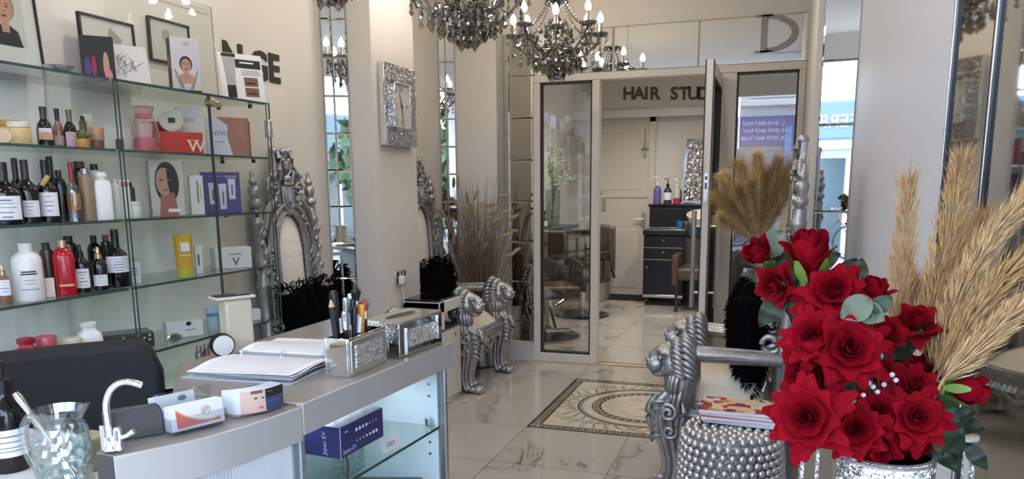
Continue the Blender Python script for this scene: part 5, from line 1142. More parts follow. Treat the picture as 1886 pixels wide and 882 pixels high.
B().bb(.008, .009, -W*.40, W*.30, H*.28, H*.88).obj('print', mat('pale grey print', (196, 194, 190), .6), t); portrait(t, W*.02, H*.60, .052, mat('printed headscarf', (150, 130, 118), .6), M_SKIN, mat('printed dark coat', (34, 34, 40), .6), x=.009)
t, W, H = picture('black framed white print standing on the shelf top, second from the left', (onx(141, 20, xt).y, onx(141, 20, xt).z), (onx(243, 40, xt).y, T0), xt, -.03, M_BLACK, .008, M_MOUNT)
B().prism([(-W*.1, H*.45), (W*.05, H*.88), (W*.26, H*.74), (W*.10, H*.30)], .0006, MT((.0082, 0, 0)) @ FX).obj('printed_robe', mat('printed stone', (170, 160, 150), .6), t); B().prism(disc(W*.10, H*.07, W*.34, H*.50), .0006, MT((.0082, 0, 0)) @ FX).obj('printed_hat', M_INK, t)
B().prism(disc(W*.14, H*.20, -W*.3, H*.3), .0006, MT((.0082, 0, 0)) @ FX).obj('printed_figure', M_HAIRD, t)
t, W, H = picture('small dark framed print hung higher on the wall beside the letters', (onx(268, 28, XL+.004).y, onx(268, 28, XL+.004).z), (onx(346, 80, XL+.004).y, onx(280, 111, XL+.004).z), XL+.003, 0, mat('dark grey frame', (60, 58, 56), .4), .007, M_MOUNT)
B().prism(disc(W*.10, H*.16, -.02, H*.62), .0006, MT((.0082, 0, 0)) @ FX).obj('printed_sketch', mat('soft grey print', (176, 174, 172), .6), t)
def card(label, px, py, w_, h_, m, x, rz, d_=.006, tilt=-.10, name='card'):
    s = spot(px, py, x, T0); k = mpp(s); W, H = w_*k, h_*k; t = thing(name, label, 'card' if name == 'card' else 'box', s, rot=(0, tilt, rz), group=GRP[0]); B().bb(-d_, 0, -W/2, W/2, 0, H).obj('board', m, t, bevel=.001); return t, W, H
t, W, H = card('dark fashion photo card with pink dresses leaning before the second picture', 181, 120, 56, 82, M_INK, -2.31, -.75)
for q, (yy, zz, a_, c_, mm) in enumerate(((-.3, .30, .10, .22, mat('printed violet dress', (70, 44, 110), .5)), (-.12, .32, .07, .25, mat('printed crimson dress', (140, 24, 56), .5)), (.24, .36, .09, .30, M_SKIN), (.30, .14, .10, .14, mat('printed rose dress', (206, 110, 130), .5)))): B().prism(disc(W*a_, H*c_, W*yy, H*zz), .0005, MT((.0003+.0002*q, 0, 0)) @ FX).obj('printed_figure', mm, t, smooth=False)
t, W, H = card('white card with a grey pencil sketch leaning on the shelf top', 243, 130, 68, 74, mat('white sketch card', (206, 202, 198), .6), -2.28, -.45, tilt=-.22)
b = B(); r7 = random.Random(8)
for q in range(16):
    y, z = r7.uniform(-.34, .2)*W, r7.uniform(.1, .6)*H; b.tube([(.0006, y, z), (.0006, y+r7.uniform(-.1, .15)*W, z+.12*H), (.0006, y+r7.uniform(-.05, .2)*W, z+.25*H)], [.0008, .003, .0008], 5, flat=.3)
b.obj('printed_sketch', M_GREY, t)
t, W, H = card('white box printed with a bare-shouldered woman on the shelf top', 343, 130, 50, 96, mat('white print box', (204, 200, 200), .5), -2.25, -.62, .06, 0, 'print_box')
t['category'] = 'box'
portrait(t, .0, H*.50, .030, M_HAIRD, M_SKIN, M_SKIN, x=.0004); front(t, -W*.5, W*.5, 0, H*.045, M_INK, 'print_band', .001)
for q in (-1, 1): B().tube([(.002, q*W*.40, H*.42), (.002, q*W*.24, H*.20), (.002, q*W*.14, H*.08)], [.003, .007, .009], 6, flat=.4).obj('printed_hand', M_SKIN, t)
txt('lettering', 'UY', .020, MT((.0006, W*.05, H*.88)) @ FX, M_GREY, t, .0002)
B().bb(-.058, -.002, -W/2-.0006, -W/2, 0, H).obj('dark_side', mat('printed dark brown', (70, 54, 48), .5), t); B().prism(disc(.016, .03, 0, H*.55), .0006, MT((-.03, -W/2-.0006, 0)) @ FYN).obj('side_face', M_SKIN2, t)
t, W, H = card('white product sheet with a tube picture at the right end of the shelf top', 449, 150, 82, 86, M_CARD, -2.24, -.52, .004, -.16)
front(t, -W*.12, W*.46, H*.70, H*.88, M_INK, 'print_band'); front(t, -.02*W, W*.30, H*.80, H*.83, M_PAPER, 'print_line', .0014)
for zz in (.32, .10):
    f = front(t, W*.04, W*.36, H*zz, H*(zz+.19), mat('printed brown photo', (122, 84, 70), .6), 'small_photo'); B().bb(.0008, .0013, W*.10, W*.30, H*(zz+.05), H*(zz+.08)).obj('printed_lips', M_INK, f)
for zz in (.64, .60, .56): front(t, -.0*W, W*.42, H*zz, H*(zz+.012), M_GREY, 'print_line')
B().prism([(-W*.36, H*.32), (-W*.16, H*.32), (-W*.12, H*.92), (-W*.40, H*.92)], .0007, MT((.0002, 0, 0)) @ FX).obj('printed_tube', mat('printed silver tube', (170, 168, 166), .4), t, smooth=False); front(t, -W*.36, -W*.16, H*.06, H*.32, M_INK, 'printed_cap', .001); front(t, -W*.42, -W*.10, H*.92, H*.99, M_INK, 'printed_end', .001)
pa_, pb_ = onx(380, 10, XL+.03), onx(402, 168, XL+.03)
t = thing('wall_screen', 'clear glass panel leaning on the wall above the shelves left of the letters', 'glass screen', (XL+.03, pb_.y, T0), rot=(0, -.02, 0)); gh_ = pa_.z-T0
gp_ = B().bb(0, .005, -.62, 0, 0, gh_).obj('pane', M_DOORG, t, smooth=False); B().bb(-.0005, .0055, -.003, 0, 0, gh_).bb(-.0005, .0055, -.62, 0, gh_-.002, gh_).obj('bevelled_edge', mat('pale glass edge', (176, 170, 158), .2, .2), gp_, smooth=False)
s = spot(108, 130, -2.27, T0); k = mpp(s); t = thing('glass_dish', 'shallow silvered dish lying on the shelf top between the pictures', 'dish', s, -.5); B().lathe([(.02, 0), (.03, .004), (26*k, .020), (27*k, .022), (25*k, .022), (.02, .008)], 28, MT((0, 0, .0), (0, .0, 0))).obj('dish', mat('silvered dish', (.7, .69, .66), .2, .9), t)
s = spot(118, 136, -2.24, T0); tag(B().tube([(0, -.06, .004), (0, .09, .004)], .004, 8, flat=.6).obj('metal_rod', M_SILVER_D), 'thin dark metal rod beside the silvered dish', 'rod').location = s

# ------------------------------------------------------------------ reception counter
CZ = .9
M_CTR = mat('grey silver laminate', (184, 182, 180), .30, .25, var=.02, vscale=4)
M_CTRT = mat('brushed grey counter top', (146, 141, 136), .28, .2, var=.03, vscale=6)
M_DGREY = mat('dark grey lacquer', (62, 60, 62), .2)
fr_pts = [(-.985, 2.295), (-1.038, 1.512)]                       # straight right section
lf = [(-1.040, 1.506), (-1.055, 1.42), (-1.074, 1.33), (-1.104, 1.245), (-1.145, 1.170), (-1.190, 1.098)]
t = thing('reception_counter', 'grey curved reception counter with a glass display front', 'counter', (-1.3, 1.7, 0))
def L2(p): return (p[0]+1.3, p[1]-1.7)
bk = -1.632
B().prism([L2(p) for p in [fr_pts[0], (bk+.03, 2.62), (bk, 2.59), (bk, 1.77), (-1.42, 1.512), fr_pts[1]]][::-1], .022, MT((0, 0, CZ-.022))).obj('top', M_CTRT, t, bevel=.003)
def slab(name, front, z0, z1, m, th=.02, ins=0):
    b = B(); n = len(front); vs = []; 
    for x, y in front:
        X, Y = L2((x, y)); vs += [(X-ins, Y, z0), (X-ins, Y, z1), (X-ins-th, Y, z0), (X-ins-th, Y, z1)]
    fs = []
    for i in range(n-1):
        a, c = 4*i, 4*i+4; fs += [(a, c, c+1, a+1), (a+2, a+3, c+3, c+2), (a+1, c+1, c+3, a+3), (a, a+2, c+2, c)]
    fs += [(0, 1, 3, 2), (4*n-4, 4*n-2, 4*n-1, 4*n-3)]; b.add(vs, fs); return b.obj(name, m, t, bevel=.002)
slab('fascia', [(-.984, 2.297), (-1.0365, 1.508)], CZ-.078, CZ+.0, M_CTR)
B().prism([L2(p) for p in [(-.99, 2.297), (bk, 2.62), (bk, 2.60), (-1.0, 2.275)]], .07, MT((0, 0, CZ-.078))).obj('end_fascia', M_CTR, t, bevel=.002)
B().prism([L2(p) for p in lf+[(-1.24, 1.105), (-1.285, 1.185), (-1.215, 1.262), (-1.416, 1.506)]], .02, MT((0, 0, CZ-.026))).obj('curved_top', M_CTRT, t, bevel=.003)
slab('curved_fascia', [(x+.002, y) for x, y in lf], CZ-.090, CZ-.007, M_CTR, .018)
B().prism([L2(p) for p in ((-1.190, 1.095), (-1.186, 1.108), (-1.236, 1.118), (-1.240, 1.104))][::-1], .09, MT((0, 0, CZ-.097))).obj('end_cap', M_DGREY, t, bevel=.002)
# dark upstand behind the tap
a, c = onz(222, 806, CZ), onz(302, 793, CZ); dd = (c-a); ang = math.atan2(dd.y, dd.x); Lr = dd.length
b = B().prism([(0, 0), (Lr*1.0, 0), (Lr*1.0, .045), (Lr*.93, .062), (Lr*.86, .068), (-.03, .068), (-.03, 0)], .012, Matrix.Translation((a.x+1.3, a.y-1.7, CZ-.004)) @ Matrix.Rotation(ang, 4, 'Z') @ FYN); b.obj('upstand', M_DGREY, t, bevel=.003)
# ribbed panel below the curved section
b = B(); n = 110; pts = []
for i in range(n+1):
    f = i/n*(len(lf)-1); k = min(int(f), len(lf)-2); u = f-k; x, y = lf[k][0]+(lf[k+1][0]-lf[k][0])*u, lf[k][1]+(lf[k+1][1]-lf[k][1])*u; pts.append((x-.035+.0035*(i % 2), y))
vs = [L2(p)+(z,) for z in (.06, CZ-.09) for p in pts]; b.add(vs, [(i, n+1+i, n+2+i, i+1) for i in range(n)]); b.obj('ribbed_panel', mat('ribbed silver panel', (176, 180, 184), .25, .5), t, smooth=False, solid=.003)
# glazed display section
def G(x, y): return L2((x, y))
Yn, Yf = 1.53, 2.262; xn, xf_ = -1.065, -1.012
M_ALU = mat('anodised aluminium', (186, 188, 192), .25, .8); M_PALE = mat('pale blue white panel', (206, 222, 228), .4)
for (x, y) in ((xf_+.006, Yf+.006), (xn, Yn)): X, Y = G(x, y); B().bb(X-.022, X, Y, Y+.022, 0, CZ-.078).obj('post', M_ALU, t, bevel=.003)
X, Y = G(xf_, Yf); B().bb(-1.38+1.3, X-.02, Y, Y+.018, .05, CZ-.08).obj('end_panel', M_PALE, t, bevel=.001)
X0, Y0 = G(-1.40, Yn); B().bb(X0-.015, X0, Y0, Y+.018, .05, CZ-.08).obj('back_panel', mat('dimpled white panel', (200, 216, 220), .3, bump=.6, bscale=55), t, bevel=.001)
X1, Y1 = G(xn, Yn); B().bb(X0, X1-.02, Y1-.02, Y1, .05, CZ-.08).obj('near_panel', M_PALE, t)
B().bb(X0, X1-.0, Y1, Y, .03, .06).obj('base_board', M_ALU, t)
b = B(); zz = .62
sh = B().prism([G(-1.395, Yn+.005), G(-1.395, Yf-.002), G(xf_-.012, Yf-.002), G(xn-.012, Yn+.005)][::-1], .008, MT((0, 0, zz-.008))).obj('glass_shelf', M_SHELF, t, smooth=False)
B().prism([G(xn-.012, Yn+.005), G(xf_-.012, Yf-.002), G(xf_-.0135, Yf-.002), G(xn-.0135, Yn+.005)], .0082, MT((0, 0, zz-.0081))).obj('shelf_edge', M_GEDGE, sh, smooth=False)
for (x, y) in ((xf_-.05, Yf-.012), (-1.3, Yf-.012)): X2, Y2 = G(x, y); B().bb(X2-.008, X2+.008, Y2-.01, Y2+.01, zz, zz+.03).obj('shelf_clip', M_CHROME, sh, bevel=.003)
b = B()
for z in (.52, .56, .72, .76): X2, Y2 = G(xf_-.05, Yf-.001); b.lathe([(.0045, 0), (.0045, .002)], 10, MT((X2, Y2, z)) @ FYN)
b.obj('peg_holes', M_STEEL, t)
l = bpy.data.lights.new('added_fill_light', 'AREA'); l.shape = 'RECTANGLE'; l.size = .04; l.size_y = .55; l.energy = 1.3; l.color = (.80, .93, 1)  # added fill lamp that brightens the display interior, otherwise lit by daylight
lo = bpy.data.objects.new('added_fill_light', l); COL.objects.link(lo); lo.location = (-1.16, 1.9, CZ-.085)
B().bb(-1.34+1.3, -1.06+1.3, 1.62-1.7, 2.18-1.7, CZ-.082, CZ-.079).obj('added_light_strip', M_WHITE, t)  # white strip added above the fill lamp
# lower desk beside the counter
t = thing('work_desk', 'pale low desk beside the counter under the glass jug', 'desk', (-1.6, 1.15, 0))
B().bb(-.22, .33, -.35, .26, .77, .80).obj('desk_top', mat('pale desk laminate', (206, 206, 204), .35), t, bevel=.004)
for x, y in ((-.19, -.32), (.29, -.32), (-.19, .22)): B().bb(x-.02, x+.02, y-.02, y+.02, 0, .77).obj('leg', M_ALU, t, bevel=.003)

# ---- on the counter
def at_c(px, py, z=CZ): return onz(px, py, z)
# tissue box
p0, p1, pL = at_c(737, 661), at_c(815, 632), at_c(712, 655); ux = (p1-p0); Lx = ux.length; rz = math.atan2(ux.y, ux.x); Wd = .13
hT = ony(737, 594, p0.y).z-CZ
t = thing('tissue_box', 'long mirrored tissue box with a crushed glass band on the counter', 'tissue box', p0, rz)      # local x along the front, y towards the back
B().bb(0, Lx, 0, Wd, 0, hT-.006).obj('mirror_body', mat('tinted mirror', (.56, .56, .54), .05, 1), t, bevel=.003)
tp = B(); el = disc(Lx*.36, Wd*.20, Lx*.5, Wd*.52, 28)
rect = [(Lx*.5+(Lx*.5+.004)*max(-1, min(1, 1.42*math.cos(2*PI*i/28))), Wd*.5+(Wd*.5+.004)*max(-1, min(1, 1.42*math.sin(2*PI*i/28)))) for i in range(28)]
vs = [(x, y, hT-.006) for x, y in rect]+[(x, y, hT) for x, y in rect]+[(x, y, hT-.006) for x, y in el]+[(x, y, hT) for x, y in el]; fs = []
for i in range(28): j = (i+1) % 28; fs += [(i, j, 28+j, 28+i), (28+i, 28+j, 84+j, 84+i), (j, i, 56+i, 56+j), (56+j, 56+i, 84+i, 84+j)]
tp.add(vs, fs); tp.obj('top_plate', mat('frosted top mirror', (.74, .76, .70), .12, .9), t, smooth=False)
B().prism(el, .0015, MT((0, 0, hT-.0058))).obj('slot', M_BLACK, t, smooth=False)
B().bb(Lx*.16, Lx*.86, -.004, .002, hT*.24, hT*.74).obj('crushed_band', M_CRUSH, t, smooth=False); B().bb(-.002, .002, Wd*.3, Wd*.95, hT*.2, hT*.95).obj('crushed_end', M_CRUSHF, t, smooth=False)
B().bb(Lx*.13, Lx*.16, -.006, .002, .004, hT*.8).obj('mirror_trim', M_CHROME, t, bevel=.002); B().bb(Lx*.86, Lx*.89, -.006, .002, hT*.2, hT-.01).obj('mirror_trim', M_CHROME, t, bevel=.002)
# mirrored pen box with its pens
q0, q1 = at_c(645, 696), at_c(713, 665); ux = q1-q0; Lx = ux.length; rz = math.atan2(ux.y, ux.x); Wd = (at_c(606, 690)-q0).length; hP = ony(643, 625, q0.y).z-CZ
t = thing('pen_box', 'open mirrored pen box with a crushed glass front on the counter', 'pen holder', q0, rz)
MB_ = mat('silvered mirror', (.80, .81, .78), .04, 1); g = .006
B().bb(0, Lx, 0, g, 0, hP).bb(0, Lx, Wd-g, Wd, 0, hP).bb(0, g, g, Wd-g, 0, hP).bb(Lx-g, Lx, g, Wd-g, 0, hP).bb(g, Lx-g, g, Wd-g, 0, g).obj('mirror_sides', MB_, t, bevel=.0015)
B().bb(Lx*.04, Lx*.96, -.003, .002, hP*.05, hP*.94).obj('front_plate', mat('satin front mirror', (.66, .67, .62), .18, .8), t, bevel=.002); B().bb(Lx*.14, Lx*.84, -.006, 0, hP*.20, hP*.78).obj('crushed_panel', M_CRUSHF, t, smooth=False)
X = Matrix.Translation(q0) @ Matrix.Rotation(rz, 4, 'Z')
def pen(label, x, y, tx, ty, L_, m, kind, m2=None, r=.0042):
    r *= 1.55; L_ *= 1.36
    base = X @ Vector((x, y, g+.001)); d = (X.to_3x3() @ Vector((tx, ty, 1))).normalized()
    nm = {'pencil': 'pencil', 'brush': 'makeup_brush', 'scissors': 'scissors', 'paper': 'paper_stack'}.get(kind, 'pen')
    t = thing(nm, label, nm.replace('_', ' '), M=look(base, d), group='pens in the mirrored pen box')
    if kind == 'pencil': B().lathe([(r, 0), (r, L_*.88)], 6).obj('barrel', m, t, smooth=False); B().lathe([(r, L_*.88), (r*.35, L_*.97)], 10).obj('sharpened_wood', mat('pale wood', (214, 172, 120), .6), t); B().lathe([(r*.36, L_*.97), (.0004, L_)], 8).obj('lead', M_INK, t)
    elif kind == 'pen': B().lathe([(r*.5, 0), (r, .012), (r, L_*.72)], 12).obj('barrel', m, t); B().lathe([(r*1.15, L_*.70), (r*1.15, L_*.97), (r*.8, L_)], 12).bb(r*.9, r*1.5, -.0015, .0015, L_*.74, L_*.97).obj('cap', m2 or m, t)
    elif kind == 'brush': B().lathe([(r*.6, 0), (r, L_*.5), (r*.8, L_*.72)], 10).obj('barrel', m, t); B().lathe([(r*1.1, L_*.70), (r*1.1, L_*.82)], 10).obj('ferrule', M_CHROME, t); B().lathe([(r, L_*.82), (r*1.9, L_*.93), (r*.6, L_)], 12).obj('bristles', m2, t)
    elif kind == 'paper': B().bb(-.014, .014, -.0012, .0012, 0, L_).obj('sheet', m, t)
    return t
bk_ = mat('matt black lacquer', (18, 18, 20), .35); wp = mat('white pen plastic', (226, 226, 230), .3); bl = mat('blue pen plastic', (34, 46, 110), .3)
pen('black pencil with a sharp pale tip, leftmost in the pen box', .030, Wd*.6, -.13, .02, .155, bk_, 'pencil', r=.0055)
pen('thick black pen leaning left behind the sharp pencil', .036, Wd*.7, -.06, .0, .165, bk_, 'pen', r=.0065)
pen('black pen with a silver cap beside the thick black pen', .046, Wd*.4, -.10, -.02, .125, bk_, 'pen', M_CHROME, .005)
pen('white card strip standing among the pens', .056, Wd*.5, -.02, 0, .118, wp, 'paper')
pen('black clip pen before the white card strip', .058, Wd*.3, .12, 0, .130, bk_, 'pen')
pen('slim black pen with a white tip in the middle of the pen box', .064, Wd*.22, .22, 0, .108, bk_, 'pen', wp, .0035)
pen('chrome pen standing upright in the middle of the pen box', .075, Wd*.6, -.03, 0, .146, M_CHROME, 'pen')
pen('white pen with a black end in the pen box', .085, Wd*.5, .06, 0, .142, wp, 'pen', bk_)
pen('dark blue pen next to the white pen with black end', .098, Wd*.5, -.04, 0, .126, bl, 'pen')
pen('second white strip standing among the pens, farther right', .088, Wd*.3, .10, 0, .110, wp, 'paper')
pen('orange pencil leaning right in the pen box', .100, Wd*.3, .10, 0, .130, mat('orange lacquer', (230, 150, 40), .35), 'pen', None, .0055)
pen('silver pen behind the orange pencil', .112, Wd*.7, -.02, 0, .150, M_CHROME, 'pen')
pen('brown wooden brush with black bristles sticking up tallest', .118, Wd*.55, .02, 0, .165, mat('copper brown lacquer', (150, 110, 88), .3), 'brush', bk_, .005)
pen('dark red pen at the right end of the pen box', .136, Wd*.5, .04, 0, .130, mat('dark red plastic', (92, 22, 30), .3), 'pen', bk_)
pen('black brush at the right end of the pen box', .146, Wd*.4, .02, 0, .136, bk_, 'brush', mat('bristle rose', (160, 90, 92), .7))
# business cards in a clear tray
a, c = at_c(318, 800), at_c(415, 776); ux = c-a; Lx = ux.length; rz = math.atan2(ux.y, ux.x)
t = thing('card_holder', 'clear acrylic card holder at the counter edge', 'card holder', a, rz); M_ACR = glass_mat('clear acrylic', (.92, .94, .96), .07)
B().bb(-.004, Lx+.004, -.004, -.002, 0, .032).bb(-.004, -.002, -.004, .085, 0, .030).bb(Lx+.002, Lx+.004, -.004, .085, 0, .030).bb(-.004, Lx+.004, -.004, .085, 0, .003).bb(-.004, Lx+.004, .060, .063, 0, .075).obj('tray', M_ACR, t, smooth=False)
X = Matrix.Translation(a) @ Matrix.Rotation(rz, 4, 'Z')
t = thing('business_cards', 'stack of white business cards with a coral swoosh in the clear holder', 'cards', M=X @ MT((0, 0, .003), (-.14, 0, 0))); hC = .052
b = B()
for k in range(16): b.bb(.001*(k % 3), Lx-.001*(k % 2), .0005+k*.0021, .0022+k*.0021, 0, hC-.0005*(k % 3))
b.obj('cards', M_PAPER, t, smooth=False); sw = [(Lx*.10, hC*.08), (Lx*.92, hC*.14)]+[(Lx*(.92-.82*i/12), hC*(.20+.62*(i/12)**2.4-.05*math.sin(PI*i/12))) for i in range(13)]
B().prism(sw, .0004, MT((0, -.0004, 0)) @ FYN).obj('coral_swoosh', mat('coral print', (216, 104, 92), .5), t, smooth=False)
B().prism([(x, y+hC*.06) for x, y in sw[2:]]+[(x, y+hC*.0) for x, y in reversed(sw[2:])], .0005, MT((0, -.0005, 0)) @ FYN).obj('peach_line', mat('peach print', (236, 170, 120), .5), t, smooth=False)
b = B().tube([(Lx*.66+.010*math.cos(q*PI/10), -.0006, hC*.62+.010*math.sin(q*PI/10)) for q in range(20)], .0006, 5, closed=True, up=(0, 1, 0))
for q in range(6): b.tube([(Lx*.66+.006*math.cos(q)+.003*math.cos(w*PI/5), -.0006, hC*.62+.004*math.sin(q*1.7)+.003*math.sin(w*PI/5)) for w in range(10)], .0004, 4, closed=True, up=(0, 1, 0))
b.obj('printed_emblem', mat('dull gold print', (196, 160, 110), .5), t)
t = thing('business_cards', 'white cards with a small grey emblem standing behind the coral cards', 'cards', M=X @ MT((-.004, .066, .0), (-.2, 0, 0))); b = B()
for k in range(8): b.bb(0, Lx*.80, k*.0022, k*.0022+.0015, 0, .066)
b.obj('cards', M_PAPER, t, smooth=False); B().prism(disc(.010, .006, Lx*.56, .054, 14), .0003, MT((0, -.0004, 0)) @ FYN).obj('printed_emblem', M_GREY, t)
# fanned leaflets with a face
a, c = at_c(432, 765), at_c(522, 745); dd = c-a; Lx = dd.length; rz = math.atan2(dd.y, dd.x); hL = ony(522, 706, c.y).z-CZ
t = thing('leaflet_stack', 'curved stack of leaflets showing a pale face beside a navy panel', 'leaflets', a, rz); t_ = t; b = B()
def cv(u): return .018*math.sin(PI*u)*-1
for k in range(11):
    off = k*.0042
    b.add([(Lx*u-.0008*k, cv(u)+off, z) for z in (0, hL) for u in [i/10 for i in range(11)]], [(i, i+1, 12+i, 11+i) for i in range(10)])
b.obj('leaflets', M_PAPER, t, smooth=False, solid=.0008)
def cpatch(name, u0, u1, z0, z1, m, lift=.0012): 
    n = 8; b = B().add([(Lx*(u0+(u1-u0)*i/n), cv(u0+(u1-u0)*i/n)-lift, z) for z in (z0, z1) for i in range(n+1)], [(i, i+1, n+2+i, n+1+i) for i in range(n)]); return b.obj(name, m, t)
cpatch('navy_panel', .56, 1, hL*.02, hL*.60, mat('navy print', (58, 74, 112), .5)); cpatch('black_panel', .56, 1, hL*.60, hL, M_INK); cpatch('print_line', .62, .9, hL*.40, hL*.43, M_GREY, .0016); cpatch('print_line', .60, .72, hL*.84, hL*.88, M_GREY, .0016)
cpatch('printed_skin', .10, .56, 0, hL, mat('printed pale skin', (222, 186, 172), .5)); cpatch('printed_hair', .28, .50, hL*.86, hL, mat('printed brown hair', (120, 84, 66), .6), .0016)
B().prism(disc(Lx*.035, hL*.035, Lx*.36, hL*.66, 12), .0004, MT((0, -.0192, 0)) @ FYN).prism(disc(Lx*.03, hL*.03, Lx*.50, hL*.64, 12), .0004, MT((0, -.0200, 0)) @ FYN).obj('printed_eyes', M_HAIRD, t); B().prism(disc(Lx*.05, hL*.04, Lx*.46, hL*.22, 12), .0004, MT((0, -.0200, 0)) @ FYN).obj('printed_lips', mat('printed coral lips', (196, 100, 96), .5), t)
B().bb(-.01, Lx+.004, .040, .046, 0, hL*.95).bb(-.01, Lx+.004, -.0215, .046, .0, .002).obj('rack', M_ACR, t, smooth=False)
# ring binder lying open
bp = [at_c(336, 688), at_c(560, 700), at_c(640, 655), at_c(440, 640)]
cx_ = at_c(480, 668); yaw = math.atan2(at_c(640, 652).y-at_c(440, 672).y, at_c(640, 652).x-at_c(440, 672).x)
a0 = at_c(338, 697); a1 = at_c(437, 660); ee = a1-a0; Le = ee.length
t = thing('ring_binder', 'open ring binder filled with hand-written lists on the counter', 'binder', at_c(440, 664))
# local frame: x along the rings, y away from the camera side
r0, r1 = at_c(437, 662), at_c(612, 672); ru = (r1-r0); t.rotation_euler = (0, 0, math.atan2(ru.y, ru.x)); t.location = r0; RW = ru.length
def page(sgn, n, wig, L_, name, m):
    b = B()
    for k in range(n):
        def fn(u, v): return (RW*u+.004*math.sin(k*1.7), sgn*(.012+L_*v), .006+.0022*k+.018*math.sin(PI*min(1, v*1.2))*(.6 if sgn > 0 else .35)+wig*math.sin(5*v+3*u+k)*v)
        b.grid(fn, 10, 10)
    return b.obj(name, m, t)
B().bb(-.01, RW+.01, -.24, .012, 0, .003).bb(-.01, RW+.01, .0, .235, 0, .003).obj('cover', mat('pale grey binder cover', (176, 180, 190), .4), t, bevel=.001)
B().bb(RW*.72, RW*1.04, .05, .20, .003, .005).obj('blue_sheet', mat('blue sheet', (74, 122, 176), .4), t)
pf = page(-1, 7, .003, .215, 'left_pages', M_PAPER); pb_ = page(1, 9, .004, .20, 'right_pages', M_PAPER)
for sgn, par, k0, L_ in ((-1, pf, 6, .215), (1, pb_, 8, .20)):
    b = B()
    for q in range(15):
        v = .08+.86*q/15
        def fn2(u, w): vv = v+w*.010; uu = .06+.88*u; return (RW*uu+.004*math.sin(k0*1.7), sgn*(.012+L_*vv), .0066+.0022*k0+.018*math.sin(PI*min(1, vv*1.2))*(.6 if sgn > 0 else .35)+(.003 if sgn < 0 else .004)*math.sin(5*vv+3*uu+k0)*vv)
        b.grid(fn2, 10, 1)
    b.obj('written_lines', mat('faint pencil lines', (176, 176, 190), .7), par)
for q in (.08, .5, .92): B().tube([(RW*q, .012*math.cos(w)*1.4, .014+.018*math.sin(w)) for w in [PI*1.15*i/12-.1 for i in range(13)]], .0016, 6, up=(1, 0, 0)).obj('ring', M_CHROME, t)
# cream device at the back edge
a, c = at_c(416, 657), at_c(478, 644); pd = (a+c)/2; hD = onz(440, 648, CZ); hDv = ony(430, 548, pd.y).z-CZ; wD = abs(mpp(pd))*64
t = thing('card_terminal_stand', 'cream upright device with a black slotted top at the counter back', 'device', (pd.x-.01, pd.y, CZ), -.50)
B().prism([(-.045, 0), (.018, 0), (.018, hDv-.012), (.006, hDv-.0), (-.045, hDv-.0)], wD*.78, MT((0, wD*.39, 0)) @ Matrix(((1, 0, 0, 0), (0, 0, -1, 0), (0, 1, 0, 0), (0, 0, 0, 1)))).obj('body', mat('cream device shell', (196, 188, 166), .4), t, bevel=.008, seg=3)
B().bb(-.05, .02, -wD*.62, wD*.5, hDv-.002, hDv+.006).obj('top_plate', mat('cream device top', (206, 200, 184), .35), t, bevel=.002); B().bb(-.044, .008, -wD*.58, wD*.40, hDv+.005, hDv+.009).obj('black_inset', M_BLACK, t, bevel=.001); B().bb(-.03, -.02, wD*.05, wD*.34, hDv+.0085, hDv+.0115).obj('slot', M_CHROME, t)
s = at_c(421, 652); p = Vector((pd.x-.035, pd.y-.055, CZ)); t = thing('speaker_puck', 'round white speaker with a dark rim beside the cream device', 'speaker', (p.x, p.y, CZ), -.6)
B().lathe([(.036, 0), (.036, .02), (.033, .026), (0, .026)], 28, MT((0, 0, .037)) @ FX).obj('shell', M_BLACK, t); B().lathe([(.0, .0), (.031, .0), (.030, .003), (0, .004)], 28, MT((.026, 0, .037)) @ FX).obj('face', M_WPL, t)
# tap, jug, black bottle, beige box
s = at_c(205, 828); k = mpp(s); t = thing('tap', 'chrome swan-neck tap at the curved end of the counter', 'tap', s, 0)
ru = (RX*1.0); ru = Vector((ru.x, ru.y, 0)).normalized()
def U(px_, up): return (ru.x*px_*k, ru.y*px_*k, up*k)
B().tube(smooth([U(0, 0), U(-1, 55), U(-1, 86), U(8, 110), U(24, 124), U(44, 128), U(66, 122)]), .0066, 14, up=(ru.y, -ru.x, .01)).obj('spout', M_CHROME, t)
B().lathe([(.014, 0), (.013, .005), (.009, .010), (.008, .03)], 20).obj('base', M_CHROME, t)
B().lathe([(.0085, 0), (.0085, .040), (.006, .046)], 18, MT(U(15, 0))).tube([U(16, 22), U(30, 26), U(46, 36)], [.006, .005, .006], 10).obj('lever', M_CHROME, t); B().bb(-.004, .004, -.004, .004, 0, .05).obj('pop_up_rod', M_CHROME, t).location = U(-12, 0)
s = onz(190, 842, .80); s = Vector((-1.33, 1.20, .80)); s = onz(180, 860, .80)
tag(B().bb(-.03, .03, -.03, .03, 0, .075).obj('soap_block', mat('beige block', (168, 160, 128), .5), bevel=.006), 'small beige block on the desk between the jug and the tap', 'box').location = (s.x-.01, s.y, .80)
jz = .80; jp = onz(122, 893, jz); k = mpp(jp)
M_CUT = glass_mat('cut glass', (.94, .965, .965), .13, .02, 1.1); t = thing('glass_jug', 'cut glass jug with handle and spoon on the pale desk', 'jug', jp, math.atan2(ru.y, ru.x))
def cut(prof, b, n=36):
    vs = []; fs = []
    for j, (r, z) in enumerate(prof):
        for i in range(n): a = 2*PI*i/n; rr = r*(1+(.045 if 1 < j < len(prof)-4 else 0)*(1 if (i//2+j) % 2 else -1)); vs.append((rr*math.cos(a), rr*math.sin(a), z))
    for j in range(len(prof)-1):
        for i in range(n): a, c = j*n+i, j*n+(i+1) % n; fs.append((a, c, c+n, a+n))
    return b.add(vs, fs)
W_, Hh = 47*k, 150*k
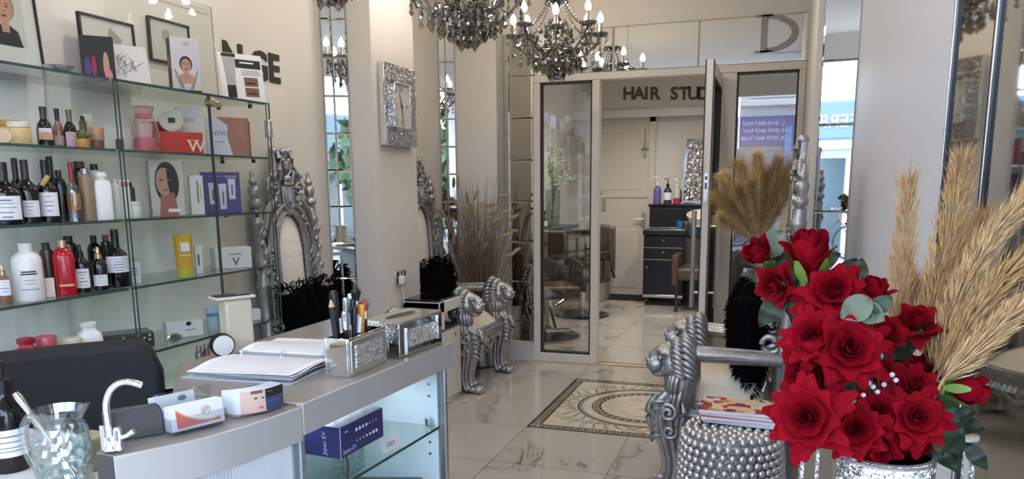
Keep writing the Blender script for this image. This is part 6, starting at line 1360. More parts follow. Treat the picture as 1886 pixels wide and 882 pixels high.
prof = [(.0, .004), (W_*.72, .0), (W_*.74, .008)]+[(W_*(.86+.12*math.sin(PI*i/9)), .012+(Hh*.70)*i/9) for i in range(10)]+[(W_*.80, Hh*.78), (W_*.84, Hh*.86), (W_*.94, Hh*.97)]
b = cut(prof, B()); n = 36
for i in range(n):                                   # pouring lip pulled out at the right
    a = 2*PI*i/n; q = max(0, math.cos(a))**6; j = len(prof)-1; x, y, z = b.v[j*n+i]; b.v[j*n+i] = (x*(1+.32*q), y, z+.012*q)
b.obj('body', M_CUT, t, smooth=False, solid=.003)
b = B(); r9 = random.Random(6)
for q in range(170): a = r9.random()*6.28; z = r9.uniform(.05, .68)*Hh; b.sph((W_*.93*math.cos(a), W_*.93*math.sin(a), z), (.0055, .0055, .007), 5, 4)
b.v = [(x, y, z) for x, y, z in b.v]; b.obj('cut_facets', glass_mat('cut facets', (.93, .96, .96), .16, .02, 1.0), t, smooth=False)
B().tube(smooth([(-W_*.80, 0, Hh*.80), (-W_*1.15, 0, Hh*.86), (-W_*1.45, 0, Hh*.66), (-W_*1.36, 0, Hh*.40), (-W_*1.02, 0, Hh*.20), (-W_*.82, 0, Hh*.22)]), .0085, 12, up=(0, 1, 0)).obj('handle', glass_mat('thick clear glass', (.90, .93, .93), .20, .02, 1.2), t)
X = Matrix.Translation(jp) @ Matrix.Rotation(math.atan2(ru.y, ru.x), 4, 'Z'); p0 = X @ Vector((.4*W_, 0, .02)); p1 = X @ Vector((-W_*1.55, .0, Hh*1.17)); dv = (p1-p0)
t = thing('spoon', 'glass stirring spoon leaning in the cut glass jug', 'spoon', p0); u = dv
B().tube([u*f for f in (0, .3, .6, .8, .93, 1)], [.004, .0045, .005, .006, .008, .006], 10).obj('spoon_handle', mat('pale steel', (.80, .80, .80), .12, 1), t)
s = onz(22, 862, .80); k = mpp(s); t = thing('pump_bottle', 'large black bottle with a white label at the left edge of the desk', 'bottle', s, -.55)
R_ = 34*k; hb = 168*k
B().lathe([(R_*.97, 0), (R_, .004), (R_, hb*.62), (R_*.86, hb*.72), (R_*.45, hb*.80), (R_*.40, hb*.86)], 36).obj('body', M_DARKB, t); B().lathe([(R_*.46, hb*.85), (R_*.46, hb*1.0), (R_*.2, hb*1.02), (R_*.2, hb*1.2)], 20).obj('cap', M_BLACK, t)
l = lab_patch(R_, hb*.18, hb*.48, 1.25, M_PAPER, 'paper_label', t)
for a_, b_, c_ in ((.40, .415, .7), (.34, .352, .5), (.28, .29, .8), (.24, .25, .6)): lab_patch(R_, hb*a_, hb*b_, c_, M_GREY, 'print_line', l, 1.025)
# black office chair behind the counter
t = thing('office_chair', 'black padded office chair between the shelves and the counter', 'chair', (-1.93, 1.60, 0), -.62)
p_ = [onx(x, y, -1.78) for x, y in ((0, 706), (100, 690), (230, 664), (252, 690), (262, 760))]
def back(u, v): 
    y = (u-.5)*.58; z = .52+.44*v; e = max(0, abs(u-.5)*2-.80)/.20; return (.02+.05*(1-(2*u-1)**2)*-1+.0, y, z-(.10*e**2.2 if v > .5 else -.06*e**2))
b = B().grid(back, 24, 14); b.obj('backrest', mat('black mesh fabric', (17, 18, 22), .7, bump=.1, bscale=200), t, solid=.05)
B().bb(-.02, .34, -.22, .22, .44, .52).obj('seat', mat('black seat fabric', (20, 20, 23), .8), t, bevel=.03); B().tube([(-.03, 0, .62), (-.06, 0, .50), (.05, 0, .42)], .022, 10).obj('back_bracket', M_BLACK, t)
B().lathe([(.028, .10), (.028, .44)], 16, MT((.2, 0, 0))).obj('gas_column', M_BLACK, t)
for q in range(5):
    a = 2*PI*q/5; lg = B().tube([(.2, 0, .11), (.2+.28*math.cos(a), .28*math.sin(a), .07)], [.024, .016], 8).obj('leg', M_BLACK, t); B().sph((.2+.28*math.cos(a), .28*math.sin(a), .028), .028, 12, 8).obj('castor', M_BLACK, lg)
# ---- inside the display front
zz = .62
a, c = ony(628, 846, 1.66), ony(706, 792, 1.93)
p0 = onx(628, 846, -1.045); bz = p0.z; p1 = onx(706, 793, -1.03)
t = thing('acrylic_block', 'clear acrylic riser under the navy box in the display front', 'riser', (-1.16, 1.74, zz+.001)); B().bb(-.07, .09, -.045, .10, 0, bz-zz-.003).obj('block', glass_mat('acrylic riser', (.80, .88, .88), .10), t, smooth=False)
ux = Vector((p1.x-p0.x, p1.y-p0.y, 0)); rz = math.atan2(ux.y, ux.x); Lx = ux.length; hb = onx(628, 787, -1.045).z-bz
t = thing('light_box', 'navy carton printed with rows of white dots on the display shelf', 'box', (p0.x, p0.y, bz), rz); M_NAVY = mat('navy carton', (42, 42, 94), .35)
B().bb(0, Lx, 0, .115, 0, hb).obj('carton', M_NAVY, t, bevel=.001)
def dots(v, rs): 
    b = B()
    for k, r in enumerate(rs): b.prism(disc(r, r, Lx*(.36+.078*k), hb*v, 14), .0004, MT((0, -.0004, 0)) @ FYN)
    b.obj('printed_dots', M_PAPER, t, smooth=False)
dots(.70, [.0052, .0052, .0044, .0044, .0028, .0022, .0022]); dots(.34, [.0022, .0022, .0026, .0036, .0040, .0050, .0050])
ltr = mat('lavender print', (170, 172, 220), .5)
txt('lettering', 'Japan EV', .017, MT((Lx*.20, -.0005, hb*.17)) @ FYN, ltr, t, .0002); txt('lettering', 'Japan EV', .018, MT((-.0005, .05, hb*.45)) @ Matrix(((0, 0, -1, 0), (-1, 0, 0, 0), (0, 1, 0, 0), (0, 0, 0, 1))) @ Matrix.Rotation(PI/2, 4, 'Z'), ltr, t, .0002)
B().bb(Lx*.10, Lx*.17, -.0005, 0, hb*.76, hb*.81).obj('print_plate', ltr, t); B().bb(0, .0015, -.0006, 0, 0, hb).obj('white_edge', M_PAPER, t)
b = B()
for q in range(8): b.bb(Lx*(.06+.11*q), Lx*(.12+.11*q), .02+.02*(q % 3), .026+.02*(q % 3), hb, hb+.0005)
b.obj('top_print', ltr, t, smooth=False)
p = onz(725, 828, zz); t = thing('leaflet', 'small white leaflet leaning on the display shelf right of the navy box', 'leaflet', (p.x, p.y, zz+.0005), rot=(-.35, 0, math.radians(78))); B().bb(-.045, .045, 0, .002, 0, .042).obj('card', M_PAPER, t)
f = B().bb(-.02, .015, -.0006, 0, .022, .025).bb(-.024, .01, -.0006, 0, .015, .018).obj('print_line', M_GREY, t)
p = onz(610, 880, zz-.02); t = thing('product_box', 'white and red product carton low in the display front', 'box', (-1.12, 1.60, zz+.001), .5); B().bb(-.05, .05, -.03, .03, 0, .032).obj('carton', M_CARD, t, bevel=.001); B().bb(-.0505, -.02, -.0306, -.03, 0, .032).obj('red_stripe', mat('crimson print', (190, 32, 52), .5), t)
B().bb(-.018, .03, -.0306, -.03, .004, .030).obj('dark_panel', M_INK, t)
p = onz(690, 878, .54); t = thing('display_case', 'dark grey case on the floor of the display front', 'box', (-1.10, 1.98, .061), .3); B().bb(-.11, .11, -.15, .15, 0, .42).obj('case', mat('slate case', (60, 70, 78), .4), t, bevel=.01); B().bb(-.112, .112, -.152, .152, .33, .335).obj('lid_seam', M_BLACK, t)

# ------------------------------------------------------------------ studded drum stool and magazines
oc = Vector((-.125, 3.10, 0)); OR, OH = .205, .44
def barrel(z): f = z/OH; return OR*(.86+.14*math.sin(PI*min(1, max(0, .08+.84*f)))**.7)
t = thing('drum_stool', 'silver drum stool covered in round studs beside the right-hand throne', 'stool', oc)
B().lathe([(barrel(OH*i/16)-.012, OH*i/16) for i in range(17)], 40).obj('drum', M_SILVER_D, t)
b = B(); ds = .0345; nrow = int(OH/(ds*.87)); 
for j in range(nrow):
    z = ds*.5+j*ds*.87
    if z > OH-.005: break
    R_ = barrel(z)-.004; n = int(2*PI*R_/ds)
    for i in range(n):
        a = 2*PI*(i+.5*(j % 2))/n; b.sph((R_*math.cos(a), R_*math.sin(a), z), (.0172, .0172, .0165), 10, 7)
for rr in (0, .0345, .069, .1035, .138, .170):
    n = max(1, int(2*PI*rr/ds))
    for i in range(n): a = 2*PI*i/n; b.sph((rr*math.cos(a), rr*math.sin(a), OH-.006), .0165, 8, 5)
b.obj('round_studs', mat('satin silver stud', (.56, .56, .57), .30, .9), t)
mz = OH+.0105
def magazine(label, x, y, rz, L_, W_, th_, z, cov, edge=M_PAPER):
    th_ *= 1.55; z = mz+(z-mz)*1.55
    t = thing('magazine', label, 'magazine', (x, y, z), rz, 'magazines on the drum stool')
    B().bb(-L_/2, L_/2, -W_/2, W_/2, 0, th_-.001).obj('pages', edge, t, smooth=False); B().bb(-L_/2-.001, L_/2+.001, -W_/2-.001, W_/2, th_-.001, th_).bb(-L_/2-.0015, -L_/2, -W_/2, W_/2, 0, th_).obj('cover', cov, t, smooth=False); return t
def busy(name, cols, scale, seed=0):
    m, nt, p = _new(name); L = nt.links.new; tc = N(nt, 'TexCoord'); mp = N(nt, 'Mapping'); mp.inputs['Scale'].default_value = (1, .8, .01); mp.inputs['Location'].default_value = (seed, seed, 0)
    v = N(nt, 'TexVoronoi', Scale=scale, distance='CHEBYCHEV'); L(tc.outputs['Object'], mp.inputs[0]); L(mp.outputs[0], v.inputs['Vector'])
    s = N(nt, 'SeparateColor'); L(v.outputs['Color'], s.inputs[0]); cr = N(nt, 'ValToRGB'); cr.color_ramp.interpolation = 'CONSTANT'; e = cr.color_ramp.elements
    while len(e) < len(cols): e.new(.5)
    for i, c in enumerate(cols): e[i].position = i/len(cols); e[i].color = lin(c)
    L(s.outputs[0], cr.inputs['Fac']); L(cr.outputs['Color'], p.inputs['Base Color']); p.inputs['Roughness'].default_value = .25; return m
pc = [onz(1282, 786, mz+.03), onz(1432, 792, mz+.03), onz(1425, 734, mz+.03), onz(1290, 726, mz+.03)]
mcx_ = sum(p.x for p in pc)/4; mcy_ = sum(p.y for p in pc)/4; Lm = .285; Wm = .21
magazine('white magazine with a thick pale spine, lowest of the stack', mcx_+.035, mcy_+.0, -.10, Lm+.01, Wm, .010, mz, M_PAPER)
magazine('magazine with a rose pink cover, second from the bottom of the stack', mcx_+.01, mcy_-.006, -.02, Lm, Wm, .008, mz+.0105, mat('rose pink cover', (206, 60, 100), .3))
magazine('magazine with a blue and violet cover under the top one', mcx_+.012, mcy_+.004, -.08, Lm, Wm, .008, mz+.019, busy('blue violet cover', [(60, 70, 120), (220, 214, 214), (130, 90, 120), (40, 36, 60)], 26, 3))
t = magazine('crowded red and yellow gossip magazine lying on top of the stack', mcx_, mcy_, -.01, Lm, Wm, .009, mz+.0275, busy('busy red cover', [(186, 40, 44), (222, 190, 150), (210, 206, 196), (120, 74, 50), (206, 150, 60), (170, 60, 60), (222, 200, 170)], 30))
b = B()
for q in range(6): b.bb(-.12+.04*q, -.12+.04*q+.03, .03+.012*(q % 2), .045+.012*(q % 2), .009, .0094)
b.obj('headline', M_PAPER, t, smooth=False); B().prism(disc(.026, .018, -.085, -.04), .0004, MT((0, 0, .009))).obj('cover_spot', mat('cream spot', (226, 216, 190), .4), t)
B().prism(disc(.05, .035, .05, -.05), .0004, MT((0, 0, .009))).obj('cover_face', mat('cover face tone', (206, 140, 112), .4), t)

# ------------------------------------------------------------------ vase, red silk roses, pampas plumes
VY = 1.28
vp = ony(1628, 832, VY); VX, VZ = vp.x, vp.z; VR = (ony(1727, 860, VY).x-ony(1532, 860, VY).x)/2*.98
t = thing('plinth', 'white square plinth under the glittering vase', 'plinth', (VX, VY+.02, 0)); ph = VZ-.34
B().bb(-.115, .115, -.115, .115, .04, ph-.02).obj('shaft', M_CABW, t, bevel=.003); B().bb(-.125, .125, -.125, .125, ph-.02, ph).obj('cap', M_MIRROR, t, bevel=.003); B().bb(-.125, .125, -.125, .125, 0, .04).obj('foot', M_MIRROR, t, bevel=.003)
t = thing('flower_vase', 'round vase coated in silver crushed glass holding the red roses', 'vase', (VX, VY, ph+.001)); hv = VZ-ph
B().lathe([(VR*.86, 0), (VR*.9, .01), (VR*.96, hv*.5), (VR, hv-.004), (VR*.98, hv), (VR*.92, hv), (VR*.90, hv-.10), (.0, hv-.10)], 48).obj('body', crushed_mat('vase crushed glass', 300, .86, .16, .9), t)
B().lathe([(VR*1.0, hv-.006), (VR*1.01, hv-.002), (VR*.92, hv+.002), (VR*.90, hv-.006)], 48).obj('rim', M_SILVER, t)
# mirrored panel standing behind the stool
p = ony(1490, 830, 2.05)
t = thing('mirrored_side_table', 'low mirrored side table between the drum stool and the vase', 'side table', (p.x+.065, 2.12, 0), .0)
hz = ony(1490, 806, 2.0).z
B().bb(-.08, .13, -.10, .14, .03, hz-.02).obj('mirror_body', mat('side table mirror', (.84, .86, .86), .04, 1), t, bevel=.004); B().bb(-.09, .14, -.11, .15, hz-.02, hz).obj('top', MATS['side table mirror'], t, bevel=.004)
for x in (-.082, -.045, .128): B().bb(x-.004, x+.004, -.104, -.098, .03, hz-.02).obj('crushed_trim', M_CRUSH, t)
B().bb(-.07, .12, -.09, .13, 0, .03).obj('foot', M_BLACK, t)

def rose_red():
    m, nt, p = _new('red silk petal'); L = nt.links.new
    tc = N(nt, 'TexCoord'); nz = N(nt, 'TexNoise', Scale=90.0, Detail=3.0); L(tc.outputs['Object'], nz.inputs['Vector']); cr = N(nt, 'ValToRGB'); e = cr.color_ramp.elements
    e[0].position = .3; e[1].position = .75; e[0].color = lin((104, 0, 13)); e[1].color = lin((148, 2, 25)); L(nz.outputs['Fac'], cr.inputs['Fac']); L(cr.outputs['Color'], p.inputs['Base Color'])
    p.inputs['Roughness'].default_value = .8; p.inputs['Sheen Weight'].default_value = .04; p.inputs['Sheen Tint'].default_value = lin((255, 90, 110)); p.inputs['Specular IOR Level'].default_value = .1
    return m
M_ROSE = rose_red(); M_LEAF = mat('dark rose leaf', (32, 48, 28), .5, var=.2, vscale=30); M_LEAFG = mat('grey green leaf', (106, 114, 94), .7, var=.15, vscale=30); M_LEAFM = mat('blue green leaf', (54, 70, 46), .55, var=.15, vscale=30)
M_SEPAL = mat('lime sepal', (112, 140, 60), .5, var=.2); M_STEM = mat('rose stem', (64, 84, 48), .6)
def petal(b, a, R, H, W, flare, tip, z0=0, cup=1.0, seed=0):
    """one petal wrapped round the axis at angle a: R radius reached, H height, W angular half width"""
    r = random.Random(seed); jit = r.uniform(-.05, .05)
    def fn(u, v):
        s_ = (u-.5)*2; env = (.55+.45*math.sin(PI*min(1, v*.75+.12)))*(1-.62*max(0, v-.72)/.28*tip*abs(s_)**.7)
        vv = v*(1-.22*tip*(abs(s_)**1.5)*max(0, (v-.4)/.6))
        rad = R*(1-(1-vv)**1.9)*cup+flare*vv**3.2; z = z0+H*vv-flare*.55*max(0, vv-.55)**2*6
        pt = .011*tip*max(0, 1-abs(s_)*2.0)*max(0, v-.72)/.28 if tip > .55 else 0; rad += pt
        curl = .12*R*(abs(s_)**2)*vv; wob = .05*R*math.sin(3.0*s_+seed)*vv
        an = a+s_*W*env+jit*vv; return ((rad+curl*.6+wob)*math.cos(an), (rad+curl*.6+wob)*math.sin(an), z-curl*.5)
    b.grid(fn, 9, 8)
def rose_mesh(kind, seed):
    r = random.Random(seed); b = B()
    if kind == 'bud':
        for k in range(4): petal(b, k*2.2+r.random(), .0125, .050, 1.9, -.006, .3, 0, 1, seed+k)
        for k in range(5): petal(b, k*1.257+r.random()*.4, .019, .053, 1.05, .000, .5, -.002, 1, seed+k)
        for k in range(3): petal(b, k*2.1+r.random(), .022, .048, .95, .006, .6, -.004, 1, seed+9+k)
    elif kind == 'half':
        for k in range(5): petal(b, k*2.3+r.random(), .010+.0014*k, .047, 1.6, -.003, .3, 0, 1, seed+k)
        for k in range(5): petal(b, k*1.257+r.random()*.4, .024, .050, .95, .004, .5, -.002, 1, seed+k)
        for k in range(5): petal(b, k*1.257+.6+r.random()*.4, .032, .043, .85, .012, .8, -.004, 1, seed+20+k)
        for k in range(4): petal(b, k*1.57+.2+r.random()*.4, .036, .028, .75, .020, 1, -.006, 1, seed+40+k)
    else:
        for k in range(6): petal(b, k*2.4+r.random()*.3, .007+.0020*k, .043+.0006*k, 1.7-.1*k, -.002, .3, 0, 1, seed+k)
        for k in range(5): petal(b, k*1.257+r.random()*.3, .025, .046, .95, .006, .4, -.001, 1, seed+10+k)
        for k in range(6): petal(b, k*1.047+.4+r.random()*.3, .034, .040, .80, .012, .7, -.003, 1, seed+20+k)
        for k in range(6): petal(b, k*1.047+r.random()*.3, .040, .027, .72, .020, 1, -.005, 1, seed+40+k)
        for k in range(5): petal(b, k*1.257+.3+r.random()*.3, .044, .012, .70, .026, 1.1, -.007, 1, seed+60+k)
    me = b.mesh('bloom', M_ROSE, True, 80); return me
ROSES = {k: [rose_mesh(k, s_) for s_ in (3, 57, 91)] for k in ('bud', 'half', 'open')}
RAD = {'bud': .026, 'half': .056, 'open': .070}
def sepal_mesh():
    b = B()
    for k in range(5):
        a = 2*PI*k/5; b.grid(lambda u, v: ((.006+.020*v-.004*v*v)*math.cos(a)-(u-.5)*.012*math.sin(PI*(.1+.9*(1-v)))*math.sin(a), (.006+.020*v-.004*v*v)*math.sin(a)+(u-.5)*.012*math.sin(PI*(.1+.9*(1-v)))*math.cos(a), -.006+.034*v), 4, 6)
    b.lathe([(.003, -.014), (.009, -.008), (.010, 0), (.004, .003)], 12); return b.mesh('sepals', M_SEPAL)
SEPAL = sepal_mesh()
def leaf_mesh(L_, W_, m, point=1.0):
    def fn(u, v): s_ = (u-.5)*2; w_ = W_*(math.sin(PI*min(1, v*1.0))**.75)*(1-.35*v*point); return (s_*w_, L_*v, .10*W_*abs(s_)*2-.35*L_*v*v*.5+.004*math.sin(9*v))
    return B().grid(fn, 6, 12).mesh('leaf', m)
LEAVES = {'dark': leaf_mesh(.056, .018, M_LEAF), 'grey': leaf_mesh(.056, .024, M_LEAFG, .6), 'mid': leaf_mesh(.058, .022, M_LEAFM, .7)}
def to_cam(p): return (CAM-p).normalized()
RI = RX; UP = -RD
def frame_at(p, tilt_r, tilt_u, roll=0):
    """axis towards the viewer, tipped tilt_r to the picture's right and tilt_u upwards"""
    z = (to_cam(p)+RI*tilt_r+UP*tilt_u).normalized(); return look(p, z) @ Matrix.Rotation(roll, 4, 'Z')
MOUTH_ = Vector((VX, VY, VZ-.03))
def rose(label, px_, py_, dia, dist, kind, var, tr, tu, leaf=0):
    p = atz(px_, py_, dist); s = 1.2*dia*dist/F/2/RAD[kind]; M = frame_at(p, tr, tu, var*1.3+px_)
    back = M.to_3x3() @ Vector((0, 0, -1)); M2 = Matrix.Translation(p+back*(.028*s)) @ M.to_3x3().to_4x4() @ Matrix.Scale(s, 4)
    t = thing('silk_rose', label, 'rose', M=M2, group='red silk roses in the crushed glass vase')
    meshobj('bloom', ROSES[kind][var % 3], t); meshobj('sepals', SEPAL, t, MT((0, 0, -.004), (0, 0, 0), (1.15, 1.15, 1.15)))
    iv = M2.inverted(); q0 = M2 @ Vector((0, 0, -.012)); q1 = q0+back*.06+Vector((0, 0, -.02)); q3 = MOUTH_+Vector((rnd.uniform(-.03, .03), rnd.uniform(-.03, .03), -.06)); q2 = q1.lerp(q3, .55)+Vector((0, .02, .01))
    B().tube([iv @ q for q in (q0, q0.lerp(q1, .6), q1.lerp(q2, .5), q2, q3)], .0026/s, 7).obj('stem', M_STEM, t)
    for k in range(leaf): a = k*2.4+px_; meshobj('leaf', LEAVES['dark'], t, MT((0, 0, -.016), (-.9, 0, a)))
    return t
rose('drooping bud with a lime sepal at the far upper left of the bouquet', 1398, 466, 46, 1.30, 'bud', 0, -1.0, .9)
rose('half open rose hanging at the left edge just below the upper left bud', 1424, 528, 82, 1.28, 'half', 1, -1.0, -.5)
rose('tall closed bud crowning the top of the bouquet', 1491, 466, 74, 1.24, 'bud', 1, -.05, 2.2)
rose('wide open rose directly below the crowning bud', 1535, 533, 122, 1.20, 'open', 0, .0, .45)
rose('closed upright rose at the right of the wide open upper one', 1607, 540, 52, 1.24, 'bud', 2, .5, 2.0)
rose('open rose on the left of the pair in the middle of the bouquet', 1497, 618, 112, 1.17, 'open', 1, -.2, .25)
rose('largest open rose, right one of the middle pair', 1567, 640, 140, 1.14, 'open', 2, .25, .15)
rose('rose with big drooping petals under the middle pair, left side', 1487, 690, 118, 1.20, 'half', 2, -.8, -.3)
rose('small rose right of the largest open one, above the leaves', 1638, 612, 66, 1.22, 'half', 0, .4, .5)
rose('half open rose high at the right before the beige plumes', 1690, 590, 88, 1.30, 'half', 1, .2, 1.0)
rose('small dark rose in the centre gap of the bouquet', 1620, 684, 66, 1.24, 'half', 2, .0, .4)
rose('small rose at the right with its neighbour just below it', 1708, 672, 60, 1.32, 'half', 0, .6, .6)
rose('medium rose in the right half above the lowest right pair', 1688, 708, 94, 1.22, 'open', 0, .35, .4)
rose('big open rose at the lower left over the magazines', 1483, 768, 142, 1.12, 'open', 1, -.25, .1)
rose('open rose at the bottom right of the big lower left one', 1578, 790, 104, 1.16, 'open', 2, -.05, .05)
rose('rose in the middle of the lowest group with an orange red heart', 1620, 752, 92, 1.18, 'open', 0, .1, .35)
rose('open rose at the lower right with a dark round heart', 1692, 768, 112, 1.15, 'open', 1, .25, .15)
rose('closed rose pointing right at the far right of the bouquet', 1786, 718, 56, 1.22, 'bud', 1, 2.2, -.15)
rose('rose with pointed petals hanging over the vase rim', 1610, 828, 96, 1.17, 'half', 2, .0, -.8)
rose('rose with petals hanging at the right over the vase rim', 1684, 818, 76, 1.19, 'half', 1, .4, -.9)
# foliage: sprigs with leaves
def sprig(label, dist, items):
    p0 = Vector(MOUTH_); t = thing('leaf_sprig', label, 'foliage', p0, group='leaf sprigs among the roses'); c = Vector((0, 0, 0)); b = B()
    for px_, py_, kind, ang, sc, rollx in items:
        p = atz(px_, py_, dist)-p0; d = (RI*math.cos(ang)+UP*math.sin(ang)).normalized(); zz_ = (to_cam(p+p0)+RI*rollx+UP*.25).normalized(); y = (d-zz_*d.dot(zz_)).normalized(); x = y.cross(zz_)
        M = Matrix.Translation(p-y*.03*sc) @ Matrix((x, y, zz_)).transposed().to_4x4() @ Matrix.Scale(sc, 4); meshobj('leaf', LEAVES[kind], t, M); b.tube([(0, 0, -.03), p*.5+Vector((0, .03, -.01)), p-y*.03*sc], .0018, 6)
    b.obj('stems', M_STEM, t); return t
sprig('grey green leaves between the upper left buds', 1.31, [(1422, 448, 'grey', .9, 1.1, .1), (1452, 470, 'mid', -.2, 1.25, -.2), (1446, 505, 'mid', -1.2, 1.0, .1), (1468, 520, 'grey', .3, .8, .2)])
sprig('dark leaves below the half open left rose', 1.29, [(1442, 546, 'mid', 2.9, 1.15, .1), (1420, 572, 'dark', -2.2, 1.3, 0), (1472, 568, 'mid', -1.7, 1.2, .3), (1478, 590, 'dark', -1.2, 1.2, 0)])
sprig('dark leaves behind the upper open rose', 1.33, [(1560, 500, 'dark', .9, 1.25, .3), (1520, 480, 'dark', .4, 1.1, 0), (1580, 500, 'mid', 1.3, .9, -.2)])
sprig('pale grey leaf between the upper open rose and its right neighbour', 1.15, [(1574, 570, 'grey', -2.6, .95, .3), (1606, 578, 'grey', -.5, .8, -.4), (1624, 560, 'mid', .6, .7, .2)])
sprig('dark leaves in the right centre gap', 1.34, [(1664, 640, 'dark', .4, 1.2, 0), (1656, 660, 'dark', -.6, 1.2, .3), (1640, 700, 'mid', -1.5, 1.0, 0), (1598, 700, 'dark', -1.6, 1.1, 0), (1572, 718, 'mid', .3, .9, 0)])
sprig('dark leaf spray reaching out to the lower right', 1.24, [(1742, 735, 'mid', 1.5, 1.0, .2), (1772, 780, 'dark', -.35, 1.25, 0), (1750, 800, 'dark', -1.2, 1.5, .1), (1742, 838, 'dark', -1.1, 1.2, .2), (1800, 842, 'dark', -1.0, .9, 0), (1760, 768, 'dark', .2, 1.2, 0), (1724, 800, 'mid', -1.3, 1.2, 0)])
t = thing('gypsophila_sprig', 'tiny white filler blossoms in the centre of the bouquet', 'flowers', MOUTH_); b = B(); st_ = B()
for px_, py_ in ((1546, 722), (1554, 728), (1540, 732), (1550, 746), (1558, 738), (1608, 712), (1616, 722), (1590, 728), (1650, 700), (1643, 690), (1600, 705), (1628, 708)):
    p = atz(px_, py_, 1.19)-MOUTH_; b.sph(p, .0042, 8, 6); st_.tube([(0, 0, -.02), p*.6+Vector((0, .01, 0)), p], .0007, 4)
b.obj('blossoms', mat('white filler blossom', (226, 226, 228), .6), t); st_.obj('stems', M_STEM, t)
# beige pampas plumes
M_PAMPAS = mat('beige pampas', (190, 152, 100), .8, var=.16, vscale=40, Subsurface_Weight=.0); M_PAMPAS2 = mat('pale pampas', (204, 170, 122), .8, var=.14, vscale=40)
def plume(label, pts, dist, wid, seed, m, n=620):
    r = random.Random(seed); P = [atz(x, y, d_) for (x, y), d_ in zip(pts, dist)]; base = P[0]; k = mpp(P[len(P)//2])
    t = thing('pampas_plume', label, 'pampas grass', base, group='beige pampas plumes behind the roses'); Q = [p-base for p in P]
    def at(f): f = f*(len(Q)-1); i = min(int(f), len(Q)-2); return Q[i].lerp(Q[i+1], f-i), (Q[i+1]-Q[i]).normalized()
    B().tube([MOUTH_-base-Vector((0, 0, .05))]+Q, [.0025]*2+[.002]*(len(Q)-1), 6).obj('stem', mat('straw stem', (172, 140, 96), .7), t); b = B()
    for j in range(int(n*1.7)):
        f = r.random()**.85; c, d = at(f); w_ = .72*wid*k*(.25+.75*math.sin(PI*min(1, .12+.82*f))**.8)
        a = Vector((r.gauss(0, 1), r.gauss(0, 1), r.gauss(0, 1))); a = (a-d*a.dot(d)).normalized()
        L_ = r.uniform(.018, .042); start = c+a*w_*r.random()**.6*.55; dr = (d*1.0+a*r.uniform(.15, .62)).normalized(); sd = dr.cross(Vector((r.gauss(0, 1), r.gauss(0, 1), r.gauss(0, 1)))).normalized()*r.uniform(.0006, .0013)
        e = start+dr*L_; mid_ = start.lerp(e, .55)+a*.002
        b.add([start, mid_+sd, e, mid_-sd], [(0, 1, 2, 3)])
        if j % 3 == 0:
            e2 = e+(d+a*r.uniform(.2, .9)).normalized()*L_*.7; b.add([e-sd*.3, e+sd*.3, e2], [(0, 1, 2)])
    b.obj('plume', m, t, smooth=False); return t
plume('narrow upright plume at the left of the beige group', [(1648, 640), (1652, 560), (1664, 470), (1672, 336)], [1.40]*4, 36, 1, M_PAMPAS, 560)
plume('short plume behind the half open rose high at the right', [(1660, 620), (1672, 580), (1690, 520)], [1.42]*3, 44, 7, M_PAMPAS, 380)
plume('tall broad plume rising before the mirror trim', [(1700, 660), (1718, 560), (1748, 440), (1775, 292)], [1.36, 1.36, 1.36, 1.36], 56, 2, M_PAMPAS, 900)
plume('plume leaning right, second from the top', [(1722, 680), (1762, 560), (1822, 440), (1892, 360)], [1.30, 1.29, 1.28, 1.27], 50, 3, M_PAMPAS2, 850)
plume('lower plume reaching the right edge of the photo', [(1730, 690), (1776, 610), (1840, 520), (1905, 460)], [1.26, 1.25, 1.24, 1.23], 44, 4, M_PAMPAS, 700)
plume('lowest plume reaching right over the closed rose', [(1738, 698), (1780, 660), (1836, 605), (1905, 545)], [1.22, 1.21, 1.20, 1.19], 40, 5, M_PAMPAS2, 640)
plume('plume in the middle of the beige group behind the second leaning one', [(1706, 670), (1735, 590), (1775, 490), (1815, 400)], [1.42]*4, 48, 6, M_PAMPAS, 640)

# ------------------------------------------------------------------ golden grass fan behind the right throne
gb = ony(1398, 450, 4.48); vz_ = .62
t = thing('floor_vase', 'tall silver floor vase behind the throne at the right', 'vase', (gb.x, gb.y, 0)); B().lathe([(.09, 0), (.11, .03), (.13, .3), (.08, .52), (.06, .60), (.075, vz_), (.065, vz_), (.05, .58)], 28).obj('body', M_SILVER, t)
M_GOLDG = mat('golden brown grass hair', (226, 200, 150), .75, var=.15, vscale=18); M_GOLDG2 = mat('dark golden grass hair', (206, 178, 126), .75, var=.15, vscale=18)
fan = [(1335, 330, 0), (1322, 365, 1), (1362, 305, 1), (1395, 292, 0), (1432, 300, 1), (1462, 300, 0), (1340, 400, 0), (1450, 345, 1), (1410, 330, 0), (1375, 350, 0)]
lab_ = ['far left upper', 'far left lower', 'upper left', 'top centre', 'upper right', 'far right', 'lowest left', 'lower right', 'front centre', 'front left']
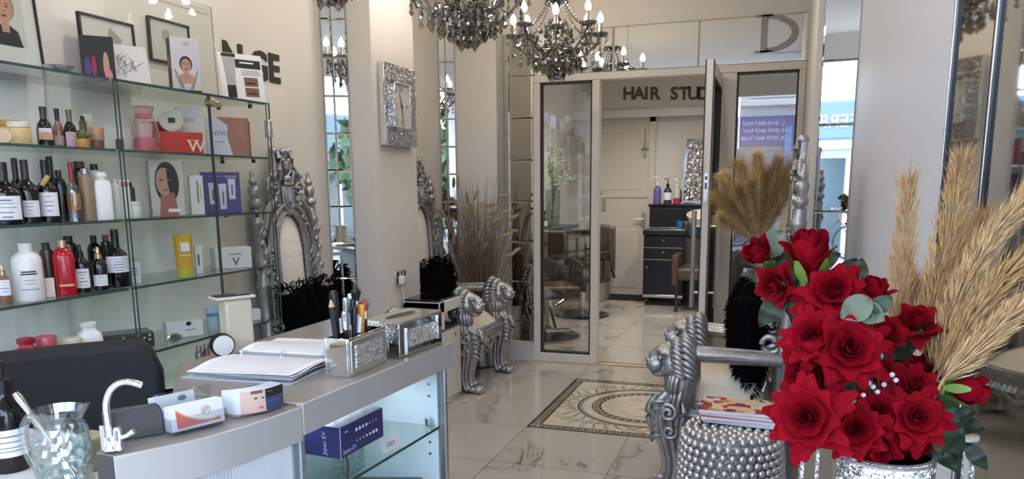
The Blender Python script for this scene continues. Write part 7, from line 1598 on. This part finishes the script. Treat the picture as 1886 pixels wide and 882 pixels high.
for i, (x, y, mm) in enumerate(fan):
    r = random.Random(i+40); tip = ony(x, y, 4.44+.05*(i % 3)); base = Vector((gb.x, gb.y, gb.z))
    t = thing('golden_plume', 'golden feathery grass plume, %s of the fan behind the right throne' % lab_[i], 'pampas grass', base, group='golden feathery plumes behind the right throne'); tp = tip-base
    def cvp(f): return Vector((tp.x*f, tp.y*f, tp.z*(1.12*f-.12*f*f*f)))
    B().tube([Vector((0, 0, vz_-.10-base.z))]+[cvp(f/5) for f in range(6)], .002, 5).obj('stem', M_PAMPAS, t); b = B()
    for j in range(2000):
        f = .10+.90*r.random()**.8; c = cvp(f); d = (cvp(min(1, f+.05))-cvp(f-.05)).normalized(); a = Vector((r.gauss(0, 1), r.gauss(0, .7), r.gauss(0, 1))); a = (a-d*a.dot(d)).normalized()
        L_ = r.uniform(.09, .19)*(.55+.5*math.sin(PI*f)); k_ = r.uniform(.15, .85); p1 = c+(d+a*k_).normalized()*L_*.5; p2 = p1+(d*.7+a*k_*1.7+Vector((0, 0, -.45))).normalized()*L_*.5; sd = d.cross(a)*.0009
        b.add([c-sd, c+sd, p1+sd, p1-sd, p2], [(0, 1, 2, 3), (3, 2, 4)])
    b.obj('plume_hair', (M_GOLDG, M_GOLDG2)[mm], t, smooth=False)

# ------------------------------------------------------------------ dried bunny-tail grasses by the far throne
gx, gy = -2.16, 5.60; gz = .40
t = thing('grass_pot', 'silver pot of dried grasses between the throne and the mirrored panel', 'pot', (gx, gy, 0)); B().lathe([(.09, 0), (.11, .02), (.12, gz-.02), (.125, gz), (.11, gz), (.10, gz-.05), (0, gz-.05)], 28).obj('body', M_SILVER, t)
t = thing('dried_grass', 'sheaf of dried brown grasses with beige bunny-tail heads', 'grass', (gx, gy, gz-.04)); M_DRY = mat('dry grass blade', (112, 92, 76), .8, var=.25, vscale=6)
r = random.Random(21); b = B()
def blade(b, base, tip, w_, bend):
    pts = [base.lerp(tip, f)+bend*(4*f*(1-f))*.5 for f in [i/6 for i in range(7)]]; sd = (tip-base).cross(Vector((r.gauss(0, 1), r.gauss(0, 1), .1))).normalized()
    vs = []
    for i, p in enumerate(pts): ww = w_*(1-.8*i/6); vs += [p-sd*ww, p+sd*ww]
    b.add(vs, [(2*i, 2*i+1, 2*i+3, 2*i+2) for i in range(6)])
for k in range(420):
    a = r.random()*6.28; rr = .085*math.sqrt(r.random()); el = abs(r.gauss(0, .27)); a2 = a+r.gauss(0, .5); L_ = r.uniform(.60, 1.18)
    base = Vector((rr*math.cos(a), rr*math.sin(a), 0)); tip = base+Vector((math.sin(el)*math.cos(a2)*L_*.95, math.sin(el)*math.sin(a2)*L_*.6, math.cos(el)*L_)); tip.y = min(tip.y, YP-gy-.04); tip.x = max(tip.x, XL-gx+.09)
    if tip.x+gx < P2X+.03: tip.y = min(tip.y, P2Y-gy-.02)
    blade(b, base, tip, r.uniform(.0014, .0028), Vector((0, 0, .02)))
b.obj('blades', M_DRY, t, smooth=False)
M_TAIL = mat('beige bunny tail', (182, 160, 132), .9, var=.15, vscale=60, bump=.6, bscale=300)
tail = B(); tail.lathe([(.002, 0), (.009, .010), (.0125, .035), (.011, .065), (.005, .085), (.001, .092)], 10)
r8 = random.Random(5)
for k in range(260): a, z = r8.random()*6.28, r8.random()*.085; rr = .012*math.sin(PI*(.12+.8*z/.092)); p = Vector((rr*math.cos(a), rr*math.sin(a), z)); q = p+Vector((math.cos(a)*.006, math.sin(a)*.006, .011)); tail.add([p, p+Vector((.0008, .0008, 0)), q], [(0, 1, 2)])
TAIL = tail.mesh('seed_head', M_TAIL); st_ = B()
heads = [(843, 335, 1.5), (822, 380, 1.3), (838, 372, 2.0), (848, 402, 1.6), (812, 410, 1.8), (856, 390, 1.4), (868, 385, 1.7), (878, 402, 1.3), (884, 380, .9), (908, 392, .35), (928, 360, .05), (902, 378, .2), (930, 390, -.1), (946, 400, .5), (934, 432, .2), (920, 415, .8), (900, 440, 1.2), (884, 432, 1.4), (868, 425, 1.1), (930, 455, .35), (945, 425, .1), (950, 462, .6), (915, 405, .6), (836, 440, 1.7), (852, 446, 1.4), (866, 455, 1.2), (898, 410, 1.5), (816, 395, 2.3), (826, 415, 1.9), (938, 470, .4), (876, 360, 1.2), (860, 365, 1.6), (892, 455, 1.0), (806, 440, 2.2)]
for k, (x, y, an) in enumerate(heads):
    p = ony(x, y, gy-.10+.13*r.random())-t.location; d = (RI*math.cos(an)+Vector((0, 0, 1))*math.sin(an)+Vector((0, r.uniform(-.2, .2), 0))).normalized()
    meshobj('seed_head', TAIL, t, look(p-d*.045, d)); st_.tube([(r.uniform(-.05, .05), r.uniform(-.05, .05), 0), (p-d*.045)*.6+Vector((0, 0, .06)), p-d*.045], .0012, 4)
st_.obj('stalks', M_DRY, t)
